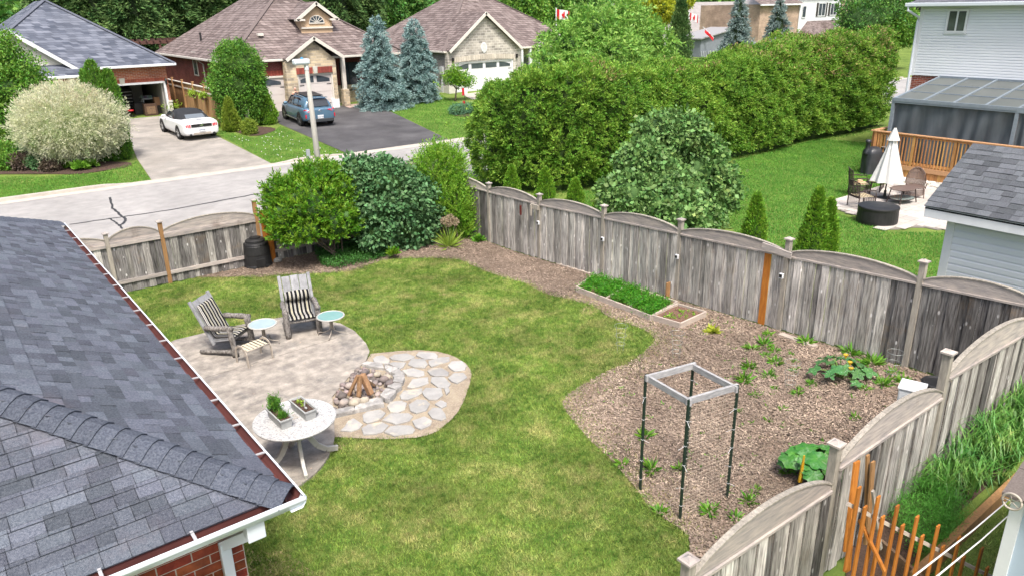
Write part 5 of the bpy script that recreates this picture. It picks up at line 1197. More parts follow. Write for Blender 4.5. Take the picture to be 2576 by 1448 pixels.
# low ottoman / bench by the umbrella
c = pg(2215, 482); T = thing('wicker_bench', 'low dark wicker bench with webbing behind the umbrella pole', 'bench', (c[0],c[1]+.2,.03), R_(20)); mb = MB()
for k in range(8): mb.tube([(-.5,-.22,.08+.04*k),(.5,-.22,.08+.04*k)], .008, 4)
mb.box((0,-.22,.38),(1.02,.04,.03)); mb.box((0,.22,.38),(1.02,.04,.03)); mb.box((-.5,0,.38),(.04,.46,.03)); mb.box((.5,0,.38),(.04,.46,.03)); mb.build('frame', m_wick, T, world=False)
for x in (-.49,.49):
    for y in (-.2,.2): mb = MB(); mb.tube([(x,y,0),(x,y,.37)],.02,6); mb.build('leg', m_wick, T, world=False)
mb = MB()
for k in range(7): mb.box((-.39+.13*k,0,.39),(.03,.42,.008))
mb.build('seat_webbing', m_cstrap, T, world=False)
# coffee table
c = (pg(2248,540)+pg(2262,500)*1)/2; T = thing('wicker_table', 'brown oblong wicker coffee table with lower glass shelf', 'table', (c[0]+.5,c[1]+.1,.03), R_(-10)); mb = MB()
mb.lathe((0,0,.50), [(0,0),(.43,0),(.46,.015),(.45,.035),(0,.045)], n=8, sx=1.15, sy=.82, cap=False); mb.build('tabletop', m_wick2, T, world=False, bevel=.01)
for x in (-.42,.42):
    for y in (-.26,.26): mb = MB(); mb.tube([(x*.8,y*.8,.5),(x*.9,y*.9,.25),(x,y,.02)],.02,7); mb.build('leg', m_wick, T, world=False)
mb = MB(); mb.lathe((0,0,.18), [(0,0),(.42,0),(.42,.02),(0,.02)], n=20, sx=1.1, sy=.8, cap=False); mb.build('glass_shelf', M('shelf glass', (.20,.26,.25), rough=.1), T, world=False)
mb = MB(); mb.tube([(.46*math.cos(t)*1.0, .34*math.sin(t), .19) for t in np.linspace(0,6.283,25)], .014, 6, cap=False); mb.build('shelf_rim', m_wick, T, world=False)
# round backed rattan chair
c = pg(2300,500); T = thing('rattan_chair', 'brown round backed rattan chair at the right of the umbrella', 'chair', (c[0]+.15,c[1]+.1,.03), R_(-62))
mb = MB()
for k in range(22):
    z = .36+.028*k; wv = .30*math.sqrt(max(.02, 1-((z-.36)/.64)**2)); mb.tube([(wv*s, .22+.14*(z-.36)+.05*(1-s*s), z) for s in np.linspace(-1,1,7)], .013, 4, cap=False)
mb.build('back_weave', m_wick2, T, world=False, recalc=False)
mb = MB(); mb.tube([(-.31,-.22,.52),(-.31,.1,.5),(-.31,.24,.52)]+[(-.31*math.cos(t), .24+.14*math.sin(t)*.64, .5+.5*math.sin(t)) for t in np.linspace(.1,3.04,13)]+[(.31,.24,.52),(.31,.1,.5),(.31,-.22,.52)], .02, 7); mb.build('rim', m_wick2, T, world=False, smooth=True)
mb = MB(); mb.lathe((0,0,.36), [(0,0),(.30,0),(.31,.03),(.28,.05),(0,.05)], n=20, cap=False); mb.build('seat', m_wick2, T, world=False)
mb = MB()
for k in range(8): mb.tube([(.29*math.sin(t),-.29*math.cos(t),.12+.03*k) for t in np.linspace(-1.2,1.2,7)], .012, 4, cap=False)
mb.build('skirt_weave', m_wick2, T, world=False, recalc=False)
for x, y in ((-.27,-.22),(.27,-.22),(-.27,.26),(.27,.26)): mb = MB(); mb.tube([(x*1.1,y*1.15,0),(x,y,.37)],.016,6); mb.build('leg', m_wick2, T, world=False)
mb = MB(); mb.tube([(-.3,-.2,.36),(-.31,-.22,.53)],.015,6); mb.tube([(.3,-.2,.36),(.31,-.22,.53)],.015,6); mb.build('arm_post', m_wick2, T, world=False)
# covered grill with chimney (smoker)
c = pg(2188,440); T = thing('covered_smoker', 'smoker barbecue under a black cover with chimney on the lawn', 'barbecue', (c[0]+.3,c[1]+.1,0), R_(-25))
m_cov = M('black vinyl cover', (.022,.025,.030), (.035,.038,.045), scale=4, rough=.42, bump=.5, bscale=6, spec=.5)
mb = MB()
def cov(s, t):
    a = t*2*math.pi; e = 1/max(abs(math.cos(a)),abs(math.sin(a)))**.55
    zz_ = 1.12*s; r = (.36-.03*s if s < .72 else .34*math.sqrt(max(.0,1-((s-.72)/.28)**2))); r *= (1+.05*math.sin(a*7+s*4)*(1-s))
    return (1.55*r*e*math.cos(a)*.78, r*e*math.sin(a)*.9, min(zz_, 1.1))
mb.grid(cov, 15, 41); mb.build('cover', m_cov, T, world=False, smooth=True)
mb = MB(); mb.lathe((-.34,.0,.80), [(.16,0),(.085,.10),(.08,.44),(.11,.46),(.115,.53),(.08,.57),(0,.58)], n=16); mb.build('chimney_cover', m_cov, T, world=False, smooth=True)
mb = MB(); mb.lathe((.22,-.25,1.1),[(0,.0),(.11,.002)],n=16,cap=False); o = mb.build('oval_emblem', M('silver print', (.45,.48,.5), rough=.5), T, world=False); o.location = (0,-.02,0)
# ------------------------------------------------------------------ deck
m_deck = M('golden cedar', (.48,.25,.095), (.34,.165,.058), scale=5, stretch=(4,4,.8), rough=.75, bump=.25, rnd=.25, hue=.012, spec=.25)
m_deckd = M('pink tan rail cap', (.52,.29,.15), (.44,.24,.12), scale=5, stretch=(.8,4,4), rough=.7, rnd=.1)
XD = 29.6
rl = pX(2198,328,XD); rr_ = pX(2576,372,XD); fl = pX(2257,417,XD); fr_ = pX(2399,433,XD); sk = pX(2345,468,XD)
zr_, zf_ = (rl[2]+rr_[2])/2, (fl[2]+fr_[2])/2; YD1 = rl[1]
print('deck rail z', rl, rr_, 'floor', fl, fr_, 'skirt', sk)
DK = thing('cedar_deck', 'golden cedar deck with baluster railing attached to the white siding house', 'deck', (XD, YD1, 0))
YD0 = 5.5
mb = MB(); mb.bb((XD+.02, YD0, zf_-.06),(34.2, YD1, zf_)); mb.build('deck_floor', m_deck, DK)
mb = MB(); mb.bb((XD-.04, YD0, zf_-.16),(XD+.01, YD1+.02, zf_+.01)); mb.build('fascia_board', m_deckd, DK)
bal = MB().box((0,0,.5),(.036,.036,1)).mesh('baluster', m_deck); skb = MB().box((0,0,.5),(.02,.128,1)).mesh('skirt_board', m_deck)
y = YD1-.07
while y > YD0: piece('skirt_board', skb, DK, (.0, y-YD1, 0), (0,0,0), (1,1,zf_-.17)); y -= .135
y = YD1-.12; k = 0
while y > YD0:
    if k % 12 == 0:
        mb = MB(); mb.box((XD+.03,y,(zf_+zr_)/2-.08),(.1,.1,zr_-zf_+.16)); mb.build('post', m_deck, DK)
    else: piece('baluster', bal, DK, (.0, y-YD1, zf_-.1), (0,0,0), (1,1,zr_-zf_+.04))
    y -= .125; k += 1
mb = MB(); mb.bb((XD-.05,YD0,zr_-.03),(XD+.1,YD1+.05,zr_+.01)); mb.build('rail_cap', m_deckd, DK)
mb = MB(); mb.bb((XD+.0,YD0,zf_+.08),(XD+.04,YD1,zf_+.16)); mb.bb((XD+.02,YD0,zr_-.12),(XD+.06,YD1,zr_-.04)); mb.build('rail', m_deck, DK)
mb = MB(); mb.bb((XD,YD1-.04,zr_-.03),(34,YD1+.1,zr_+.01)); mb.build('rail_cap', m_deckd, DK)
x = XD+.15
while x < 33.6: piece('baluster', bal, DK, (x-XD, .02, zf_-.1), (0,0,0), (1,1,zr_-zf_+.04)); x += .125
x = XD+.07
while x < 33.8: piece('skirt_board', skb, DK, (x-XD, .04, 0), (0,0,R_(90)), (1,1,zf_-.17)); x += .135
for x in (XD+.1, 31.5): mb = MB(); mb.box((x,YD1,(zf_+zr_)/2-.08),(.1,.1,zr_-zf_+.16)); mb.build('post', m_deck, DK)
# turquoise toy at the deck foot
p = pX(2412,440,XD-.9); mb = MB(); mb.box((0,0,.35),(.5,.35,.1)); mb.box((0,.1,.5),(.4,.05,.3)); mb.box((-.18,0,.15),(.05,.3,.3)); mb.box((.18,0,.15),(.05,.3,.3)); o = mb.build('plastic_chair', M('turquoise plastic', (.25,.62,.62), rough=.4)); o.location = (p[0],p[1]-.1,max(.0,p[2]-.55)); tag(o, 'small turquoise plastic chair peeking beside the shed roof', 'chair')
# ------------------------------------------------------------------ white siding house
XH = 34.0
cor = pX(2320.7,16.7,XH); bot = pX(2292.4,188.4,XH); print('house corner', cor, bot)
YH = (cor[1]+bot[1])/2; ZT = cor[2]; ZB = bot[2]; YH0 = 2.0
WH = thing('siding_house', 'two storey house with white lap siding above red brick, right edge', 'house', (XH, YH, 0))
m_sid = M('white vinyl siding', (.70,.73,.76), (.66,.69,.73), scale=.6, rough=.45, spec=.35)
def siding(name, T, p0, p1, z0, z1, lap=.107, out=(-1,0), mat=m_sid, th=.028):
    p0, p1, out = _v([*p0,0]), _v([*p1,0]), _v([*out,0]); mb = MB(); z = z0
    while z < z1-1e-3:
        zn = min(z+lap, z1); 
        zm = z+(zn-z)*.68
        V = [p0+out*th+_v([0,0,z]), p1+out*th+_v([0,0,z]), p1+out*th*.9+_v([0,0,zm]), p0+out*th*.9+_v([0,0,zm]), p1+out*.002+_v([0,0,zn]), p0+out*.002+_v([0,0,zn]), p0+_v([0,0,z]), p1+_v([0,0,z])]
        mb.add(V, [(0,1,2,3),(3,2,4,5),(6,7,1,0)]); z = zn
    return mb.build(name, mat, T, recalc=False)
brM = brickM('red brick wall', (.30,.075,.045), (.21,.05,.035), (.38,.33,.29), bw=.22, bh=.075, ms=.009, rnd=.2)
mb = MB(); mb.bb((XH+.025, YH0, -.2),(XH+9, YH-.02, ZB)); mb.build('brick_wall', brM, WH)
mb = MB(); mb.bb((XH+.003, YH0, ZB),(XH+9, YH, ZT)); mb.build('upper_wall', m_sid, WH)
siding('lap_siding', WH, (XH,YH-.1), (XH,YH0), ZB, ZT-.02); siding('lap_siding', WH, (XH+9,YH), (XH+.1,YH), ZB, ZT-.02, out=(0,1))
mb = MB(); mb.bb((XH-.035,YH-.11,ZB-.02),(XH+.01,YH+.03,ZT)); mb.bb((XH-.03,YH+.005,ZB-.02),(XH+.1,YH+.035,ZT)); mb.build('corner_trim', m_white, WH)
# eave and gutter
mb = MB(); mb.bb((XH-.42,YH0-.5,ZT-.02),(XH+.0,YH+.42,ZT+.0)); mb.build('soffit', m_white, WH)
mb = MB(); mb.bb((XH-.50,YH0-.5,ZT-.0),(XH-.40,YH+.5,ZT+.14)); mb.build('gutter', m_whitetrim, WH, bevel=.02)
mb = MB(); V = [(XH-.42,YH0-.5,ZT+.13),(XH-.42,YH+.45,ZT+.13),(XH+4.5,YH-4.2,ZT+2.4),(XH+4.5,YH0+4,ZT+2.4)]; mb.face(V); mb.face([V[1],(XH+9.4,YH+.45,ZT+.13),V[2]])
rsh = brickM('far grey shingle', (.15,.155,.175), (.09,.095,.115), (.05,.05,.06), bw=.3, bh=.075, ms=.006, rnd=.2, bump=.3); mb.build('roof', rsh, WH)
mb = MB(); mb.tube([(XH-.46,YH+.36,ZT),(XH-.46,YH+.36,ZT-.14),(XH-.05,YH+.06,ZT-.42),(XH-.07,YH+.06,ZT-.6),(XH-.07,YH+.05,.0)], .05, 8); mb.build('downpipe', m_whitetrim, WH)
# window
wa = pX(2254+830/5.997, 165/5.997, XH); wb = pX(2254+1035/5.997, 470/5.997, XH); wc = pX(2254+1108/5.997, 140/5.997, XH)
y1, y0, z0, z1 = pX(2254+800/5.997,150/5.997,XH)[1], pX(2254+1120/5.997,150/5.997,XH)[1], pX(2254+900/5.997,500/5.997,XH)[2], pX(2254+960/5.997,140/5.997,XH)[2]
m_win = M('dark window glass', (.035,.045,.06), (.07,.085,.10), scale=1.5, rough=.06, spec=.9); m_win2 = M('teal tinted glass', (.06,.11,.11), rough=.06, spec=.9)
def window(T, plane, a, b, z0, z1, out, frame=.07, mull=1, glass=None, mat=None, name='window', depth=.05):
    """window on plane x=const ('X', value) or y=const, between a and b"""
    ax, c = plane; mb = MB(); s = out
    def bx(a0, a1, b0, b1, d0, d1):
        lo, hi = min(c+s*d0, c+s*d1), max(c+s*d0, c+s*d1)
        mb.bb((lo,a0,b0),(hi,a1,b1)) if ax == 'X' else mb.bb((a0,lo,b0),(a1,hi,b1))
    bx(a,b,z0,z0+frame,0,depth); bx(a,b,z1-frame,z1,0,depth); bx(a,a+frame,z0+frame,z1-frame,0,depth); bx(b-frame,b,z0+frame,z1-frame,0,depth)
    for k in range(mull): m = a+(b-a)*(k+1)/(mull+1); bx(m-frame*.4,m+frame*.4,z0+frame,z1-frame,0,depth*.8)
    f = mb.build(name, mat or m_white, T)
    mb = MB(); lo, hi = min(c+s*.008, c+s*.02), max(c+s*.008, c+s*.02)
    mb.bb((lo,a+frame*.5,z0+frame*.5),(hi,b-frame*.5,z1-frame*.5)) if ax == 'X' else mb.bb((a+frame*.5,lo,z0+frame*.5),(b-frame*.5,hi,z1-frame*.5))
    g = mb.build('pane', glass or m_win, T); g.parent = f; return f
window(WH, ('X', XH-.035), y0, y1, z0, z1, -1, frame=.08, glass=m_win)
mb = MB(); mb.bb((XH-.07,y0-.04,z0-.05),(XH-.0,y1+.04,z0-.002)); mb.build('window_sill', m_white, WH)
# ------------------------------------------------------------------ sunroom (solarium) on the deck
m_fr = M('slate grey aluminium', (.20,.24,.28), (.17,.205,.24), rough=.45, spec=.5); m_cur = M('charcoal mesh curtain', (.055,.070,.082), (.085,.10,.115), scale=1.2, rough=.55, stretch=(1,3,.6), spec=.4)
m_pane = M('smoked roof panel', (.085,.095,.09), (.11,.12,.112), scale=.8, rough=.35, spec=.5)
XG = 30.35
gl = pX(2249,250,XG); print('gazebo', gl)
YG = gl[1]; ZG = gl[2]; ZG2 = pX(2254+650/5.997, 1165/5.997, XH)[2]; YG0 = pX(2560,282,XG)[1]-.0
print('gaz right', YG0, ZG, ZG2)
SR = thing('sunroom', 'grey framed sunroom with sloping panelled roof and closed charcoal curtains', 'sunroom', (XG, YG, zf_))
def rp(f, y): return _v([XG+(XH-.03-XG)*f, y, ZG+(ZG2-ZG)*f])
nb_ = 4; ys = [YG+(YG0-YG)*k/nb_ for k in range(nb_+1)]
for y in ys: mb = MB(); mb.beam(rp(0,y), rp(1,y), .07, .09); mb.build('rafter', m_fr, SR)
for f in (.0,.34,.67,1.): mb = MB(); mb.beam(rp(f,YG)+_v([0,0,.0 if f in(0,1) else -.01]), rp(f,YG0), .09 if f in(0,1) else .04, .12 if f in(0,1) else .05); mb.build('purlin' if f not in (0,1) else 'header', m_fr, SR)
for i in range(nb_):
    for j, (f0, f1) in enumerate(((0,.34),(.34,.67),(.67,1))):
        mb = MB(); mb.prism([rp(f0,ys[i])+_v([0,0,-.02]), rp(f0,ys[i+1])+_v([0,0,-.02]), rp(f1,ys[i+1])+_v([0,0,-.02]), rp(f1,ys[i])+_v([0,0,-.02])], (0,0,.01)); mb.build('roof_panel', m_pane, SR)
for y in (YG, YG0): 
    mb = MB(); mb.box((XG+.04,y,(ZG+zf_)/2),(.12,.12,ZG-zf_)); mb.build('post', m_fr, SR)
mb = MB(); mb.box((XG+.04,YG0-1.6,(ZG+zf_)/2),(.1,.1,ZG-zf_)); mb.build('post', m_fr, SR)
mb = MB(); mb.bb((XG-.03,YG0-2,ZG-.13),(XG+.05,YG+.06,ZG+.05)); mb.build('gutter', m_fr, SR)
mb = MB(); mb.grid(lambda s, t: (XG+.05+.045*math.sin(s*46+2*math.sin(t*2.3)+1.6*math.sin(s*9))*(.4+.6*t)+.03*math.sin(t*7+s*20), YG-.06+(YG0-YG+.12)*s, ZG-.13-(ZG-.13-zf_-.03)*t), 140, 12); mb.build('curtain', m_cur, SR, smooth=True, recalc=False)
mb = MB(); mb.grid(lambda s, t: (XG+.05+.04*math.sin(s*30), YG0-.08-1.45*s, ZG-.13-(ZG-.13-zf_-.03)*t), 50, 6); mb.build('curtain', m_cur, SR, smooth=True, recalc=False)
mb = MB(); mb.grid(lambda s, t: (XG+.1+(XH-XG-.15)*s, YG-.03+.04*math.sin(s*40), (ZG+(ZG2-ZG)*s-.1)*(1-t)+zf_*t), 60, 6); mb.build('curtain', m_cur, SR, smooth=True, recalc=False)
mb = MB(); mb.bb((XG+.3,YG0-2.2,zf_),(XH,YG0-2.1,ZG2)); mb.build('end_wall', m_cur, SR)
# ------------------------------------------------------------------ shed on the right
XS = 14.3
tip = pX(2328,518,XS-.35); wc_ = pX(2389,553,XS); rdg = None
YE = tip[1]; ZS = tip[2]; print('shed tip', tip, 'wall corner', wc_)
SH = thing('garden_shed', 'white sided garden shed with dark shingle roof behind the right fence', 'shed', (XS, wc_[1], .2))
# roof rises away: find ridge on plane through projected ridge start
RW_ = 1.55; rs = pX(2481,370,XS-.35+RW_); print('ridge', rs)
slope_s = (rs[2]-ZS)/RW_; YR = YE; ROOFZ = lambda x: ZS+slope_s*(x-(XS-.35))
Yend = 1.0; wallY = wc_[1]; m_shw = M('pale siding', (.66,.69,.72), (.62,.65,.69), scale=.6, rough=.45)
mb = MB(); mb.bb((XS+.01,Yend,.0),(XS+2.5,wallY-.01,ZS-.05)); mb.build('wall', m_shw, SH)
siding('lap_siding', SH, (XS,wallY-.1), (XS,Yend), .1, ZS-.12, lap=.125, mat=m_shw)
mb = MB(); mb.bb((XS-.04,wallY-.12,.0),(XS+.02,wallY+.02,ZS-.1)); mb.build('corner_trim', m_white, SH)
mb = MB(); mb.bb((XS-.35,Yend,ZS-.20),(XS-.33,YE+.0,ZS-.01)); mb.build('fascia', m_white, SH); mb = MB(); mb.bb((XS-.33,Yend,ZS-.2),(XS,YE,ZS-.19)); mb.build('soffit', m_white, SH)
xr = XS-.35+RW_; mb = MB(); mb.prism([(XS-.35,YE,ZS-.02),(xr,YE,ROOFZ(xr)-.02),(xr,Yend,ROOFZ(xr)-.02),(XS-.35,Yend,ZS-.02)], (0,0,-.03)); mb.prism([(xr,YE,ROOFZ(xr)-.02),(xr+RW_,YE,ZS-.02),(xr+RW_,Yend,ZS-.02),(xr,Yend,ROOFZ(xr)-.02)], (0,0,-.03)); rf = mb.build('roof', m_shinu, SH)
mb = MB(); mb.prism([(XS,YE-.02-.3,ZS-.1),(xr+RW_-.35,YE-.3-.02,ZS-.1),(xr,YE-.3-.02,ROOFZ(xr)-.1)], (0,-.03,0)); mb.build('gable', m_shw, SH)
m_shin2 = M('charcoal shed shingle', (.085,.092,.105), (.135,.146,.16), scale=60, rough=.95, bump=.8, bscale=140, rnd=.3, hue=.01, spec=.15)
tab2 = bpy.data.meshes.new('shingle'); tab2 = tab.copy(); tab2.materials.clear(); tab2.materials.append(m_shin2)
ang = math.atan(slope_s); Ls = RW_/math.cos(ang); xd = _v([0,-1,0]); yd = _v([math.cos(ang),0,math.sin(ang)]); zd = np.cross(xd, yd)
if zd[2] < 0: zd = -zd; xd_ = xd
k = 0; off_ = wloc(rf); s = 0.; cnt = 0; EX2 = .14
while s < Ls-.03:
    y = YE+rng.uniform(0,.2)
    while y > Yend+.3:
        wd = random.choice([.13,.17,.21,.27]); y1_ = min(y, YE+.02)
        if y1_-(y-wd) > .04:
            o = bpy.data.objects.new('shingle', tab2); COL.objects.link(o); o.parent = rf
            org = _v([XS-.37,0,ZS])+yd*s+_v([0,y1_,0])+zd*(.004+.006*random.random())
            xv = _v([0,-1,0]); zz3 = np.cross(xv, yd)
            if zz3[2] < 0:   # keep right-handed
                org = org+xv*(wd-.004); xv = -xv; zz3 = np.cross(xv, yd)
            o.location = tuple(org-off_); o.rotation_euler = mat3(xv, yd, zz3, (0,0,0)).to_euler(); o.scale = (wd-.004, EX2+.03, 1+.5*(random.random() < .4)); cnt += 1
        y -= wd
        if y < 4.0: break
    s += EX2
print('shed shingles', cnt)
mb = MB()
for i in range(12):
    s = i*EX2; a_ = _v([XS-.37,0,ZS])+yd*s; b_ = a_+yd*(EX2+.03)
    for j in range(13): y0_, y1_ = 4.2-.24*j, 4.2-.24*(j+1)+.004; mb.add([(a_[0],y0_,a_[2]+.016),(a_[0],y1_,a_[2]+.016),(b_[0],y1_,b_[2]+.002),(b_[0],y0_,b_[2]+.002),(a_[0],y0_,a_[2]-.004),(a_[0],y1_,a_[2]-.004)], [(0,1,2,3),(4,5,1,0)])
mb.build('shingles', m_shin2, rf, kind='stuff', recalc=False)
for k in range(18):
    y = YE-.0-.27*k; mb = MB(); mb.add([(xr-.15,y,ROOFZ(xr-.15)+.035),(xr,y,ROOFZ(xr)+.03),(xr+.15,y,ROOFZ(xr-.15)+.035),(xr-.15,y-.29,ROOFZ(xr-.15)+.02),(xr,y-.29,ROOFZ(xr)+.018),(xr+.15,y-.29,ROOFZ(xr-.15)+.02),(xr-.15,y,ROOFZ(xr-.15)+.015),(xr,y,ROOFZ(xr)+.01)],[(0,1,4,3),(1,2,5,4),(6,7,1,0)]); mb.build('ridge_cap', m_shin2, rf)
# ------------------------------------------------------------------ near right corner: neighbour's garden
m_garl = M('garlic leaf', (.07,.22,.04), (.17,.35,.07), scale=2, rough=.45, rnd=.3, hue=.02, trans=.3, spec=.4, big=((.30,.34,.10),3,.6,.7))
gq = [pg(u, v) for u, v in ((2395,1240),(2220,1190),(2400,1010),(2576,960),(2576,1150),(2500,1200),(2400,1290))]
gpl = [(9.2,3.1),(9.2,1.9),(7.6,1.9),(7.3,3.1)]
def bedpoly(pts): return poly_at(pts)
GP = poly_at([(2270,1175),(2380,1060),(2440,1020),(2576,975),(2700,1000),(2576,1165),(2500,1235),(2380,1290),(2310,1250)])
P = scatter(GP, 430); P = P[P[:,1] < FBY-.12]; n = len(P); V = []
for p in P:
    z = float(gz(*p)); h = rng.uniform(.35,.62)
    for k in range(7):
        a = rng.uniform(0,6.28); r = rng.uniform(.12,.34); wd = rng.uniform(.014,.022); c, s = math.cos(a), math.sin(a)
        zs = [z+h*.15*k/7, z+h*(.5+.06*k), z+h*(.72+.05*k), z+h*(.55+.04*k)]; rs_ = [0, r*.3, r*.75, r*1.15]
        pts = [_v([p[0]+c*rr, p[1]+s*rr, zz]) for rr, zz in zip(rs_, zs)]; side = _v([-s, c, 0])
        for i in range(3):
            w0, w1 = wd*(1-.25*i)*.6, wd*(1-.25*(i+1))*.6
            V.append([pts[i]-side*w0, pts[i]+side*w0, pts[i+1]+side*w1, pts[i+1]-side*w1])
o = fast_mesh('garlic_plants', np.array(V), 4, m_garl); o['kind'] = 'stuff'
DP = poly_at([(2240,1240),(2330,1215),(2400,1290),(2420,1330),(2380,1395),(2300,1420),(2240,1330)])
P = scatter(DP, 560); P = P[P[:,1] < FBY-.1]; P = np.c_[P, gz(P[:,0],P[:,1])+rng.uniform(.05,.42,len(P))]; P = np.repeat(P, 26, 0)+rng.normal(size=(len(P)*26,3))*.045; N_ = unit(len(P)); N_[:,2] = abs(N_[:,2])+.4
fast_mesh('dill_plants', leaves(P, N_, .05, .12, jit=.4), 4, M('feathery dill', (.14,.40,.06), (.09,.30,.04), rough=.6, rnd=.3, trans=.4))['kind'] = 'stuff'
struct(drape('soil_bed', poly_at([(2150,1290),(2215,1215),(2400,1010),(2576,940),(2700,980),(2620,1110),(2400,1300),(2270,1448),(2120,1500)]), .016, m_pot))
blades('lawn_grass', [(5.2,1.0),(8.5,1.0),(10.5,2.4),(8,2.6),(6.4,2.2)], 1500, .06, .012, m_blade)
# timber edging of that bed
for (a, b, lab) in (((2580,1175),(2300,1440),'long tan timber edging the garlic bed at the lower right'),):
    A, B = pg(*a, dz=.2), pg(*b, dz=.2); A[2] = float(gz(*A[:2])); B[2] = float(gz(*B[:2])); mb = MB(); mb.beam(A+_v([0,0,.1]), B+_v([0,0,.1]), .09, .2); tag(mb.build('timber_edging', m_newpost, None, bevel=.006), lab, 'timber')
# orange picket panel leaning, and planks against the fence
PK = thing('picket_panel', 'orange stained picket panel standing askew in the lower right corner', 'picket fence', (5.6,2.3,.1))
D6 = lambda x, y: (1932+x/2.9985, 952.6+y/2.9985)
pk = [((700,820),(610,1448)),((760,965),(690,1500)),((840,890),(760,1500)),((890,1040),(835,1560)),((980,960),(905,1560)),((1040,1105),(975,1600)),((1125,1040),(1065,1620)),((1185,1185),(1135,1640)),((1280,1110),(1215,1680)),((1338,1265),(1300,1700)),((1435,1195),(1385,1700)),((1495,1345),(1450,1740)),((1608,1280),(1540,1760)),((1670,1425),(1625,1800))]
ra, rb = D6(690,985), D6(1600,1448)
pA_ = pY(*ra, 2.75); pB_ = pY(*rb, 2.05)
def at_line(u):
    lo, hi = -.5, 2.5
    for _ in range(40):
        m = (lo+hi)/2; q = pA_*(1-m)+pB_*m; d = RW.T @ (q-_v([0,0,CAMH])); uu = CX+FPX*d[0]/-d[2]
        if uu < u: lo = m
        else: hi = m
    return pA_*(1-lo)+pB_*lo
print('picket rail', pA_, pB_)
for (x0, y0), (x1, y1) in pk:
    u0, v0 = D6(x0, y0); u1, v1 = D6(x1, y1); um = (u0*.75+u1*.25); q = at_line(um); zt_ = h_at(q[0], q[1], v0); zb_ = max(float(gz(q[0],q[1]))+.02, h_at(q[0], q[1], v1))
    mb = MB(); mb.beam((q[0],q[1]+.02,zb_), (q[0],q[1]+.02,zt_), .062, .018, up=(0,1,0)); mb.build('picket', m_orange, PK, bevel=.002)
d = _n(pB_-pA_); mb = MB(); mb.beam(pA_-d*.1+_v([0,.05,0]), pB_+d*.5+_v([0,.05,0]), .02, .035); mb.build('rail', m_bedw, PK)
mb = MB(); qa = pY(*D6(690,1060), 2.8); qb = pY(*D6(880,1448), 2.5); mb.beam(qa, qb, .045, .02); mb.build('diagonal_brace', m_orange, PK)
for (x0, y0, x1, y1, Y, wd, mt, lab) in ((670,620,590,1290,3.22,.11,m_orange,'wide orange board leaning against the near fence'),(752,572,735,1240,3.26,.055,m_newpost,'thin brown lath leaning on the fence, left of a pair'),(793,620,745,1240,3.2,.07,m_newpost,'tan lath leaning on the fence, right of a pair'),(790,840,850,1280,3.0,.04,m_post,'grey lath slanting down behind the orange pickets'),(640,965,600,1448,3.05,.09,m_orange,'second orange board standing behind the picket panel')):
    a = pY(*D6(x0,y0), Y); b = pY(*D6(x1,y1), Y-.1); zb_ = float(gz(b[0], b[1])); 
    if b[2] < zb_: b[2] = zb_
    mb = MB(); mb.beam(b, a, wd, .025, up=(0,1,0)); tag(mb.build('loose_plank', mt, None, bevel=.003), lab, 'plank', 'planks leaning on the near fence')
# dark boxed bed corner below
mb = MB(); a, b = pg(2210,1390), pg(2330,1500); mb.beam(a+_v([0,0,.1]), b+_v([0,0,.1]), .04, .2); tag(mb.build('dark_plank', m_bark2, None), 'dark plank edging the dill bed behind the pickets', 'plank')
# pale blue shed corner with clothesline
XC = pY(2545,1300,1.2)
m_blue = M('pale blue siding', (.42,.50,.60), (.38,.46,.56), scale=2, rough=.5)
c = pY(2562,1245,1.75); SH2 = thing('small_shed', 'pale blue shed corner with brown roof edge at the bottom right', 'shed', (c[0], c[1], .3))
zt_ = c[2]; mb = MB(); mb.bb((c[0],-1.0,.2),(c[0]+2.2,c[1],zt_)); mb.build('wall', m_blue, SH2)
mb = MB(); mb.bb((c[0]-.03,c[1]-.07,.2),(c[0]+.02,c[1]+.03,zt_)); mb.bb((c[0]-.02,c[1]+.005,.2),(c[0]+.09,c[1]+.035,zt_)); mb.build('corner_trim', m_white, SH2)
m_brs = M('brown asphalt shingle', (.22,.185,.165), (.15,.125,.115), scale=70, rough=.95, bump=.6, rnd=.2)
t0 = pY(2566,1208,1.95); mb = MB(); 
for k in range(6): mb.prism([(c[0]-.1+.3*k,c[1]+.1,zt_+.0+.13*k),(c[0]+.22+.3*k,c[1]+.1,zt_+.13+.13*k),(c[0]+.22+.3*k,-1,zt_+.13+.13*k),(c[0]-.1+.3*k,-1,zt_+.0+.13*k)], (0,0,.03))
mb.build('roof', m_brs, SH2)
m_rope = M('clothesline cord', (.55,.55,.53), rough=.5)
pu = pY(2548,1258,1.72); PL = thing('clothesline', 'clothesline pulley wheel and two cords running off the small shed', 'clothesline', tuple(pu))
mb = MB(); mb.tube([(pu[0]-.02, pu[1]+.075*math.cos(t), pu[2]+.075*math.sin(t)) for t in np.linspace(0,6.283,25)], .011, 6, cap=False)
for k in range(5): t = k*1.257; mb.beam((pu[0]-.02,pu[1],pu[2]),(pu[0]-.02,pu[1]+.07*math.cos(t),pu[2]+.07*math.sin(t)),.008,.006)
mb.build('pulley_wheel', m_taupe, PL, smooth=True)
for (a, b) in (((2545,1250),(2270,1470)),((2548,1285),(2330,1470))):
    A = pY(*a, 1.85); B = pY(*b, 1.2); mb = MB(); mb.tube([A, (A+B)/2+_v([0,0,-.02]), B], .0055, 6); mb.build('cord', m_rope, PL, smooth=True)
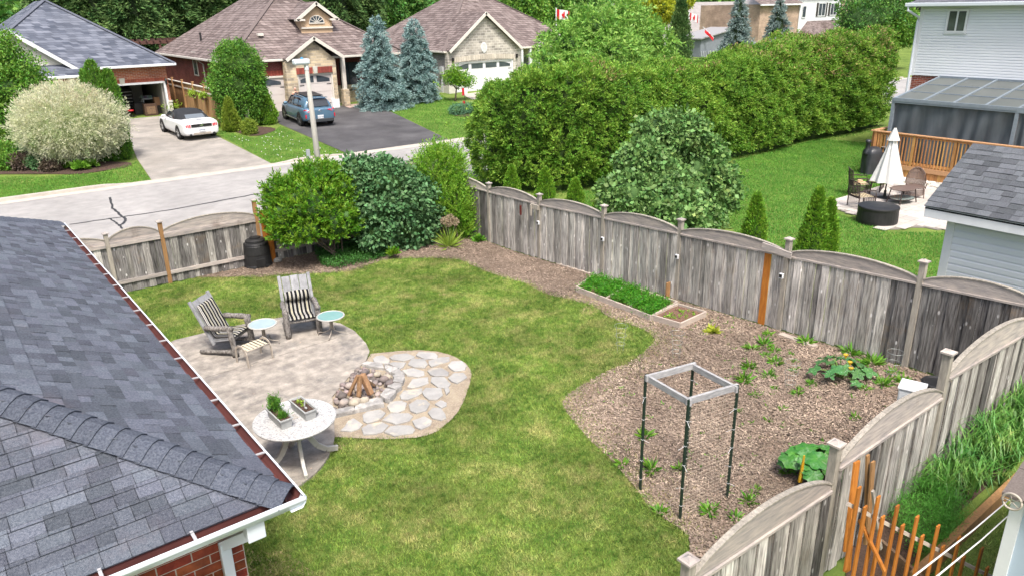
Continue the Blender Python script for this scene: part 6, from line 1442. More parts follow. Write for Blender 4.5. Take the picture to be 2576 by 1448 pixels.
# neighbour lawn blades
m_blade2 = M('neighbour lawn blade', (.075,.24,.028), (.145,.34,.045), scale=1.0, rough=.7, detail=8, rnd=.28, hue=.015, trans=.35, big=((.36,.40,.12),.7,.62,.8))
NL = [(12.5,3.6),(34,3.6),(38,20.5),(16,22.8),(12.5,22.5)]
blades('lawn_grass', poly_at([(1440,480),(1480,540),(1830,560),(1870,610),(1960,650),(2100,650),(2320,720),(2360,690),(2400,585),(2240,585),(2060,520),(2250,455),(2200,362),(2060,350),(1850,405),(1840,500)]), 900, .07, .02, m_blade2, holes=(PAVED,))
# ------------------------------------------------------------------ houses across the street
m_trim = M('cream trim', (.62,.59,.53), (.56,.53,.48), scale=3, rough=.55)
m_roofbr = brickM('brown far shingle', (.225,.185,.175), (.11,.085,.08), (.06,.045,.045), bw=.36, bh=.15, ms=.014, off=.43, rnd=.2, bump=.8, noise=.18)
m_roofbl = brickM('blue grey far shingle', (.155,.17,.21), (.055,.065,.09), (.04,.045,.06), bw=.40, bh=.13, ms=.006, off=.43, bump=.5, noise=.12)
m_brO = brickM('orange red brick', (.40,.125,.06), (.27,.075,.045), (.42,.30,.24), bw=.27, bh=.088, ms=.012, bump=.6)
m_brR = brickM('dark red brick', (.215,.05,.042), (.15,.036,.034), (.20,.12,.11), bw=.24, bh=.08, ms=.010, bump=.6)
m_stone = brickM('buff ledge stone', (.60,.49,.33), (.30,.255,.20), (.50,.44,.34), bw=.42, bh=.16, ms=.016, off=.4, bump=1., noise=.3)
m_stoneg = brickM('grey stone veneer', (.46,.43,.38), (.26,.245,.22), (.58,.55,.50), bw=.40, bh=.19, ms=.018, off=.4, bump=1., noise=.25)
m_stoned = brickM('dark grey stone veneer', (.22,.215,.21), (.15,.148,.147), (.26,.25,.24), bw=.34, bh=.12, ms=.012, off=.4, bump=1.)
m_lime = M('limestone block', (.55,.54,.48), (.46,.45,.40), scale=3, rough=.9, bump=.3)
m_door = M('pale garage door', (.56,.52,.50), (.52,.48,.46), scale=1, rough=.5)
m_doorw = M('white garage door', (.68,.69,.70), (.64,.65,.66), scale=1, rough=.45)
m_stucco = M('tan stucco', (.52,.38,.25), (.46,.33,.22), scale=8, rough=.95)
def wallY(T, px, Y, mat, depth=.25, name='wall', z0=None):
    P = [pY(u, v, Y) for u, v in px]
    mb = MB(); mb.prism(P, (0,depth,0)); return mb.build(name, mat, T)
def hip(T, x0, x1, y0, y1, z, p, mat, trim=m_white, name='roof', gut=True, th=.14):
    W_, D_ = x1-x0, y1-y0; h = min(W_, D_)/2; mb = MB(); Z = z+p*h
    if D_ >= W_: A, B = (x0+h, y0+h, Z), (x0+h, y1-h, Z)
    else: A, B = (x0+h, y0+h, Z), (x1-h, y0+h, Z)
    c = [(x0,y0,z),(x1,y0,z),(x1,y1,z),(x0,y1,z)]
    if D_ >= W_: fs = [[c[0],c[1],A],[c[1],c[2],B,A],[c[2],c[3],B],[c[3],c[0],A,B]]
    else: fs = [[c[0],c[1],B,A],[c[1],c[2],B],[c[2],c[3],A,B],[c[3],c[0],A]]
    for f in fs: mb.face(f)
    r = mb.build(name, mat, T)
    if gut:
        for a, b in ((0,1),(1,2),(2,3),(3,0)):
            g = MB(); d = _n(_v(c[b])-_v(c[a])); g.beam(_v(c[a])-d*.06+_v([0,0,-th/2+.02]), _v(c[b])+d*.06+_v([0,0,-th/2+.02]), .13, th); g.build('gutter', trim, T, bevel=.02)
        s = MB(); s.bb((x0,y0,z-th+.01),(x1,y1,z-th+.03)); s.build('soffit', trim, T)
    for a, b in ((c[0],A),(c[1],B if D_ < W_ else A)):
        g = MB(); a, b = _v(a), _v(b); g.beam(a+_v([0,0,.02]), b+_v([0,0,.02]), .26, .035); g.build('hip_cap', M(mat.name+' caps', (.13,.105,.10) if mat is m_roofbr else (.10,.11,.14), rough=.95), r)
    return r
def gable(T, xc, yf, half, zf, zp, y0, z0, p, wallmat, roofmat, trim=m_trim, over=.28, zwall=None, wallhalf=None, ry=None):
    """gabled projection: roof running back into the main roof plane z=z0+p(y-y0)"""
    yb = y0+(zp-z0)/p; ybf = y0+(zf-z0)/p; ybf = max(ybf, yf+.1) if ry is None else ry; mb = MB()
    mb.prism([(xc-half,yf-over,zf),(xc,yf-over,zp),(xc,yb,zp),(xc-half,ybf,zf)], (0,0,.06)); mb.prism([(xc+half,yf-over,zf),(xc+half,ybf,zf),(xc,yb,zp),(xc,yf-over,zp)], (0,0,.06))
    mb.build('gable_roof', roofmat, T)
    for s in (-1,1):
        g = MB(); g.beam((xc+s*half,yf-over-.02,zf-.04),(xc-s*.04,yf-over-.02,zp-.02),.06,.20,up=(0,1,0) if False else (0,0,1)); g.build('rake_board', trim, T)
    wh = wallhalf or half*.92
    if wallmat: mb = MB(); mb.prism([(xc-wh,yf,zf-.02),(xc+wh,yf,zf-.02),(xc,yf,zp-.12)], (0,.15,0)); mb.build('gable_wall', wallmat, T)
def garage_door(T, xa, xb, zb, zt, Y, mat, nwin=2, arch=True, jamb=m_trim):
    f = MB(); f.bb((xa-.11,Y-.05,zb),(xa,Y+.05,zt+.11)); f.bb((xb,Y-.05,zb),(xb+.11,Y+.05,zt+.11)); f.bb((xa,Y-.05,zt),(xb,Y+.05,zt+.11)); fr_ = f.build('door_frame', jamb, T)
    d = MB(); n = 4; h = (zt-zb)/n
    for k in range(n): d.bb((xa,Y+.03,zb+h*k+.012),(xb,Y+.08,zb+h*(k+1)-.012))
    d.bb((xa,Y+.05,zb),(xb,Y+.07,zt)); dr = d.build('garage_door', mat, T)
    g = MB(); ww = (xb-xa)/nwin
    for k in range(nwin):
        a, b = xa+ww*k+ww*.1, xa+ww*(k+1)-ww*.1; lo, hi = zt-h*.82, zt-h*.2
        if nwin == 1: pts = [(a,lo),(b,lo)]+[(b+(a-b)*f_, hi-.14+.18*math.sin(math.pi*f_)) for f_ in np.linspace(0,1,7)]
        elif k == 0: pts = [(a,lo),(b,lo)]+[(b+(a-b)*f_, hi+.06-.2*f_**1.6) for f_ in np.linspace(0,1,6)]
        elif k == nwin-1: pts = [(a,lo),(b,lo)]+[(b+(a-b)*f_, hi+.06-.2*(1-f_)**1.6) for f_ in np.linspace(0,1,6)]
        else: pts = [(a,lo),(b,lo),(b,hi+.04),(a,hi+.04)]
        w_ = MB(); w_.prism([(x,Y+.012,z) for x, z in pts], (0,.03,0)); w_.build('window', m_win, dr)
    for k, (x0, x1) in enumerate(((xa+.03, xa+.33),(xb-.33, xb-.03))):
        for z in (zt-h*1.12, zb+h*.6): g = MB(); g.bb((x0,Y+.01,z-.02),(x1,Y+.03,z+.02)); g.build('strap_hinge', m_black, dr)
    return dr
# ---- blue-roofed house, left
GY_ = 50.8; GB = .56
GH = thing('bungalow', 'bungalow with blue-grey hip roof, orange brick and open garage, far left', 'house', (7, GY_, GB))
gx0, gx1 = 1.65, 12.65
grf = hip(GH, gx0, gx1, 50.3, 66, 3.68, .68, m_roofbl)
fr_r = pY(411,208,GY_); fr_l = pY(286,217,GY_); gxr = gx1-.45
zt = (fr_r[2]+fr_l[2])/2-.02; print('garage', fr_l, fr_r, 'C', gx1)
gl_ = fr_l[0]-.1; gr_ = fr_r[0]+.02
mb = MB(); mb.bb((gr_+.1,GY_,GB-.2),(gxr,GY_+.25,3.6)); mb.bb((gl_-.1,GY_,zt+.1),(gr_+.1,GY_+.25,3.6)); mb.bb((7.3,GY_,zt+.1),(gl_-.1,GY_+.25,3.6)); mb.bb((7.3,GY_,GB-.2),(7.75,GY_+.25,zt+.1)); mb.bb((gl_-.5,GY_,GB-.2),(gl_-.1,GY_+.25,zt+.1))
mb.bb((gxr-.25,GY_+.25,GB-.2),(gxr,65.6,3.6)); mb.build('wall', m_brO, GH)
mb = MB()
for k in range(int((gr_-gl_+.3)/.095)): mb.bb((gl_-.15+.095*k,GY_-.02,zt+.1),(gl_-.15+.095*k+.083,GY_+.02,zt+.32))
mb.build('soldier_bricks', M('soldier brick', (.32,.09,.055), (.24,.06,.04), scale=4, rough=.9, rnd=.25), GH, kind='stuff')
kx = pY(307,206,GY_)[0]; mb = MB(); mb.prism([(kx-.12,GY_-.05,zt+.09),(kx+.12,GY_-.05,zt+.09),(kx+.16,GY_-.05,zt+.42),(kx-.16,GY_-.05,zt+.42)], (0,.05,0)); mb.build('keystone', m_lime, GH)
mb = MB(); mb.bb((gr_+.08,GY_-.06,GB-.2),(gxr+.03,GY_+.2,GB+.82)); mb.bb((gr_+.06,GY_-.09,GB+.82),(gxr+.06,GY_+.2,GB+.92)); mb.build('stone_base', m_lime, GH)
f = MB(); f.bb((gr_-.02,GY_-.04,GB),(gr_+.10,GY_+.22,zt+.1)); f.bb((gl_-.1,GY_-.04,GB),(gl_,GY_+.22,zt+.1)); f.bb((gl_,GY_-.04,zt),(gr_,GY_+.22,zt+.12)); f.build('garage_frame', m_white, GH)
# garage interior
m_ins = M('garage drywall', (.25,.24,.22), rough=.9); m_dk = M('dark garage clutter', (.02,.02,.022), (.05,.045,.04), scale=6, rough=.7)
mb = MB(); mb.bb((gl_-1.0,GY_+6.5,GB),(gxr-.3,GY_+6.6,3.5)); mb.bb((gl_-1.1,GY_+.25,GB),(gl_-1.0,GY_+6.5,3.5)); mb.bb((gxr-.4,GY_+.25,GB),(gxr-.3,GY_+6.5,3.5)); mb.bb((gl_-1,GY_+.25,3.4),(gxr-.3,GY_+6.5,3.5)); mb.build('garage_interior', m_ins, GH)
mb = MB(); mb.bb((gl_-1.,GY_-.55,GB-.1),(gxr-.4,GY_+6.5,GB+.02)); struct(mb.build('garage_floor', M('garage slab', (.36,.36,.37), (.28,.28,.29), scale=2, rough=.8)))
def gthing(name, lab, cat, boxes, mat):
    mb = MB()
    for lo, hi in boxes: mb.bb(lo, hi)
    return tag(mb.build(name, mat, None, bevel=.01), lab, cat)
def gq(u, v, Y): return pY(u, v, Y)
a = gq(310,245,GY_+3.5)[0]; mb = MB(); mb.bb((a-.7,GY_+3.4,GB+.02),(a+.55,GY_+3.9,GB+1.5)); T = tag(mb.build('tool_chest', m_dk, None, bevel=.02), 'black tool chest with steel drawer handles inside the open garage', 'tool chest'); hd = MB()
for k in range(6): hd.bb((a-.65,GY_+3.36,GB+.3+.2*k),(a+.5,GY_+3.40,GB+.325+.2*k))
hd.build('drawer_handle', M('bright steel', (.5,.5,.52), rough=.3, metal=.8), T)
a = gq(383,262,GY_+2.5)[0]; gthing('workbench', 'white topped workbench with clutter inside the open garage', 'workbench', [((a-.6,GY_+2.3,GB+.85),(a+.45,GY_+3,GB+.92)),((a-.55,GY_+2.35,GB+.02),(a-.48,GY_+2.42,GB+.85)),((a+.38,GY_+2.35,GB+.02),(a+.43,GY_+2.42,GB+.85)),((a-.5,GY_+2.7,GB+.4),(a+.4,GY_+2.95,GB+.45)),((a-.55,GY_+2.9,GB+.02),(a-.48,GY_+2.97,GB+.85)),((a+.38,GY_+2.9,GB+.02),(a+.43,GY_+2.97,GB+.85))], m_white)
mb = MB()
for k in range(26): x = a-.55+rng.uniform(0,1.); mb.box((x, GY_+2.4+rng.uniform(0,.5), GB+.92+.07), (rng.uniform(.04,.12), .08, rng.uniform(.08,.25)))
mb.build('bottles', M('garage odds', (.35,.38,.42), (.12,.16,.25), scale=7, rough=.5, rnd=.5, hue=.3), None, kind='stuff')
a = gq(377,290,GY_+.9)[0]; T = gthing('wooden_cabinet', 'small dark wooden cabinet with glass front at the garage mouth', 'cabinet', [((a-.32,GY_+.5,GB+.02),(a+.42,GY_+.95,GB+.75))], M('dark walnut', (.06,.035,.025), (.09,.05,.03), scale=6, rough=.6))
mb = MB(); mb.bb((a-.2,GY_+.48,GB+.15),(a+.3,GY_+.5,GB+.6)); mb.build('door_panel', M('tan panel', (.25,.15,.08), (.1,.07,.05), scale=14, rough=.7), T)
a = gq(330,290,GY_+.8)[0]; T = thing('shop_stool', 'black rolling shop stool with a red seat in the garage doorway', 'stool', (a,GY_+.7,GB+.02)); mb = MB(); mb.lathe((0,0,.38), [(0,0),(.18,0),(.19,.04),(.17,.08),(0,.085)], n=16); mb.build('seat', M('red vinyl', (.42,.015,.02), rough=.4), T, world=False); mb = MB(); mb.tube([(0,0,.05),(0,0,.38)],.025,8); mb.build('column', m_black, T, world=False)
for k in range(5): c_, s_ = math.cos(k*1.257), math.sin(k*1.257); mb = MB(); mb.beam((0,0,.09),(.24*c_,.24*s_,.06),.035,.03); mb.box((.24*c_,.24*s_,.03),(.05,.05,.05)); mb.build('leg', m_black, T, world=False)
a = gq(398,258,GY_+1.4)[0]; gthing('cardboard_box', 'tan cardboard box on a low shelf at the right of the garage', 'box', [((a-.25,GY_+1.2,GB+.55),(a+.3,GY_+1.6,GB+1.05))], M('cardboard', (.34,.19,.10), rough=.9))
gthing('low_shelf', 'dark low shelf under the cardboard box in the garage', 'shelf', [((a-.4,GY_+1.1,GB+.02),(a+.45,GY_+1.8,GB+.55))], m_dk)
a = gq(345,280,GY_+1.5)[0]; gthing('black_bin', 'black storage bin between stool and cabinet in the garage', 'bin', [((a-.1,GY_+1.5,GB+.02),(a+.55,GY_+2,GB+.75))], m_dk)
a = gq(390,232,GY_+5)[0]; mb = MB()
for k in range(30): mb.box((a-.8+rng.uniform(0,1.8),GY_+6.42,GB+1.3+rng.uniform(0,1.2)),(rng.uniform(.05,.25),.08,rng.uniform(.1,.5)))
mb.build('hanging_tools', M('hung tools', (.16,.10,.05), (.05,.05,.05), scale=5, rough=.7, rnd=.5), None, kind='stuff')
a = gq(335,240,GY_+4.3)[0]; gthing('fridge', 'pale upright fridge at the back of the open garage', 'fridge', [((a-.1,GY_+4.3,GB+.02),(a+.6,GY_+5,GB+1.9))], M('garage fridge', (.30,.29,.26), rough=.5))
# wall lantern
a = pY(417,203,GY_-.15); mb = MB(); mb.lathe((a[0],GY_-.18,a[2]-.25), [(.0,0),(.05,.02),(.08,.25),(.10,.27),(.03,.36),(0,.40)], n=8); mb.beam((a[0],GY_-.18,a[2]+.1),(a[0],GY_,a[2]+.14),.03,.03); tag(mb.build('wall_lantern', m_black, None), 'black carriage lantern on orange brick right of the open garage', 'lantern')
# porch gable
pk_ = pY(20,78,49.8); ft_ = pY(200,178,49.8); hw_ = ft_[0]-pk_[0]
m_pale = M('pale gable board', (.55,.54,.50), rough=.8)
gable(GH, pk_[0], 49.9, hw_, ft_[2], pk_[2], 50.3, 3.68, .68, m_pale, m_roofbl, trim=m_white)
mb = MB(); mb.prism([(pk_[0]-hw_-.2,49.2,3.38),(pk_[0]+hw_+.2,49.2,3.38),(pk_[0]+hw_+.2,49.95,3.95),(pk_[0]-hw_-.2,49.95,3.95)], (0,0,.05)); mb.build('porch_roof', m_roofbl, GH)
mb = MB(); mb.bb((pk_[0]-hw_-.2,49.1,3.25),(pk_[0]+hw_+.2,49.22,3.40)); mb.build('gutter', m_white, GH, bevel=.02)
m_beam = M('pink tan timber', (.50,.36,.27), (.44,.31,.23), scale=5, rough=.8)
for x in (pk_[0]+hw_-.35, pk_[0]-hw_+.5):
    mb = MB(); mb.box((x,49.4,(3.25+GB)/2),(.2,.2,3.25-GB)); mb.build('porch_post', m_beam, GH)
    mb = MB(); mb.beam((x-.08,49.4,2.35),(x-1.05,49.4,3.2),.12,.12,up=(0,1,0)); mb.build('brace', m_beam, GH)
mb = MB(); mb.bb((.2,GY_+.4,GB-.2),(7.3,GY_+.6,3.5)); mb.build('porch_wall', m_brO, GH)
window(GH, ('Y', GY_+.4), 4.6, 6.6, GB+.9, GB+2.4, -1, mull=2)
# second garage door, half hidden
garage_door(GH, 7.8, gl_-.55, GB, zt-.1, GY_, m_doorw, nwin=2, jamb=m_white)
# house number plate area left plain
# ---- brown-roofed house, centre
BYF = 48.2; BB = .5
bx0 = 15.04; 
def plane_pt(u, v, y0, z0, p):
    r = ray(u, v); # CAMH + k rz = z0+p(k ry-y0)
    k = (z0-p*y0-CAMH)/(r[2]-p*r[1]); return r*k+_v([0,0,CAMH])
q1 = plane_pt(834,47,47.8,3.75,.68); q2 = plane_pt(917,80,47.8,3.75,.68); dxy = (q2-q1)/(q1[1]-q2[1]); bx1 = q2[0]+(q2[1]-47.8)*1.0; print('brown right hip pts', q1, q2, 'x1', bx1)
BH = thing('bungalow', 'bungalow with brown shingle roof, stone gable, tan dormer and two garage doors', 'house', (18, BYF, BB))
bx1 = min(max(bx1, 25.0), 30.)
hip(BH, bx0, bx1, 47.8, 65.5, 3.72, .68, m_roofbr, trim=m_trim)
mb = MB(); mb.bb((bx0+.45,BYF,BB-.3),(18.7,BYF+.3,3.6)); mb.bb((bx0+.45,BYF+.3,BB-.3),(bx0+.7,65,3.6)); mb.bb((22.6,BYF+1.2,BB+1.2),(bx1-.5,BYF+1.5,3.6)); mb.build('wall', m_brR, BH)
mb = MB(); mb.bb((22.6,BYF+1.15,BB-.3),(bx1-.5,BYF+1.45,BB+1.2)); mb.build('stone_base', m_stone, BH)
# stone gable block
SY = 47.45; gp1 = pY(789,98,47.2); gfl = pY(727,152,47.2); gfr = pY(864,143,47.2); xc = gp1[0]; hwf = (gfr[0]-gfl[0])/2; zfoot = (gfl[2]+gfr[2])/2
wl_ = pY(722,200,SY)[0]; wr_ = pY(848,200,SY)[0]; print('stone wall', wl_, wr_)
gable(BH, xc, SY, hwf+.12, zfoot, gp1[2]+.08, 47.8, 3.72, .68, None, m_roofbr, trim=m_trim)
dl, dr_ = pY(749,190,SY)[0]+.08, pY(834,186,SY)[0]; dzt = pY(834,186,SY)[2]-.02
mb = MB(); zz_ = dzt+.1
mb.bb((wl_,SY,BB-.3),(dl-.1,SY+.6,zz_)); mb.bb((dr_+.1,SY,BB-.3),(wr_,SY+.6,zz_)); mb.prism([(wl_,SY,zz_),(wr_,SY,zz_),(wr_,SY,3.55),(xc,SY,gp1[2]-.1),(wl_,SY,3.55)], (0,.5,0)); mb.build('stone_wall', m_stone, BH)
mb = MB()
n_ = int((dr_-dl+.3)/.085)
for k in range(n_):
    x = dl-.15+.085*k
    if abs(x+.04-(dl+dr_)/2) > .15: mb.bb((x,SY-.03,dzt+.12),(x+.073,SY+.02,dzt+.50))
mb.build('soldier_bricks', M('red soldier brick', (.30,.07,.05), (.22,.05,.04), scale=4, rough=.9, rnd=.25), BH, kind='stuff')
xm = (dl+dr_)/2; mb = MB(); mb.prism([(xm-.1,SY-.06,dzt+.10),(xm+.1,SY-.06,dzt+.10),(xm+.17,SY-.06,dzt+.55),(xm-.17,SY-.06,dzt+.55)], (0,.06,0)); mb.build('keystone', m_lime, BH)
garage_door(BH, dl, dr_, BB, dzt, SY+.12, m_door, nwin=2)
mb = MB(); mb.bb((wr_-.5,SY-.03,BB-.3),(wr_+.02,SY+.4,BB+.55)); mb.build('concrete_footing', m_white, BH)
d1r = pY(714,194,BYF)[0]; garage_door(BH, d1r-2.6, d1r, BB, pY(714,194,BYF)[2]-.02, BYF-.08, m_door, nwin=1)
mb = MB(); zt1 = pY(714,194,BYF)[2]
for k in range(33): mb.bb((d1r-2.7+.085*k,BYF-.03,zt1+.1),(d1r-2.7+.085*k+.073,BYF+.02,zt1+.42))
mb.build('soldier_bricks', MATS['red soldier brick'], BH, kind='stuff')
mb = MB(); mb.bb((d1r+.12,BYF-.07,BB-.3),(wl_,BYF+.2,BB+1.0)); mb.build('stone_base', m_stone, BH)
# porch: column and dark entry
pc = pY(866,180,47.6); mb = MB(); mb.box((pc[0],47.75,(3.6+BB+1.1)/2),(.24,.24,3.6-BB-1.1)); mb.build('porch_column', m_trim, BH, bevel=.01); mb = MB(); mb.box((pc[0],47.75,BB+.55),(.42,.42,1.1)); mb.build('column_base', m_stone, BH)
window(BH, ('Y', BYF+1.2), pc[0]+.5, pc[0]+1.9, BB+.8, 3.2, -1, mull=1, mat=M('dark frame', (.03,.03,.03)))
# dormer
dq = [pY(793,12,49.9), pY(757,50,49.9), pY(762,72,49.9), pY(832,68,49.9), pY(831,46,49.9)]
xd_ = (dq[2][0]+dq[3][0])/2; hwd = (dq[3][0]-dq[2][0])/2+.1; zb_ = min(dq[2][2],dq[3][2])-.35; zs_ = dq[4][2]; zp_ = dq[0][2]
mb = MB(); mb.prism([(xd_-hwd,49.9,zb_),(xd_+hwd,49.9,zb_),(xd_+hwd,49.9,zs_),(xd_,49.9,zp_-.05),(xd_-hwd,49.9,zs_)], (0,3.,0)); mb.build('dormer_wall', m_stucco, BH)
gable(BH, xd_, 49.9, hwd+.35, zs_-.05, zp_+.12, 47.8, 3.72, .68, None, m_roofbr, trim=m_trim, over=.25, ry=52.3)
mb = MB(); mb.bb((xd_-hwd-.02,49.8,zb_+.32),(xd_+hwd+.02,49.9,zb_+.42)); mb.build('dormer_sill', m_trim, BH)
for s in (-1,1): mb = MB(); mb.bb((xd_+s*(hwd+.12)-.32,49.6,zs_-.14),(xd_+s*(hwd+.12)+.32,49.9,zs_-.02)); mb.build('eave_return', m_trim, BH)
fw = MB(); fc = (xd_+.0, zs_-.28); R_f = .46
fw.prism([(fc[0]+R_f*math.cos(t)*1.12, 49.87, fc[1]+R_f*math.sin(t)) for t in np.linspace(0, math.pi, 15)], (0,.03,0)); fwo = fw.build('fan_window', m_win, BH)
mb = MB()
for t in np.linspace(0, math.pi, 7): mb.beam((fc[0],49.86,fc[1]),(fc[0]+R_f*1.12*math.cos(t),49.86,fc[1]+R_f*math.sin(t)),.035,.03,up=(0,1,0))
P_ = [(fc[0]+R_f*math.cos(t)*1.12, 49.86, fc[1]+R_f*math.sin(t)) for t in np.linspace(0, math.pi, 15)]
for a_, b_ in zip(P_[:-1], P_[1:]): mb.beam(a_, b_, .05, .04, up=(0,1,0))
mb.beam((fc[0]-R_f*1.2,49.86,fc[1]-.02),(fc[0]+R_f*1.2,49.86,fc[1]-.02),.06,.05,up=(0,1,0)); mb.build('muntins', m_trim, fwo)
# roof vents and pipe, side window, downpipe
for u, v, lab in ((655,93,''),): 
    q = plane_pt(u, v, 47.8, 3.72, .68); mb = MB(); mb.box((q[0],q[1],q[2]+.12),(.35,.35,.16)); mb.build('roof_vent', m_trim, BH, bevel=.02)
sp_pt = lambda u, v: (lambda r: r*((3.72-.68*bx0-CAMH)/(r[2]-.68*r[0]))+_v([0,0,CAMH]))(ray(u, v))
q = sp_pt(506,103); mb = MB(); mb.tube([q, q+_v([0,0,.55])], .07, 8); mb.build('vent_pipe', m_black, BH)
q = pX(491,165,bx0+.42); window(BH, ('X', bx0+.45), q[1]-.5, q[1]+.5, q[2]-.7, q[2]+.9, -1, mat=m_trim, mull=0)
q = pX(505,150,bx0+.3); mb = MB(); mb.tube([(bx0+.05,q[1]+.2,3.6),(bx0+.38,q[1]-.1,3.3),(bx0+.38,q[1]-.1,.5)], .05, 8); mb.build('downpipe', m_trim, BH)
# ---- stone house with white garage door
TYF = 48.9; TB = .52; tl = pY(1125,132,TYF)[0]; tr = pY(1302,119,TYF)[0]; TZ = 3.55
TH = thing('bungalow', 'bungalow with grey stone gable, oval vent and wide white garage door', 'house', (35, TYF, TB))
hip(TH, tl-.15, 45.5, 49.1, 63.5, TZ, .66, m_roofbr, trim=m_trim)
gp2 = pY(1223.4,34,48.6); gable(TH, gp2[0], TYF, (tr-tl)/2+.1, TZ-.02, gp2[2]+.05, 49.1, TZ, .66, None, m_roofbr, trim=m_trim)
wl2 = pY(1128,187,TYF)[0]; wr2 = pY(1310,187,TYF)[0]
gda, gdb = pY(1149,190,TYF)[0], pY(1289,180,TYF)[0]; gzt = pY(1288,152,TYF)[2]
mb = MB(); mb.bb((wl2,TYF,TB-.3),(gda-.1,TYF+.4,gzt+.1)); mb.bb((gdb+.1,TYF,TB-.3),(wr2,TYF+.4,gzt+.1)); mb.prism([(wl2,TYF,gzt+.1),(wr2,TYF,gzt+.1),(wr2,TYF,TZ-.1),(gp2[0],TYF,gp2[2]-.12),(wl2,TYF,TZ-.1)], (0,.4,0)); mb.build('stone_wall', m_stoneg, TH)
mb = MB(); mb.bb((wl2+.02,TYF+.4,TB-.3),(wl2+.4,63,TZ-.1)); mb.build('side_wall', m_stoned, TH)
mb = MB(); mb.bb((wl2-.03,TYF-.04,TB-.4),(gda-.12,TYF+.3,TB+.55)); mb.bb((wl2-.02,TYF+.3,TB-.4),(wl2+.1,63,TB+.5)); mb.build('concrete_footing', m_lime, TH)
garage_door(TH, gda, gdb, TB, gzt, TYF+.1, m_doorw, nwin=4, jamb=m_white)
mb = MB()
for k in range(26):
    f = k/25; x = gda-.1+(gdb-gda+.2)*f; mb.box((x,TYF-.0,gzt+.28+.12*math.sin(math.pi*f)),(.19,.06,.36))
mb.build('arch_stones', M('arch stone', (.50,.46,.39), (.42,.38,.32), scale=3, rough=.9, rnd=.15), TH, kind='stuff')
q = pY(1218,120,TYF-.04); mb = MB(); mb.prism([(q[0]+.27*math.cos(t),TYF-.05,q[2]+.38*math.sin(t)) for t in np.linspace(0,6.28,24,endpoint=False)], (0,.06,0)); ov = mb.build('oval_vent', m_white, TH)
mb = MB()
for k in range(6): mb.bb((q[0]-.18,TYF-.07,q[2]-.26+.1*k),(q[0]+.18,TYF-.05,q[2]-.23+.1*k))
mb.build('louvre', m_trim, ov)
for u, v in ((1189,62),(1230-0,63)): q = plane_pt(u, v, 49.1, TZ, .66); mb = MB(); mb.box((q[0],q[1],q[2]+.12),(.35,.35,.18)); mb.build('roof_vent', m_trim, TH, bevel=.02)
for u in (1172,1298): q = pY(u,230 if u < 1200 else 208,TYF-.1); 
for u, v in ((1140,152),(1300,141)): q = pY(u, v, TYF-.1); mb = MB(); mb.box((q[0],TYF-.1,q[2]),(.12,.16,.3)); mb.build('wall_lamp', m_black, TH)
q = pX(1112,178,wl2-.05); mb = MB(); mb.box((wl2-.08,q[1],q[2]),(.16,.4,.55)); mb.tube([(wl2-.08,q[1]-.05,q[2]),(wl2-.08,q[1]-.05,.4)],.04,6); mb.tube([(wl2-.08,q[1]+.1,q[2]),(wl2-.08,q[1]+.1,.4)],.03,6); tag(mb.build('meter_box', M('meter grey', (.42,.44,.45), rough=.5)), 'grey electricity meter box on the dark stone side wall', 'meter')
# porch part at the right of it
mb = MB(); mb.bb((wr2+.02,TYF+1.5,TB-.3),(45,TYF+1.8,TZ-.1)); mb.build('porch_wall', m_stoneg, TH)
for u in (1318,1340,1360): x = pY(u,150,TYF)[0]; mb = MB(); mb.box((x,TYF+.3,(TZ+TB)/2),(.2,.2,TZ-TB)); mb.build('porch_column', m_white, TH)
gable(TH, pY(1392,100,TYF)[0], TYF+.2, 1.8, TZ+.0, TZ+1.2, 49.1, TZ, .66, m_stoneg, m_roofbr, trim=m_trim)
window(TH, ('Y', TYF+1.5), 39.0, 40.6, TB+.6, 2.8, -1, mull=1)
# ---- far houses at the upper right
FY_ = 66.
FHs = thing('brick_house', 'far house with wide grey roof and red brick wall behind the trees', 'house', (60,74,.6))
a = pY(1730,100,74.); b = pY(1935,100,74.); tz = pY(1830,40,74.)[2]; ez = pY(1750,108,74)[2]
mb = MB(); mb.bb((a[0]-8,74.4,.3),(b[0]+3,84,ez)); mb.build('wall', m_brR, FHs)
m_roofg = brickM('pale grey shingle', (.30,.28,.27), (.25,.235,.23), (.2,.19,.18), bw=.5, bh=.12, ms=.008, bump=.2, noise=.1)
zt_ = pY(1800,-30,80)[2]; mb = MB(); mb.face([(a[0]-9,73.6,ez),(b[0]+3.5,73.6,ez),(b[0]+3.5,82,ez+5.5),(a[0]-9,82,ez+5.5)]); mb.build('roof', m_roofg, FHs)
mb = MB(); mb.bb((a[0]-9,73.45,ez-.2),(b[0]+3.5,73.65,ez+.02)); mb.build('gutter', m_white, FHs)
for u in (1742,1758): x = pY(u,120,74.)[0]; window(FHs, ('Y',74.4), x-.45, x+.45, ez-1.9, ez-.4, -1, mull=1, frame=.1)
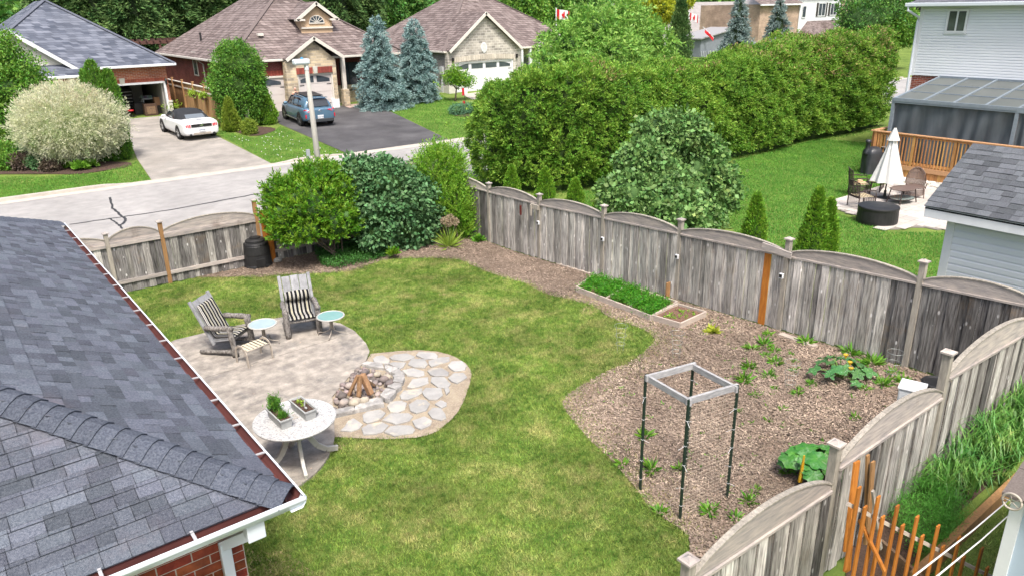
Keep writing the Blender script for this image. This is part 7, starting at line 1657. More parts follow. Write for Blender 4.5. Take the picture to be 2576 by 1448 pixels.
# grey shed with slatted lower wall
Yg = 60.
T = thing('grey_shed', 'grey backyard shed with a slatted lower wall above the hedge', 'shed', tuple(pY(1770,150,Yg)*_v([1,1,0])+_v([0,0,.6])))
m_gs = M('slate blue board', (.20,.225,.26), (.17,.19,.22), scale=3, rough=.8)
xa, xb = pY(1762,120,Yg)[0], pY(1850,120,Yg)[0]; za, zb2 = pY(1766,100,Yg)[2], pY(1848,72,Yg)[2]
mb = MB(); mb.prism([(xa,Yg,.4),(xb,Yg,.4),(xb,Yg,zb2),(xa,Yg,za)], (0,4,0)); mb.build('wall', m_gs, T)
mb = MB(); mb.prism([(xa-.3,Yg-.3,za+.02),(xb,Yg-.3,zb2+.02),(xb,Yg+4,zb2+.02),(xa-.3,Yg+4,za+.02)], (0,0,.12)); mb.build('roof', M('grey roof edge', (.26,.26,.27)), T)
zsl = pY(1780,128,Yg)[2]; slm = MB().box((0,0,.5),(.16,.05,1)).mesh('slat', M('pale slat', (.30,.33,.36), rough=.8))
x = xa+.1
while x < xb: piece('slat', slm, T, _v([x,Yg-.12,.4])-wloc(T), None, (1,1,zsl-.4)); x += .32
# cyan gate
mb = MB(); x = pY(1732,160,Yg-1)[0]; mb.bb((x-.9,Yg-1,.4),(x+.6,Yg-.9,pY(1735,140,Yg-1)[2])); tag(mb.build('garden_gate', m_gs, None), 'blue-grey solid gate left of the slatted grey shed', 'gate')
mb = MB(); x0_, x1_ = pY(1640,165,Yg-4)[0], pY(1775,165,Yg-4)[0]; zf = pY(1700,158,Yg-4)[2]
for k in range(14): xx = x0_+(x1_-x0_)*k/13; mb.tube([(xx,Yg-4,.3),(xx,Yg-4,zf)],.03,5)
mb.beam((x0_,Yg-4,zf),(x1_,Yg-4,zf),.04,.05); mb.beam((x0_,Yg-4,.9),(x1_,Yg-4,.9),.04,.04); tag(mb.build('metal_fence', m_black, None), 'thin black metal fence below the grey shed', 'fence')
mb = MB(); zz_ = pY(1715,165,Yg-6)[2]; mb.bb((x0_-1,Yg-6.3,.3),(x1_-.8,Yg-6.0,zz_)); tag(mb.build('low_wall', m_lime, None), 'low pale wall seen just above the hedge', 'wall')
# two storey brick and white house
Y2 = 58.
T = thing('two_storey_house', 'far two storey house, tan brick beside white siding with dark shutters', 'house', (70,Y2,.6))
m_tanb = brickM('tan brick', (.42,.30,.22), (.31,.215,.16), (.42,.34,.28), bw=.26, bh=.085, ms=.012)
P2 = lambda u, v, dy=0: pY(u, v, Y2+dy)
xA, xB, xC, xD = P2(1930,80)[0], P2(2005,80)[0], P2(2112,80)[0], P2(2300,80)[0]; zE = P2(2005,10)[2]
mb = MB(); mb.bb((xA-1.8,Y2,.3),(xB,Y2+9,zE)); mb.build('brick_wall', m_tanb, T)
mb = MB(); mb.bb((xB+.01,Y2+.3,.3),(xC,Y2+9,zE+.9)); mb.build('white_wall', m_white, T)
siding('lap_siding', T, (xB+.02,Y2+.3), (xC,Y2+.3), 2.6, zE+.9, lap=.2, out=(0,-1), mat=m_white)
mb = MB(); mb.face([(xA-2.4,Y2-.4,zE),(xB+.3,Y2-.4,zE),(xB+.3,Y2+6,zE+3.5),(xA-2.4,Y2+6,zE+3.5)]); mb.face([(xB-.1,Y2-.1,zE+.9),(xC+.4,Y2-.1,zE+.9),(xC+.4,Y2+6,zE+4.4),(xB-.1,Y2+6,zE+4.4)]); mb.build('roof', m_roofbr, T)
mb = MB(); mb.bb((xA-2.4,Y2-.5,zE-.15),(xB+.3,Y2-.36,zE+.03)); mb.build('gutter', m_white, T)
mb = MB(); mb.tube([(xB-.05,Y2-.1,zE),(xB-.05,Y2-.1,.5)],.07,6); mb.build('downpipe', m_white, T)
for u0, u1, v0, v1, sh_ in ((2022,2032,15,46,False),(2062,2080,8,42,True),(2092,2108,8,40,True)):
    x0_, x1_ = P2(u0,30)[0], P2(u1,30)[0]; z0_, z1_ = P2(u0,v1)[2], P2(u0,v0)[2]
    window(T, ('Y',Y2+.24), x0_, x1_, z0_, z1_, -1, mull=1 if sh_ else 0, frame=.09)
    if sh_:
        for xx in (x0_-.22, x1_+.22): mb = MB(); mb.bb((xx-.18,Y2+.2,z0_),(xx+.18,Y2+.27,z1_)); mb.build('shutter', m_dk, T)
# porch roof with arched window gable
xp0, xp1 = P2(2003,100)[0]-.1, P2(2118,100)[0]; zp0 = P2(2005,98)[2]; mb = MB()
mb.face([(xp0,Y2-2.2,zp0),(xp1,Y2-2.2,zp0),(xp1,Y2+.3,zp0+2.1),(xp0+2.6,Y2+.3,zp0+2.1)]); mb.face([(xp0,Y2-2.2,zp0),(xp0+2.6,Y2+.3,zp0+2.1),(xp0,Y2+.3,zp0)]); mb.build('porch_roof', m_roofbr, T)
mb = MB(); mb.bb((xp0,Y2-2.3,zp0-.15),(xp1,Y2-2.18,zp0+.02)); mb.build('gutter', m_white, T)
mb = MB(); mb.bb((xp0+1,Y2-1.8,.4),(xp1,Y2-1.6,zp0)); mb.build('brick_wall', m_tanb, T)
xg = P2(2097,90,-2)[0]; zg = P2(2097,57,-2)[2]; gable(T, xg, Y2-2.1, 1.35, zp0-.1, zg, Y2-2.2, zp0, .8, m_tanb, m_roofbr, trim=m_white)
window(T, ('Y',Y2-2.15), xg-.4, xg+.4, zp0-1.6, zp0+.35, -1, mull=1); window(T, ('Y',Y2-1.8), xg-2.9, xg-1.9, zp0-1.5, zp0-.3, -1, mull=1)
mb = MB(); mb.bb((xC,Y2+1.5,.3),(xD,Y2+9,zE+.5)); mb.build('rear_wall', m_tanb, T)
# ------------------------------------------------------------------ flags
m_red = M('flag red', (.62,.02,.03), rough=.7, trans=.25); m_wh = M('flag white', (.80,.80,.80), rough=.7, trans=.25)
def flag(label, base_uv, Y, w_, h_, top_v, sag=0.):
    b = pY(*base_uv, Y); zt = pY(base_uv[0], top_v, Y)[2]; gzv = float(gz(b[0], b[1])); T = thing('flag_pole', label, 'flag', (b[0], Y, gzv))
    mb = MB(); mb.tube([(b[0],Y,gzv),(b[0],Y,zt+.12)], .05, 8); mb.build('pole', m_white, T)
    def cloth(x0, x1, name, mat):
        mb = MB(); mb.grid(lambda s, t: (b[0]+.05+w_*(x0+(x1-x0)*s), Y-.05+.14*math.sin((x0+(x1-x0)*s)*7), zt-h_*t-sag*(x0+(x1-x0)*s)**1.4), 8, 6); mb.build(name, mat, T, smooth=True, recalc=False)
    cloth(0,.26,'red_band',m_red); cloth(.26,.74,'white_band',m_wh); cloth(.74,1,'red_band',m_red)
    s_ = h_*.42; cx_, cz_ = b[0]+.05+w_*.5, zt-h_*.5-sag*.38
    lf = [(0,1),(.18,.62),(.42,.74),(.33,.18),(.62,.42),(.70,.25),(1,.30),(.88,.02),(.98,-.12),(.45,-.52),(.52,-.70),(.06,-.62),(.06,-1),(-.06,-1),(-.06,-.62),(-.52,-.70),(-.45,-.52),(-.98,-.12),(-.88,.02),(-1,.30),(-.70,.25),(-.62,.42),(-.33,.18),(-.42,.74),(-.18,.62)]
    yy = Y-.05+.14*math.sin(3.5)-.03; mb = MB(); mb.prism([(cx_+x*s_*.95, yy, cz_+z*s_) for x, z in lf], (0,.012,0)); mb.build('maple_leaf', m_red, T)
flag('Canadian maple leaf flag flying on a white pole behind the leafy tree', (1399,60), 52, 1.55, .78, 24, sag=.22)
flag('small Canadian flag by the red brick house, far behind the hedge', (1733,60), 66, 1.7, .9, 32, sag=.5)
a = pY(1772,75,Yg-.2); mb = MB(); b = pY(1776,100,Yg-.6); c = a*.0
T = thing('wall_flag', 'drooping red flag on an angled pole fixed to the slatted grey shed', 'flag', tuple(pY(1770,70,Yg-.1)))
q0 = pY(1768,68,Yg-.1); q1_ = pY(1796,96,Yg-1.2); mb = MB(); mb.tube([q0, q1_], .03, 6); mb.build('pole', m_white, T)
mb = MB(); mb.grid(lambda s, t: tuple(q0*(1-(.15+.8*s))+q1_*(.15+.8*s)+_v([.05*math.sin(s*9+t*3),-.05,-.42*t])), 14, 5); mb.build('cloth', m_red, T, smooth=True, recalc=False)
p = pg(1171,282); T = thing('garden_flag', 'small red and white garden flags on a black stake in the flower bed', 'flag', tuple(p)); mb = MB(); mb.tube([p,p+_v([0,0,1.5])],.02,6); mb.tube([p+_v([-.3,0,1.5]),p+_v([.3,0,1.5])],.015,6); mb.build('stake', m_black, T)
mb = MB(); mb.bb((p[0]-.22,p[1]-.03,p[2]+1.05),(p[0]-.06,p[1]-.02,p[2]+1.5)); mb.bb((p[0]-.2,p[1]-.03,p[2]+.3),(p[0]-.02,p[1]-.02,p[2]+.7)); mb.build('red_cloth', m_red, T); mb = MB(); mb.bb((p[0]-.05,p[1]-.03,p[2]+1.1),(p[0]+.2,p[1]-.02,p[2]+1.5)); mb.build('white_cloth', m_wh, T)
# ------------------------------------------------------------------ street lamp
q = pY(798,395,23.5); LP = thing('street_lamp', 'leaning grey concrete street lamp post with white lamp head at the road', 'street lamp', (q[0], 23.5, 0))
m_pole = M('spun concrete pole', (.38,.37,.335), (.31,.30,.275), scale=6, rough=.85, stretch=(2,2,.3), spec=.2)
tp = pY(771,172,23.5); xb = pY(806,440,23.5)[0]; zt_ = tp[2]
mb = MB(); mb.tube([(xb,23.5,-.2),(xb*.5+tp[0]*.5,23.5,zt_*.5),(tp[0],23.5,zt_)], [.115,.092,.066], 14); mb.build('pole', m_pole, LP, smooth=True)
mb = MB(); mb.tube([(tp[0],23.5,zt_-.05),(tp[0],23.5,zt_+.1)],[.075,.075],12); mb.build('collar', m_white, LP)
hd = pY(750,141,23.5); mb = MB(); mb.box((tp[0]-.16,23.5,zt_+.20),(.52,.24,.17)); mb.build('lamp_head', m_whitetrim, LP, bevel=.05); mb = MB(); mb.box((tp[0]-.2,23.5,zt_+.115),(.34,.18,.03)); mb.build('lens', M('lamp lens', (.5,.5,.48), rough=.2), LP)
mb = MB(); mb.lathe((tp[0]-.12,23.5,zt_+.26),[(.05,0),(.05,.06),(.0,.08)],n=10); mb.build('photocell', M('blue photocell', (.03,.22,.40), rough=.4), LP)
sg = pY(783,390,23.4); mb = MB(); mb.box((sg[0]-.06,23.5,sg[2]),(.12,.05,.34)); mb.build('sign_plate', M('grey sign back', (.32,.34,.37), rough=.4), LP)
for dz in (-.14,.16): mb = MB(); mb.tube([(xb-.02+.13*math.cos(t)*.8,23.5+.1*math.sin(t),sg[2]+dz) for t in np.linspace(0,6.283,15)],.008,4,cap=False); mb.build('strap', m_taupe, LP)
# ------------------------------------------------------------------ cars
def car(name, label, loc, rz, L_, W_, prof, green, paint, wheel_y, wheel_r, roofmat=None):
    """prof: (y, z sill, z shoulder, z deck, half-width factor); green: (y, z base, z roof, hw base, hw roof)"""
    T = thing(name, label, 'car', loc, rz); hw = W_/2; V = []; F = []
    for (y, zs, zsh, zd, k) in prof:
        w_ = hw*k
        ring = [(0,y,zs),(w_*.86,y,zs),(w_*.96,y,zs+.06),(w_*1.0,y,zs+(zsh-zs)*.35),(w_*.985,y,zs+(zsh-zs)*.62),(w_*.99,y,zsh-.08),(w_*.93,y,zsh),(w_*.80,y,zd-.012),(w_*.45,y,zd+.008),(0,y,zd+.015)]
        V.append(ring)
    n = len(V[0]); mb = MB()
    for s in (1, -1):
        vv = [(x*s, y, z) for r in V for x, y, z in r]
        F = [(i*n+j, (i+1)*n+j, (i+1)*n+j+1, i*n+j+1) for i in range(len(V)-1) for j in range(n-1)]
        F += [tuple(range(n)), tuple(range((len(V)-1)*n, len(V)*n))[::-1]]
        mb.add(vv, F)
    b = mb.build('body', paint, T, world=False, smooth=True); md = b.modifiers.new('weld','WELD'); md.merge_threshold = .002
    md = b.modifiers.new('sub','SUBSURF'); md.levels = 1; md.render_levels = 2
    return T
def wheels(T, hw, wy, r, rim):
    for y in wy:
        for s in (-1,1):
            x = s*(hw-.10); mb = MB(); mb.lathe((0,0,0), [(r*.62,-.11),(r*.95,-.11),(r,-.08),(r,.08),(r*.95,.11),(r*.62,.11)], n=28, cap=False)
            V = [v for v in mb.v]; mb.v = [np.c_[v[:,2]+x, v[:,0]+y, v[:,1]+r] for v in V]; tz_ = mb.build('wheel', m_tyre, T, world=False, smooth=False)
            mb = MB(); mb.lathe((0,0,0), [(r*.66,s*.06),(r*.64,s*.085),(.0,s*.05)], n=28, cap=False); V = mb.v; mb.v = [np.c_[v[:,2]+x, v[:,0]+y, v[:,1]+r] for v in V]
            for k in range(5):
                a = k*1.2566+.3; mb.beam((x+s*.09,y+.03*math.cos(a),r+.03*math.sin(a)),(x+s*.10,y+r*.64*math.cos(a),r+r*.64*math.sin(a)),.07,.03,up=(1,0,0))
            mb.build('rim', rim, tz_, world=False, recalc=False)
            mb = MB(); mb.lathe((0,0,0), [(.0,s*.0),(r*1.17,s*.0),(r*1.17,s*.02),(.0,s*.02)], n=28, cap=False); V = mb.v; mb.v = [np.c_[v[:,2]+s*(hw-.024), v[:,0]+y, np.maximum(v[:,1]+r, .17)] for v in V]; mb.build('wheel_arch', m_black, T, world=False)
m_tyre = M('tyre rubber', (.018,.018,.019), rough=.85); m_rim = M('alloy rim', (.42,.43,.45), rough=.3, metal=.7); m_rimd = M('dark alloy rim', (.16,.16,.17), rough=.35, metal=.6)
m_cwhite = M('white car paint', (.70,.71,.73), rough=.22, spec=.6); m_cblue = M('steel blue car paint', (.10,.185,.27), (.09,.17,.25), scale=2, rough=.22, spec=.7, metal=.25)
m_soft = M('black soft top', (.014,.016,.02), (.02,.022,.027), scale=9, rough=.85); m_cglass = M('car glass', (.02,.025,.03), rough=.05, spec=.9); m_tail = M('red tail lamp', (.55,.012,.03), rough=.2, spec=.6); m_rglass = M('rear screen', (.13,.15,.17), rough=.1, spec=.8)
rl_, rr2 = pg(443,345), pg(529,337); mid = (rl_+rr2)/2
# white convertible: local y=0 rear bumper, forward +y
Yw = 1.02; loc = (mid[0]+.02, mid[1]-Yw-.75, float(gz(mid[0],mid[1]-Yw-.75))); tilt = math.atan(.035)
C1 = car('parked_car', 'white convertible coupe with black soft top parked on the pale drive', loc, R_(2), 4.78, 1.91,
   [(0.0,.34,.80,.86,.86),(.06,.30,.90,.98,.93),(.22,.25,.95,1.04,.98),(.65,.22,.96,1.05,1.0),(1.2,.20,.96,1.03,1.0),(2.0,.20,.92,.98,.975),(2.9,.20,.90,.96,.975),(3.3,.20,.89,.98,.985),(3.9,.22,.84,.93,.985),(4.4,.25,.76,.84,.94),(4.68,.30,.66,.72,.84),(4.78,.36,.58,.62,.72)], None, m_cwhite, None, None)
C1.rotation_euler.x = tilt
wheels(C1, .955, (1.02,3.74), .345, m_rim)
def shell(T, st, mat, name, nx=9):
    mb = MB(); V = []; n = 2*nx+1
    for (y, zb, zr, hb, hr) in st:
        prof_ = [(-hb,zb),(-hb*.98,zb+(zr-zb)*.35),(-hr*1.05,zr-(zr-zb)*.22),(-hr*.86,zr-.03),(-hr*.45,zr),(0,zr+.01),(hr*.45,zr),(hr*.86,zr-.03),(hr*1.05,zr-(zr-zb)*.22),(hb*.98,zb+(zr-zb)*.35),(hb,zb)]
        V.append([(x,y,z) for x, z in prof_])
    n = len(V[0]); mb.add([p for r in V for p in r], [(i*n+j,(i+1)*n+j,(i+1)*n+j+1,i*n+j+1) for i in range(len(V)-1) for j in range(n-1)]+[tuple(range(n)), tuple(range((len(V)-1)*n,len(V)*n))[::-1]])
    o = mb.build(name, mat, T, world=False, smooth=True); md = o.modifiers.new('sub','SUBSURF'); md.levels = 1; md.render_levels = 2; return o
shell(C1, [(.78,1.0,1.03,.70,.62),(.95,.98,1.12,.76,.62),(1.5,.96,1.34,.80,.60),(1.95,.95,1.40,.82,.60),(2.5,.94,1.39,.82,.60),(2.85,.94,1.33,.80,.60)], m_soft, 'soft_top')
shell(C1, [(2.82,.93,1.32,.79,.58),(3.2,.95,1.12,.77,.66),(3.45,.96,.99,.76,.70)], m_cglass, 'windscreen')
for s in (-1,1):
    mb = MB(); mb.prism([(s*.795,1.75,.97),(s*.80,2.95,.95),(s*.80,3.2,.99),(s*.70,2.75,1.27),(s*.70,1.95,1.28)], (s*.03,0,0)); mb.build('side_window', m_cglass, C1, world=False)
    mb = MB(); mb.blob((s*1.0,2.95,1.0),(.12,.07,.08),seed=3); mb.build('wing_mirror', m_cwhite, C1, world=False, smooth=True)
    for k in range(3): mb = MB(); mb.box((s*(.60+.085*k),-.005+.02*k,.79),(.06,.05,.155)); mb.build('tail_lamp', m_tail, C1, world=False, bevel=.01)
    mb = MB(); mb.tube([(s*.6,-.03,.33),(s*.6,.15,.33)],.06,12); mb.build('exhaust', m_black, C1, world=False)
mb = MB(); mb.prism([(-.5,.80,1.045),(.5,.80,1.045),(.46,1.12,1.205),(-.46,1.12,1.205)], (0,-.02,.03)); mb.build('rear_window', m_rglass, C1, world=False, bevel=.01)
mb = MB(); mb.box((0,-.0,.79),(1.05,.03,.15)); pn = mb.build('tail_panel', m_black, C1, world=False)
mb = MB(); mb.prism([(-.11,-.03,.80),(-.02,-.03,.83),(.03,-.03,.87),(.06,-.03,.84),(.11,-.03,.83),(.04,-.03,.79),(.07,-.03,.74),(.0,-.03,.77),(-.06,-.03,.75)], (0,.01,0)); mb.build('chrome_badge', M('chrome', (.7,.7,.72), rough=.15, metal=.9), pn, world=False)
mb = MB(); mb.box((0,.0,.56),(.32,.05,.17)); pl = mb.build('number_plate', m_white, C1, world=False)
mb = MB(); mb.box((0,.05,.38),(.9,.08,.12)); mb.build('diffuser', m_taupe, C1, world=False, bevel=.02); mb = MB(); mb.box((0,.2,1.07),(.35,.05,.015)); mb.build('brake_light', m_black, C1, world=False)
def text(parent, s, size, loc, mat, rz=0., rx=math.pi/2, name='lettering', ext=.004):
    cu = bpy.data.curves.new(name, 'FONT'); cu.body = s; cu.size = size; cu.align_x = 'CENTER'; cu.align_y = 'CENTER'; cu.extrude = ext; cu.materials.append(mat)
    t = bpy.data.objects.new(name, cu); COL.objects.link(t); me = bpy.data.meshes.new_from_object(t); bpy.data.objects.remove(t); me.name = name
    o = bpy.data.objects.new(name, me); COL.objects.link(o); o.parent = parent; o.location = loc; o.rotation_euler = (rx,0,rz); return o
m_ink = M('plate ink', (.08,.12,.25), rough=.6)
text(C1, 'BWTE 821', .075, (0,-.03,.56), m_ink)
# blue crossover
rl_, rr2 = pg(757,316), pg(833,308); mid = (rl_+rr2)/2
C2 = car('parked_car', 'steel blue crossover SUV parked on the dark asphalt drive', (mid[0]-.22, mid[1]-1.25, float(gz(mid[0],mid[1]-1.25))), R_(-4.5), 4.69, 1.93,
   [(0.0,.42,.86,.98,.80),(.05,.38,.98,1.06,.90),(.25,.34,1.05,1.10,.97),(.8,.26,1.06,1.12,1.0),(1.6,.26,1.02,1.10,.985),(2.6,.26,.99,1.06,.98),(3.2,.26,1.0,1.07,.99),(3.8,.28,.98,1.06,1.0),(4.3,.32,.90,.97,.95),(4.62,.38,.76,.82,.84),(4.69,.44,.66,.70,.72)], None, m_cblue, None, None)
C2.rotation_euler.x = tilt
wheels(C2, .965, (.95,3.75), .38, m_rimd)
shell(C2, [(.26,1.05,1.14,.82,.66),(.36,1.05,1.48,.82,.64),(.56,1.05,1.63,.82,.63),(1.4,1.04,1.69,.83,.64),(2.3,1.02,1.68,.83,.64),(2.9,1.0,1.57,.82,.62),(3.3,1.0,1.3,.79,.66),(3.65,1.02,1.06,.78,.70)], m_cblue, 'cabin')
mb = MB(); mb.prism([(-.64,.25,1.14),(.64,.25,1.14),(.55,.42,1.53),(-.55,.42,1.53)], (0,-.035,.012)); mb.build('rear_window', m_cglass, C2, world=False, bevel=.01)
mb = MB(); mb.beam((-.58,.36,1.62),(.58,.36,1.62),.25,.03,up=(0,.0,1)); mb.build('spoiler', m_cblue, C2, world=False, bevel=.01)
mb = MB(); mb.prism([(-.5,.75,1.675),(.5,.75,1.675),(.52,2.5,1.70),(-.52,2.5,1.70)], (0,0,.012)); mb.build('sunroof', M('sunroof glass', (.02,.022,.026), rough=.4, spec=.3), C2, world=False, bevel=.005)
mb = MB(); mb.prism([(-.64,3.02,1.50),(.64,3.02,1.50),(.7,3.55,1.12),(-.7,3.55,1.12)], (0,.03,.02)); mb.build('windscreen', m_cglass, C2, world=False)
for s in (-1,1):
    mb = MB(); mb.prism([(s*.815,.75,1.12),(s*.825,3.05,1.06),(s*.83,3.3,1.10),(s*.69,2.75,1.49),(s*.67,1.3,1.56),(s*.70,.95,1.40)], (s*.022,0,0)); mb.build('side_window', m_cglass, C2, world=False)
    for yy in (1.35,2.2): mb = MB(); mb.beam((s*.845,yy,1.08),(s*.725,yy-.02,1.52),.05,.02,up=(1,0,0)); mb.build('window_pillar', m_black, C2, world=False)
    mb = MB(); mb.blob((s*1.03,3.0,1.10),(.13,.08,.09),seed=2); mb.build('wing_mirror', m_cblue, C2, world=False, smooth=True)
    mb = MB(); mb.prism([(s*.42,-.02,.99),(s*.86,.10,1.03),(s*.90,.22,.93),(s*.72,.0,.88)], (0,.1,0)); mb.build('tail_lamp', m_tail, C2, world=False, bevel=.01)
    mb = MB(); mb.box((s*.84,.03,.66),(.05,.08,.2)); mb.build('reflector', m_tail, C2, world=False); mb = MB(); mb.tube([(s*.66,-.02,.40),(s*.66,.15,.40)],.065,12); mb.build('exhaust', m_black, C2, world=False)
    mb = MB(); mb.beam((s*.955,1.35,.34),(s*.955,3.35,.34),.03,.06); mb.build('sill_trim', m_rim, C2, world=False); mb = MB(); mb.tube([(s*.62,1.0,1.64),(s*.60,2.6,1.66)],.02,6); mb.build('roof_rail', m_rim, C2, world=False)
mb = MB(); mb.box((0,.03,.40),(1.5,.12,.18)); mb.build('lower_bumper', M('dark trim', (.04,.045,.05), rough=.5), C2, world=False, bevel=.02)
mb = MB(); mb.box((0,-.0,.60),(.34,.04,.19)); mb.build('number_plate', m_white, C2, world=False); text(C2, 'CYKV 470', .075, (0,-.03,.59), m_ink)
mb = MB(); mb.tube([(.09*math.cos(t),-.0,.93+.05*math.sin(t)) for t in np.linspace(0,6.283,17)],.008,5,cap=False); mb.build('oval_badge', MATS['chrome'], C2, world=False)
mb = MB(); mb.beam((0,.26,1.10),(.35,.27,1.16),.02,.015); mb.build('rear_wiper', m_black, C2, world=False)
# ------------------------------------------------------------------ person behind the car
def person():
    b = pY(740,262,47.0); gzv = float(gz(b[0],47.0)); x0 = pY(744,240,47.0)[0]; zh = pY(744,221,47.0)[2]; sc = (zh-gzv)/1.78
    T = thing('person', 'person in a black tank top standing behind the blue car', 'person', (x0,47.0,gzv)); 
    me = bpy.data.meshes.new('body'); J = [((0,0,.95),.15),((0,0,1.15),.13),((0,0,1.38),.15),((0,0,1.50),.065),((0,.0,1.56),.06),
        ((.10,0,.90),.10),((.11,.02,.50),.065),((.11,0,.09),.045),((.11,-.14,.04),.04),((-.10,0,.90),.10),((-.11,.02,.50),.065),((-.11,0,.09),.045),((-.11,-.14,.04),.04),
        ((.19,0,1.42),.065),((.25,.02,1.15),.046),((.20,-.16,.98),.036),((.17,-.24,.97),.035),((-.19,0,1.42),.068),((-.27,.02,1.14),.05),((-.25,-.08,.90),.038),((-.25,-.12,.80),.036)]
    E2 = [(0,1),(1,2),(2,3),(3,4),(0,5),(5,6),(6,7),(7,8),(0,9),(9,10),(10,11),(11,12),(2,13),(13,14),(14,15),(15,16),(2,17),(17,18),(18,19),(19,20)]
    me.from_pydata([j[0] for j in J], E2, []); me.materials.append(M('skin', (.58,.32,.23), rough=.6)); o = bpy.data.objects.new('body', me); COL.objects.link(o); o.parent = T; o.scale = (sc,)*3
    md = o.modifiers.new('skin','SKIN'); md.use_smooth_shade = True
    for i, v in enumerate(me.skin_vertices[0].data): v.radius = (J[i][1], J[i][1]*(.75 if i < 3 else 1)); v.use_root = (i == 0)
    md = o.modifiers.new('sub','SUBSURF'); md.levels = 2; md.render_levels = 2
    mb = MB(); mb.blob((0,-.01,1.68),(.078,.095,.115),n=14,amp=.0); mb.blob((0,-.11,1.665),(.014,.02,.02),n=6,amp=0); mb.blob((.08,0,1.67),(.012,.02,.03),n=6,amp=0); mb.blob((-.08,0,1.67),(.012,.02,.03),n=6,amp=0); h = mb.build('head', MATS['skin'], T, world=False, smooth=True); h.scale = (sc,)*3
    mb = MB(); mb.blob((0,.02,1.72),(.086,.10,.095),n=14,amp=.03); h = mb.build('hair', M('grey hair', (.32,.27,.24), rough=.9), T, world=False, smooth=True); h.scale = (sc,)*3
    mb = MB(); mb.blob((.03,-.105,1.69),(.01,.006,.006),n=6,amp=0); mb.blob((-.03,-.105,1.69),(.01,.006,.006),n=6,amp=0); h = mb.build('eyes', m_black, T, world=False); h.scale = (sc,)*3
    mb = MB(); mb.lathe((0,0,0), [(.165,.86),(.15,1.0),(.145,1.15),(.17,1.3),(.175,1.40),(.09,1.47)], n=20, sy=.78, cap=False); h = mb.build('tank_top', M('black cotton', (.012,.012,.014), rough=.95), T, world=False, smooth=True); h.scale = (sc,)*3
    mb = MB(); mb.lathe((0,0,0), [(.17,.90),(.175,.75)], n=18, sy=.8, cap=False); mb.tube([(.1,0,.88),(.11,.01,.52)],[.115,.09],12); mb.tube([(-.1,0,.88),(-.11,.01,.52)],[.115,.09],12); h = mb.build('shorts', M('navy cotton', (.03,.04,.08), rough=.95), T, world=False, smooth=True); h.scale = (sc,)*3
person()
# ------------------------------------------------------------------ trees and plants across the street
m_bspr = M('blue spruce needles', (.15,.26,.255), (.30,.42,.41), scale=2.5, rough=.7, rnd=.3, hue=.015, trans=.1, spec=.25)
m_spr = M('dark spruce needles', (.04,.10,.03), (.12,.20,.06), scale=1.0, rough=.8, rnd=.45, hue=.02, trans=.1, spec=.15)
m_bark3 = M('tree bark', (.14,.10,.08), (.09,.07,.055), scale=9, stretch=(3,3,.6), rough=.95, bump=.8)
def conifer(name, label, base, h, r, tiers, per, mat, size, droop=.25, low=.02, group=None, taper=1., seed=0, trunkmat=None, power=.8, core=True):
    base = _v(base); T = thing(name, label, 'spruce', tuple(base), group=group); q = np.random.default_rng(seed); P = []; D = []
    for k in range(tiers):
        t = (k+q.uniform(-.3,.3))/tiers; t = max(low, min(.985, t)); R = r*(1-t)**power*q.uniform(.82,1.1); nb = max(4, int(7+9*(1-t)))
        for j in range(nb):
            a = q.uniform(0,6.283); Rb = R*q.uniform(.72,1.08); z0 = h*t; m = max(4, int(per*(Rb/r)**.9))
            f = q.uniform(.35,1.,m)**.8; side = q.normal(size=m)*.13*Rb*(1.1-f); x = math.cos(a)*Rb*f-math.sin(a)*side; y = math.sin(a)*Rb*f+math.cos(a)*side
            z = z0+Rb*(.30*f-droop*1.6*f*f)+q.normal(size=m)*.04
            P.append(np.c_[x,y,z]); dd = np.c_[np.full(m,math.cos(a))-math.sin(a)*np.sign(side)*.5, np.full(m,math.sin(a))+math.cos(a)*np.sign(side)*.5, .25-droop*f]; D.append(dd)
    P = np.vstack(P); D = np.vstack(D); P[:,2] = np.maximum(P[:,2], .05); P = np.repeat(P, 5, 0)+rng.normal(size=(len(P)*5,3))*size*.35; D = np.repeat(D, 5, 0); D /= np.linalg.norm(D,axis=1)[:,None]
    fast_mesh('needles', leaves(P+base, D, size, .28, jit=.45), 4, mat, T)
    mb = MB(); mb.tube([base, base+_v([0,0,h*.5]), base+_v([0,0,h*.97])], [max(.06,h*.022), h*.013, .015], 8); 
    mb.build('trunk', m_bark3, T, recalc=False)
    if core: mb = MB(); mb.lathe(tuple(base), [(r*.45,h*.05),(r*.52,h*.12),(r*.3,h*.5),(.02,h*.9)], n=10); mb.build('shaded_inner_core', M('inner '+mat.name, (.02,.035,.03) if mat is m_bspr else (.015,.03,.01), rough=1), T, smooth=True)  # cone tinted almost black: shade between the boughs put into its colour
    return T
b = pg(962,272); conifer('blue_spruce', 'larger blue spruce on the far lawn, left of the pair', b, h_at(b[0],b[1],40)-b[2], 2.0, 36, 34, m_bspr, .15, power=.6, group='blue spruces on the far lawn', seed=1)
b = pg(1052,256); conifer('blue_spruce', 'slimmer blue spruce on the far lawn, right of the pair', b, h_at(b[0],b[1],48)-b[2], 1.75, 36, 34, m_bspr, .15, group='blue spruces on the far lawn', seed=2, power=.5)
for u, v, vt, r, lab in ((1852,150,-30,2.2,'blue spruce above the hedge, left one of the far pair'),(1950,140,-20,2.1,'blue spruce above the hedge, right one of the far pair')):
    b = pY(u, v, 46.); b[2] = float(gz(b[0],b[1])); conifer('blue_spruce', lab, b, h_at(b[0],b[1],vt)-b[2], r, 34, 30, M('silver spruce needles', (.15,.22,.215), (.27,.35,.34), scale=2.5, rough=.7, rnd=.3, trans=.1), .19, group='blue spruces above the hedge', seed=int(u))
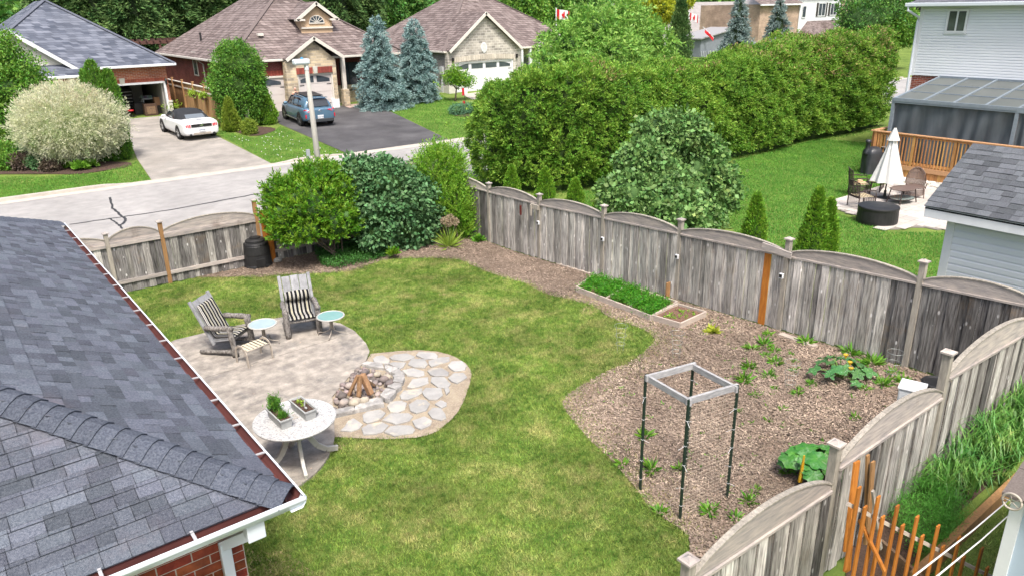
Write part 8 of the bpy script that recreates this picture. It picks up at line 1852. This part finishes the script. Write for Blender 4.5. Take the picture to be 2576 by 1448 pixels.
def crown_tree(name, label, base, ells, n, per, spread, size, asp, mat, trunk=.18, jit=.8, droop=.1, cat='tree', group=None, low=-.8, core=.6, corem=None, limbs=6, rin=.7, sprig=0):
    base = _v(base); T = thing(name, label, cat, tuple(base), group=group); cs = [e[0] for e in ells]; rs = [e[1] for e in ells]
    
    if sprig: P, d = clumps(cs, rs, n, 1, spread, low=low, rin=rin); V_ = sprigs(P-d*sprig*.4, d+_v([0,0,.2]), sprig, per, size, asp, droop=droop)
    else: P, d = clumps(cs, rs, n, per, spread, low=low, rin=rin); V_ = leaves(P, d, size, asp, jit=jit, droop=droop)
    fast_mesh('crown', V_, 4, mat, T)
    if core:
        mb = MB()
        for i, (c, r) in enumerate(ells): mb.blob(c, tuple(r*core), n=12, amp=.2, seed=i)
        mb.build('inner_foliage', corem or m_leafshade, T, smooth=True)
    c0 = sum(cs)/len(cs); fork = _v([base[0]*.6+c0[0]*.4, base[1]*.6+c0[1]*.4, base[2]*.5+c0[2]*.5]); mb = MB(); mb.tube([base-_v([0,0,.1]), base*.5+fork*.5, fork], [trunk, trunk*.8, trunk*.65], 10)
    for i in range(min(limbs, len(cs))): mb.tube([fork, fork*.5+cs[i]*.5+rng.normal(size=3)*.15, cs[i]], [trunk*.5, trunk*.3, trunk*.12], 6)
    mb.build('trunk', m_bark3, T, smooth=True, recalc=False); return T
m_mid = M('mid green leaf', (.075,.20,.02), (.18,.35,.045), scale=1.2, rough=.6, rnd=.35, hue=.025, trans=.3)
m_ash = M('light ash leaf', (.15,.33,.045), (.30,.50,.11), scale=1.4, rough=.5, rnd=.3, hue=.02, trans=.35, spec=.4)
m_far = M('far maple leaf', (.05,.15,.028), (.115,.26,.04), scale=.5, rough=.7, rnd=.4, hue=.025, trans=.25)
m_gold = M('golden leaf', (.42,.42,.02), (.28,.36,.02), scale=1, rough=.6, rnd=.3, hue=.015, trans=.35)
# ash tree just behind the hedge
YA = 27.
crown_tree('ash_tree', 'light green ash tree rising behind the clipped hedge', pY(1530,300,YA)*_v([1,1,0]),
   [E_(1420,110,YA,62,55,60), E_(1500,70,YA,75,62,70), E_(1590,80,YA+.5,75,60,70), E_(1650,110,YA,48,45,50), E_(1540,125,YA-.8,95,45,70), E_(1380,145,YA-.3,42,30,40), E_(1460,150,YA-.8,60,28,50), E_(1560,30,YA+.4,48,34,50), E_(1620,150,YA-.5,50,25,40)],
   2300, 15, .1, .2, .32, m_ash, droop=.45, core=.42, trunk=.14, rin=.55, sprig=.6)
# left edge tree
YT = pg(20,385)[1]
crown_tree('maple_tree', 'leafy green tree at the left edge in front of the porch', pg(25,385),
   [E_(48,170,YT,42,42,50), E_(10,140,YT,34,42,45), E_(70,215,YT-.4,50,45,50), E_(20,230,YT-.6,60,60,60), E_(90,255,YT,34,40,40), E_(25,300,YT-.8,58,52,55), E_(-30,200,YT,60,70,60), E_(15,105,YT,20,22,22)],
   1700, 12, .17, .15, .5, m_mid, trunk=.16, rin=.6, core=.45)
# variegated willow, lollipop shaped
bw = pg(186,418); YW = bw[1]+.3; WT = thing('dappled_willow', 'round cream and green dappled willow standard tree on the far lawn', 'tree', tuple(bw))
m_wil = M('dappled willow leaf', (.50,.54,.32), (.78,.76,.60), scale=2.2, rough=.7, rnd=.22, hue=.02, trans=.35, big=((.26,.42,.14),1.4,.52,.68))
c_, r_ = E_(178,312,YW,106,74,90); 
P0w, dw = clumps([c_], [r_], 5200, 1, 0., low=-.8, rin=.84); 
P = []; D = []; nst = 6
for k in range(nst): P.append(P0w+dw*_v([.085*k])[0]+_v([0,0,.03*k-.006*k*k])+rng.normal(size=P0w.shape)*.03); D.append(dw+_v([0,0,.25]))
P = np.vstack(P); D = np.vstack(D); P = np.repeat(P, 3, 0)+rng.normal(size=(len(P)*3,3))*.03; D = np.repeat(D, 3, 0); fast_mesh('crown', leaves(P, D, .11, .22, jit=.55), 4, m_wil, WT)
# spiky shoots on top
nn = 190; a = rng.uniform(0,6.283,nn); rr3 = rng.uniform(0,1,nn)**.5; B = np.c_[c_[0]+r_[0]*rr3*np.cos(a)*.9, c_[1]+r_[1]*rr3*np.sin(a)*.9, c_[2]+r_[2]*np.sqrt(1-rr3**2*.8)]
dv = np.c_[np.cos(a)*rr3*.7, np.sin(a)*rr3*.7, np.full(nn,1.)]; P = np.vstack([B+dv*s for s in np.linspace(0,.55,12)]); D = np.tile(dv,(12,1)); P = np.repeat(P,2,0)+rng.normal(size=(len(P)*2,3))*.025; D = np.repeat(D,2,0)
fast_mesh('young_shoots', leaves(P, D/np.linalg.norm(D,axis=1)[:,None], .10, .2, jit=.4), 4, M('pink cream shoot', (.60,.52,.36), (.66,.60,.44), scale=3, rough=.7, rnd=.2, trans=.35), WT)
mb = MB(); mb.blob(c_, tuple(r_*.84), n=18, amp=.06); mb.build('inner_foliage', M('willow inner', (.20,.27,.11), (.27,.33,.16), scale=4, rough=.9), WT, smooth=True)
mb = MB(); mb.tube([bw-_v([0,0,.1]), _v([bw[0],bw[1]+.1,c_[2]-r_[2]*.6])], [.11,.10], 10); mb.build('trunk', m_bark3, WT, smooth=True)
# arborvitae trio
m_arb = M('arborvitae', (.075,.20,.015), (.13,.28,.03), scale=4, rough=.7, rnd=.35, hue=.02, trans=.25)
for (u, v), vt, r, lab in (((258,402),178,.34,'arborvitae column left of the trio beside the open garage'),((277,404),155,.42,'tallest arborvitae column, middle of the trio'),((312,400),178,.36,'arborvitae column right of the trio at the drive edge')):
    p = pg(u, v); T = thing('arborvitae', lab, 'arborvitae', tuple(p), group='arborvitae trio by the garage'); h = h_at(p[0],p[1],vt)-p[2]; n = 2600
    t = rng.uniform(0,1,n); a = rng.uniform(0,6.283,n); prof_ = np.where(t < .1, .8+t*2, np.where(t < .55, 1, np.sqrt(np.clip(1-((t-.55)/.45)**1.8,0,1)))); rr4 = r*prof_*(1+rng.uniform(-.12,.08,n)+.06*np.sin(a*4+t*14))
    P = np.c_[rr4*np.cos(a), rr4*np.sin(a), t*h]+p; D = np.c_[np.cos(a)*.5,np.sin(a)*.5,np.full(n,1.)]; P = np.repeat(P,4,0)+rng.normal(size=(n*4,3))*.04; D = np.repeat(D,4,0)
    fast_mesh('foliage', leaves(P, D/np.linalg.norm(D,axis=1)[:,None], .11, .35, jit=.3), 4, m_arb, T)
    mb = MB(); mb.lathe(tuple(p), [(r*.75,.02),(r*.88,h*.1),(r*.88,h*.55),(r*.6,h*.8),(.02,h*.97)], n=12); mb.build('inner_foliage', m_cedshade, T, smooth=True)
# cedars around the fence end
def cedarpx(lab, uv, vt, wpx, mat=None, n=1600, **k):
    p = pg(*uv); pp = ppm(uv[0], uv[1], p[1]); return cedar(lab, p, h_at(p[0],p[1],vt)-p[2], wpx/pp/2, n, mat=mat, size=.13, group=None, name='cedar_tree', **k)
m_c2 = M('fresh cedar', (.07,.20,.02), (.14,.30,.035), scale=2.5, rough=.65, rnd=.35, hue=.02, trans=.3)
p = pg(600,318); YC = p[1]
crown_tree('cedar_tree', 'broad bright green cedar tree between the two driveways', p, [E_(597,165,YC,58,48,58), E_(597,215,YC,66,52,62), E_(600,262,YC,52,48,52), E_(600,295,YC,45,28,45), E_(590,130,YC,36,24,36), E_(630,190,YC-.2,32,40,32)], 2400, 11, .11, .14, .4, m_c2, trunk=.14, jit=.7, core=.8, cat='cedar', rin=.85, corem=m_cedshade)
cedarpx('small cone cedar at the left edge of the dark drive', (668,312), 210, 56, m_ced)
cedarpx('small yellowish cedar in front of the broad cedar tree', (584,330), 250, 40, M('yellowish cedar', (.15,.24,.02),(.24,.31,.035), scale=4, rough=.7, rnd=.3, trans=.25))
cedarpx('dark cone shaped shrub beside the porch of the stone gable house', (884,250), 190, 34, m_arb)
p = pg(627,338); crown_tree('round_shrub', 'small golden green round shrub by the lattice panel', p, [E_(627,322,p[1],17,20,17)], 420, 9, .06, .08, .5, MATS['yellowish cedar'], trunk=.03, cat='shrub', corem=m_cedshade, core=.8)
# lattice panel
p = pg(618,322); T = thing('lattice_panel', 'weathered garden screen panel with lattice top among the cedars', 'screen', tuple(p), R_(-38)); zt_ = h_at(p[0],p[1],254)-p[2]
mb = MB(); mb.box((0,0,zt_*.33),(.62,.03,zt_*.66)); mb.build('panel', m_greywood, T, world=False); mb = MB()
for k in range(4): mb.box((-.3+.2*k,0,zt_*.83),(.035,.035,zt_*.34)); 
mb.box((0,0,zt_),(.66,.04,.04)); mb.box((0,0,zt_*.68),(.66,.04,.04)); mb.box((0,0,zt_*.84),(.62,.03,.02)); mb.build('lattice', m_bedw, T, world=False); mb = MB()
mb.box((0,.02,zt_*.84),(.58,.008,zt_*.3)); mb.build('screen', M('pale screen', (.38,.37,.33), rough=.9), T, world=False)
# flowers, dead vine, planters
p = pg(562,314); T = tuft('pink_flowers', 'clump of pink flowers at the edge of the cedar bed', 'flowers', p, .35, 260, .1, .5, M('pink petals', (.62,.25,.38), (.7,.4,.5), scale=9, rough=.7, rnd=.3, trans=.2), up=.8, h=.12)
tuft('pink_flowers', 'second smaller pink flower clump nearer the street', 'flowers', pg(575,322), .25, 140, .09, .5, MATS['pink petals'], up=.8, h=.1)
# tan board fence beside the blue-roofed house
m_tan = M('honey cedar fence', (.40,.235,.115), (.30,.17,.08), scale=4, stretch=(4,4,.6), rough=.85, rnd=.16, bump=.2)
XF = 13.25; q0 = pX(432,198,XF); q1 = pX(542,231,XF); print('tan fence', q0, q1)
TF = thing('board_fence', 'honey coloured cedar fence between the blue-roofed and brown-roofed houses', 'fence', (XF, q1[1], float(gz(XF,q1[1]))))
Ya, Yb = q1[1]-.4, min(q0[1]+2.5, 60.); tb = MB().box((0,0,.5),(.02,.13,1)).mesh('board', m_tan); zt_ = (q0[2]+q1[2])/2; y = Ya
while y < Yb: zg_ = float(gz(XF,y)); piece('board', tb, TF, _v([XF,y,zg_])-wloc(TF), None, (1,1,zt_-zg_)); y += .136
y = Ya
while y < Yb: zg_ = float(gz(XF,y)); mb = MB(); mb.box((XF-.06,y,(zg_+zt_+.16)/2),(.11,.11,zt_-zg_+.16)); pp_ = mb.build('post', m_tan, TF); mb = MB(); mb.box((XF-.06,y,zt_+.18),(.15,.15,.04)); mb.build('post_cap', m_tan, pp_); y += 2.3
mb = MB(); mb.bb((XF-.08,Ya,zt_-.02),(XF+.05,Yb,zt_+.03)); mb.bb((XF-.045,Ya,zt_-.35),(XF-.012,Yb,zt_-.27)); mb.build('rail', m_trim, TF)
m_lime2 = M('lime sweet potato leaf', (.30,.42,.04), (.20,.34,.03), scale=6, rough=.6, rnd=.3, trans=.35)
for u, v, lab in ((486,237,'hanging planter with lime leaves on the honey fence, left one'),(513,243,'hanging planter with lime leaves on the honey fence, right one')):
    q = pX(u, v, XF-.2); T = thing('hanging_planter', lab, 'planter', tuple(q), group='hanging planters on the honey fence'); mb = MB(); mb.box((0,0,-.1),(.22,.55,.2)); mb.build('trough', MATS['dark walnut'], T, world=False)
    P = rng.normal(size=(260,3))*np.array([.12,.22,.09])+_v([-.05,0,.06]); o = fast_mesh('leaves', leaves(P, unit(260), .12, .6), 4, m_lime2); o.parent = T
p = pg(436,288); T = thing('potted_plant', 'lime green potted plant at the stone base right of the garage', 'plant', tuple(p)); mb = MB(); mb.lathe((0,0,0),[(.14,0),(.2,.3),(.22,.32),(.0,.3)],n=14); mb.build('pot', m_dk, T, world=False)
P = rng.normal(size=(320,3))*np.array([.22,.2,.1])+_v([0,0,.48]); N_ = unit(320); N_[:,2] = abs(N_[:,2]); o = fast_mesh('leaves', leaves(P, N_, .2, .22), 4, m_lime2); o.parent = T
# brown dead vine column
p = pg(546,305); n = 700; t = rng.uniform(0,1,n); a = rng.uniform(0,6.283,n); rv = .22*(1.1-.4*t); P = np.c_[rv*np.cos(a), rv*np.sin(a), t*2.3]+p; fo = fast_mesh('dead_shrub', leaves(np.repeat(P,4,0)+rng.normal(size=(n*4,3))*.04, unit(n*4), .09, .5), 4, M('rust brown leaf', (.26,.12,.06), (.18,.09,.05), scale=5, rough=.9, rnd=.3)); tag(fo, 'rust brown dead shrub column at the street end of the honey fence', 'shrub')
# border plants left
bedl = poly_at([(-60,385),(60,368),(110,372),(270,408),(330,408),(332,420),(250,432),(200,440),(100,438),(-60,440)]); struct(drape('soil_bed', smooth_poly(bedl,1), .015, m_pot))
bedm = poly_at([(545,305),(560,300),(640,318),(694,322),(690,332),(640,345),(600,335),(560,322)]); struct(drape('soil_bed', smooth_poly(bedm,1), .015, m_pot))
bedt = poly_at([(1140,285),(1170,278),(1205,282),(1200,292),(1165,295),(1140,292)]); struct(drape('soil_bed', smooth_poly(bedt,1), .015, m_pot))
m_host = M('lime hosta leaf', (.14,.34,.03), (.22,.42,.05), scale=3, rough=.5, rnd=.25, trans=.3)
for u, v, r, lab in ((150,425,.55,'lime green hosta left of the willow trunk'),(205,428,.5,'lime green hosta right of the willow trunk'),(232,422,.4,'small lime hosta clump nearest the drive')):
    tuft('hosta', lab, 'plant', pg(u, v), r, 110, r*.62, .55, m_host, up=.7, h=.1)
m_redb = M('dark bronze leaf', (.07,.045,.04), (.10,.08,.05), scale=5, rough=.6, rnd=.3)
for u, v, r, mt, lab in ((110,425,.5,m_g2,'dark green bushy plant left of the hostas'),(85,405,.6,m_g2,'dark green shrub under the left tree'),(60,425,.5,m_redb,'bronze leaved low shrub in the left border'),(15,410,.7,m_mid,'green leafy shrub at the far left border'),(30,425,.5,m_mid,'low green clump in front of the left tree'),(150,400,.5,m_g2,'dark shrub hidden under the willow'),(130,430,.3,m_redb,'small bronze plant beside the hosta')):
    p = pg(u, v); crown_tree('border_shrub', lab, p, [(p+_v([0,0,r*.6]), _v([r,r,r*.65]))], 330, 9, .08, .12, .45, mt, trunk=.03, cat='shrub', core=.75)
for u, v, lab in ((1150,288,'left mound of the blue-green shrub ring in the lawn bed'),(1172,284,'middle mound of the blue-green shrub ring in the lawn bed'),(1195,286,'right mound of the blue-green shrub ring in the lawn bed')):
    p = pg(u, v); crown_tree('border_shrub', lab, p, [(p+_v([0,0,.25]), _v([.5,.5,.33]))], 300, 8, .07, .09, .3, M('blue green leaf', (.07,.17,.09), (.10,.24,.13), scale=4, rough=.7, rnd=.3), trunk=.02, cat='shrub', core=.8)
# little maple by the stone house
p = pg(1145,255); crown_tree('small_tree', 'small bright green tree in front of the white garage door', p, [E_(1135,195,p[1],20,16,22), E_(1155,200,p[1],26,17,24), E_(1178,205,p[1],16,13,18), E_(1145,180,p[1],14,12,15)], 480, 10, .12, .12, .5, m_g1, trunk=.07, cat='tree', rin=.5, core=.4)
# dark spruces and trees behind the houses
for k, (u, Y, h, r, lab) in enumerate(((175,74,15,4.2,'tall dark spruce behind the blue roof, far left'),(265,71,14,4.0,'dark spruce with drooping boughs behind the blue roof'),(340,69,12.5,3.6,'dark spruce nearest the gap between the two roofs'),(430,76,16,4.4,'dark spruce rising above the gap between roofs'),(520,78,16,4.3,'dark spruce behind the left slope of the brown roof'),(850,70,15,3.6,'dark spruce right of the tan dormer'),(905,73,15,3.8,'dark spruce behind the blue spruces'))):
    b = pY(u, 120, Y); b[2] = .62; conifer('dark_spruce', lab, b, h, r, 34, 40, m_spr, .42, droop=.45, group='dark spruces behind the houses', seed=20+k, power=.6)
for k, (u, v, Y, ru, rv, mt, lab) in enumerate(((950,20,78,60,60,m_far,'dense maple between the two brown roofs'),(1005,-20,80,60,50,m_far,'second maple behind the blue spruces'),(600,-20,84,70,40,m_far,'tree crown above the brown roof'),(1250,-10,70,60,45,m_far,'maple behind the stone gable house, left'),(1310,25,67,62,52,m_mid,'bright maple behind the stone gable house'),(1370,10,68,60,60,m_mid,'maple beside the tall flag pole'),(1440,-10,72,60,50,m_far,'dark crown behind the ash tree'),(1640,20,52,52,46,m_gold,'golden yellow tree behind the ash tree'),(1700,-10,56,40,30,m_gold,'golden crown behind the dark conifer'),(2200,30,40,85,62,m_far,'large green tree beside the white siding house'),(2260,70,38,50,40,m_mid,'lower leafy crown touching the white siding house'),(460,20,90,120,60,m_far,'tree crown far behind the spruces'))):
    c, r = E_(u, v, Y, ru, rv); b = _v([c[0], c[1], .6]); k2 = [(c, r), (c+r*_v([.5,0,-.35]), r*.7), (c+r*_v([-.5,0,-.3]), r*.75), (c+r*_v([0,-.2,.45]), r*.6)]
    crown_tree('broadleaf_tree', lab, b, k2, 900, 12, .3 if Y > 60 else .2, .34 if Y > 60 else .24, .6, mt, trunk=.22, group='trees behind the houses', core=.72, rin=.75)
b = pY(1706,160,48.); b[2] = .5; cedar('dark narrow conifer between the golden tree and grey shed', b, h_at(b[0],b[1],-12)-.5, 1.15, 2200, mat=m_spr, size=.2, group=None, name='conifer_tree', wob_=.15)
# wooded backdrop so that no bare horizon shows
nT = 420; xx = rng.uniform(-60, 170, nT); yy = rng.uniform(92, 125, nT); hh_ = rng.uniform(7, 13, nT); P = []; 
for i in range(nT):
    m = 95; d = unit(m); d[:,2] = abs(d[:,2]); P.append(_v([xx[i],yy[i],hh_[i]*.45])+d*_v([3.6,3.6,hh_[i]*.55])*rng.uniform(.8,1,(m,1)))
P = np.vstack(P); P = np.repeat(P, 3, 0)+rng.normal(size=(len(P)*3,3))*.35; o = fast_mesh('far_woodland', leaves(P, unit(len(P)), .75, .6), 4, m_far); o['kind'] = 'stuff'
# pergola seen between the roofs
q = pY(400,100,66.); T = thing('pergola', 'dark brown timber pergola between the blue and brown roofs', 'pergola', (q[0],66,.6)); zt_ = pY(400,108,66)[2]; m_perg = M('dark pergola timber', (.10,.05,.04), rough=.9)
for x in (-2.6,0,2.6): mb = MB(); mb.box((x,0,(zt_-.6)/2),(.18,.18,zt_-.6)); mb.build('post', m_perg, T, world=False)
for y in (-.1,.1): mb = MB(); mb.box((0,y,zt_-.6+.05),(6.4,.06,.26)); mb.build('beam', m_perg, T, world=False)
for k in range(13): mb = MB(); mb.box((-3+.5*k,0.6,zt_-.38),(.08,2.4,.18)); mb.build('rafter', m_perg, T, world=False)
mb = MB(); mb.bb((-4.5,1.2,0),(5,1.3,zt_-.6-1.0)); mb.build('screen_wall', MATS['dark walnut'], T, world=False)
# far lawns: short blades
m_blade3 = M('far lawn blade', (.085,.235,.028), (.155,.335,.045), scale=.8, rough=.75, detail=8, rnd=.25, hue=.015, trans=.35, big=((.24,.33,.09),.5,.6,.8))
for px in ([(-40,445),(110,445),(250,435),(335,412),(345,405),(398,466),(0,520),(-60,524)],[(525,325),(560,330),(640,348),(692,330),(704,318),(876,388),(692,416)],[(905,262),(960,272),(1060,258),(1110,240),(1130,250),(1250,300),(1190,347),(1130,350),(957,270)],[(545,300),(560,325),(530,330)]):
    poly = [(x, max(y, 33.76)) for x, y in poly_at(px)]; blades('lawn_grass', poly, 420, .06, .03, m_blade3, dz=0.)
blades('lawn_grass', [(-2,20.2),(40,20.2),(40,25),(-2,25)], 120, .08, .03, m_blade3)
blades('lawn_grass', [(-4,33.75),(5.8,33.75),(5.8,36.5),(-4,36.5)], 420, .06, .03, m_blade3)
# clover heads in the far lawn
P = scatter(poly_at([(560,340),(640,352),(700,330),(850,385),(692,412)]), 55); P = np.c_[P, gz(P[:,0],P[:,1])+.06]; mb = MB()
for i, p in enumerate(P): mb.blob(p, (.022,.022,.02), n=5, seed=i)
mb.build('clover_flowers', m_wh, None, kind='stuff', recalc=False)
for p_, lab in (((1940,345),''),): pass
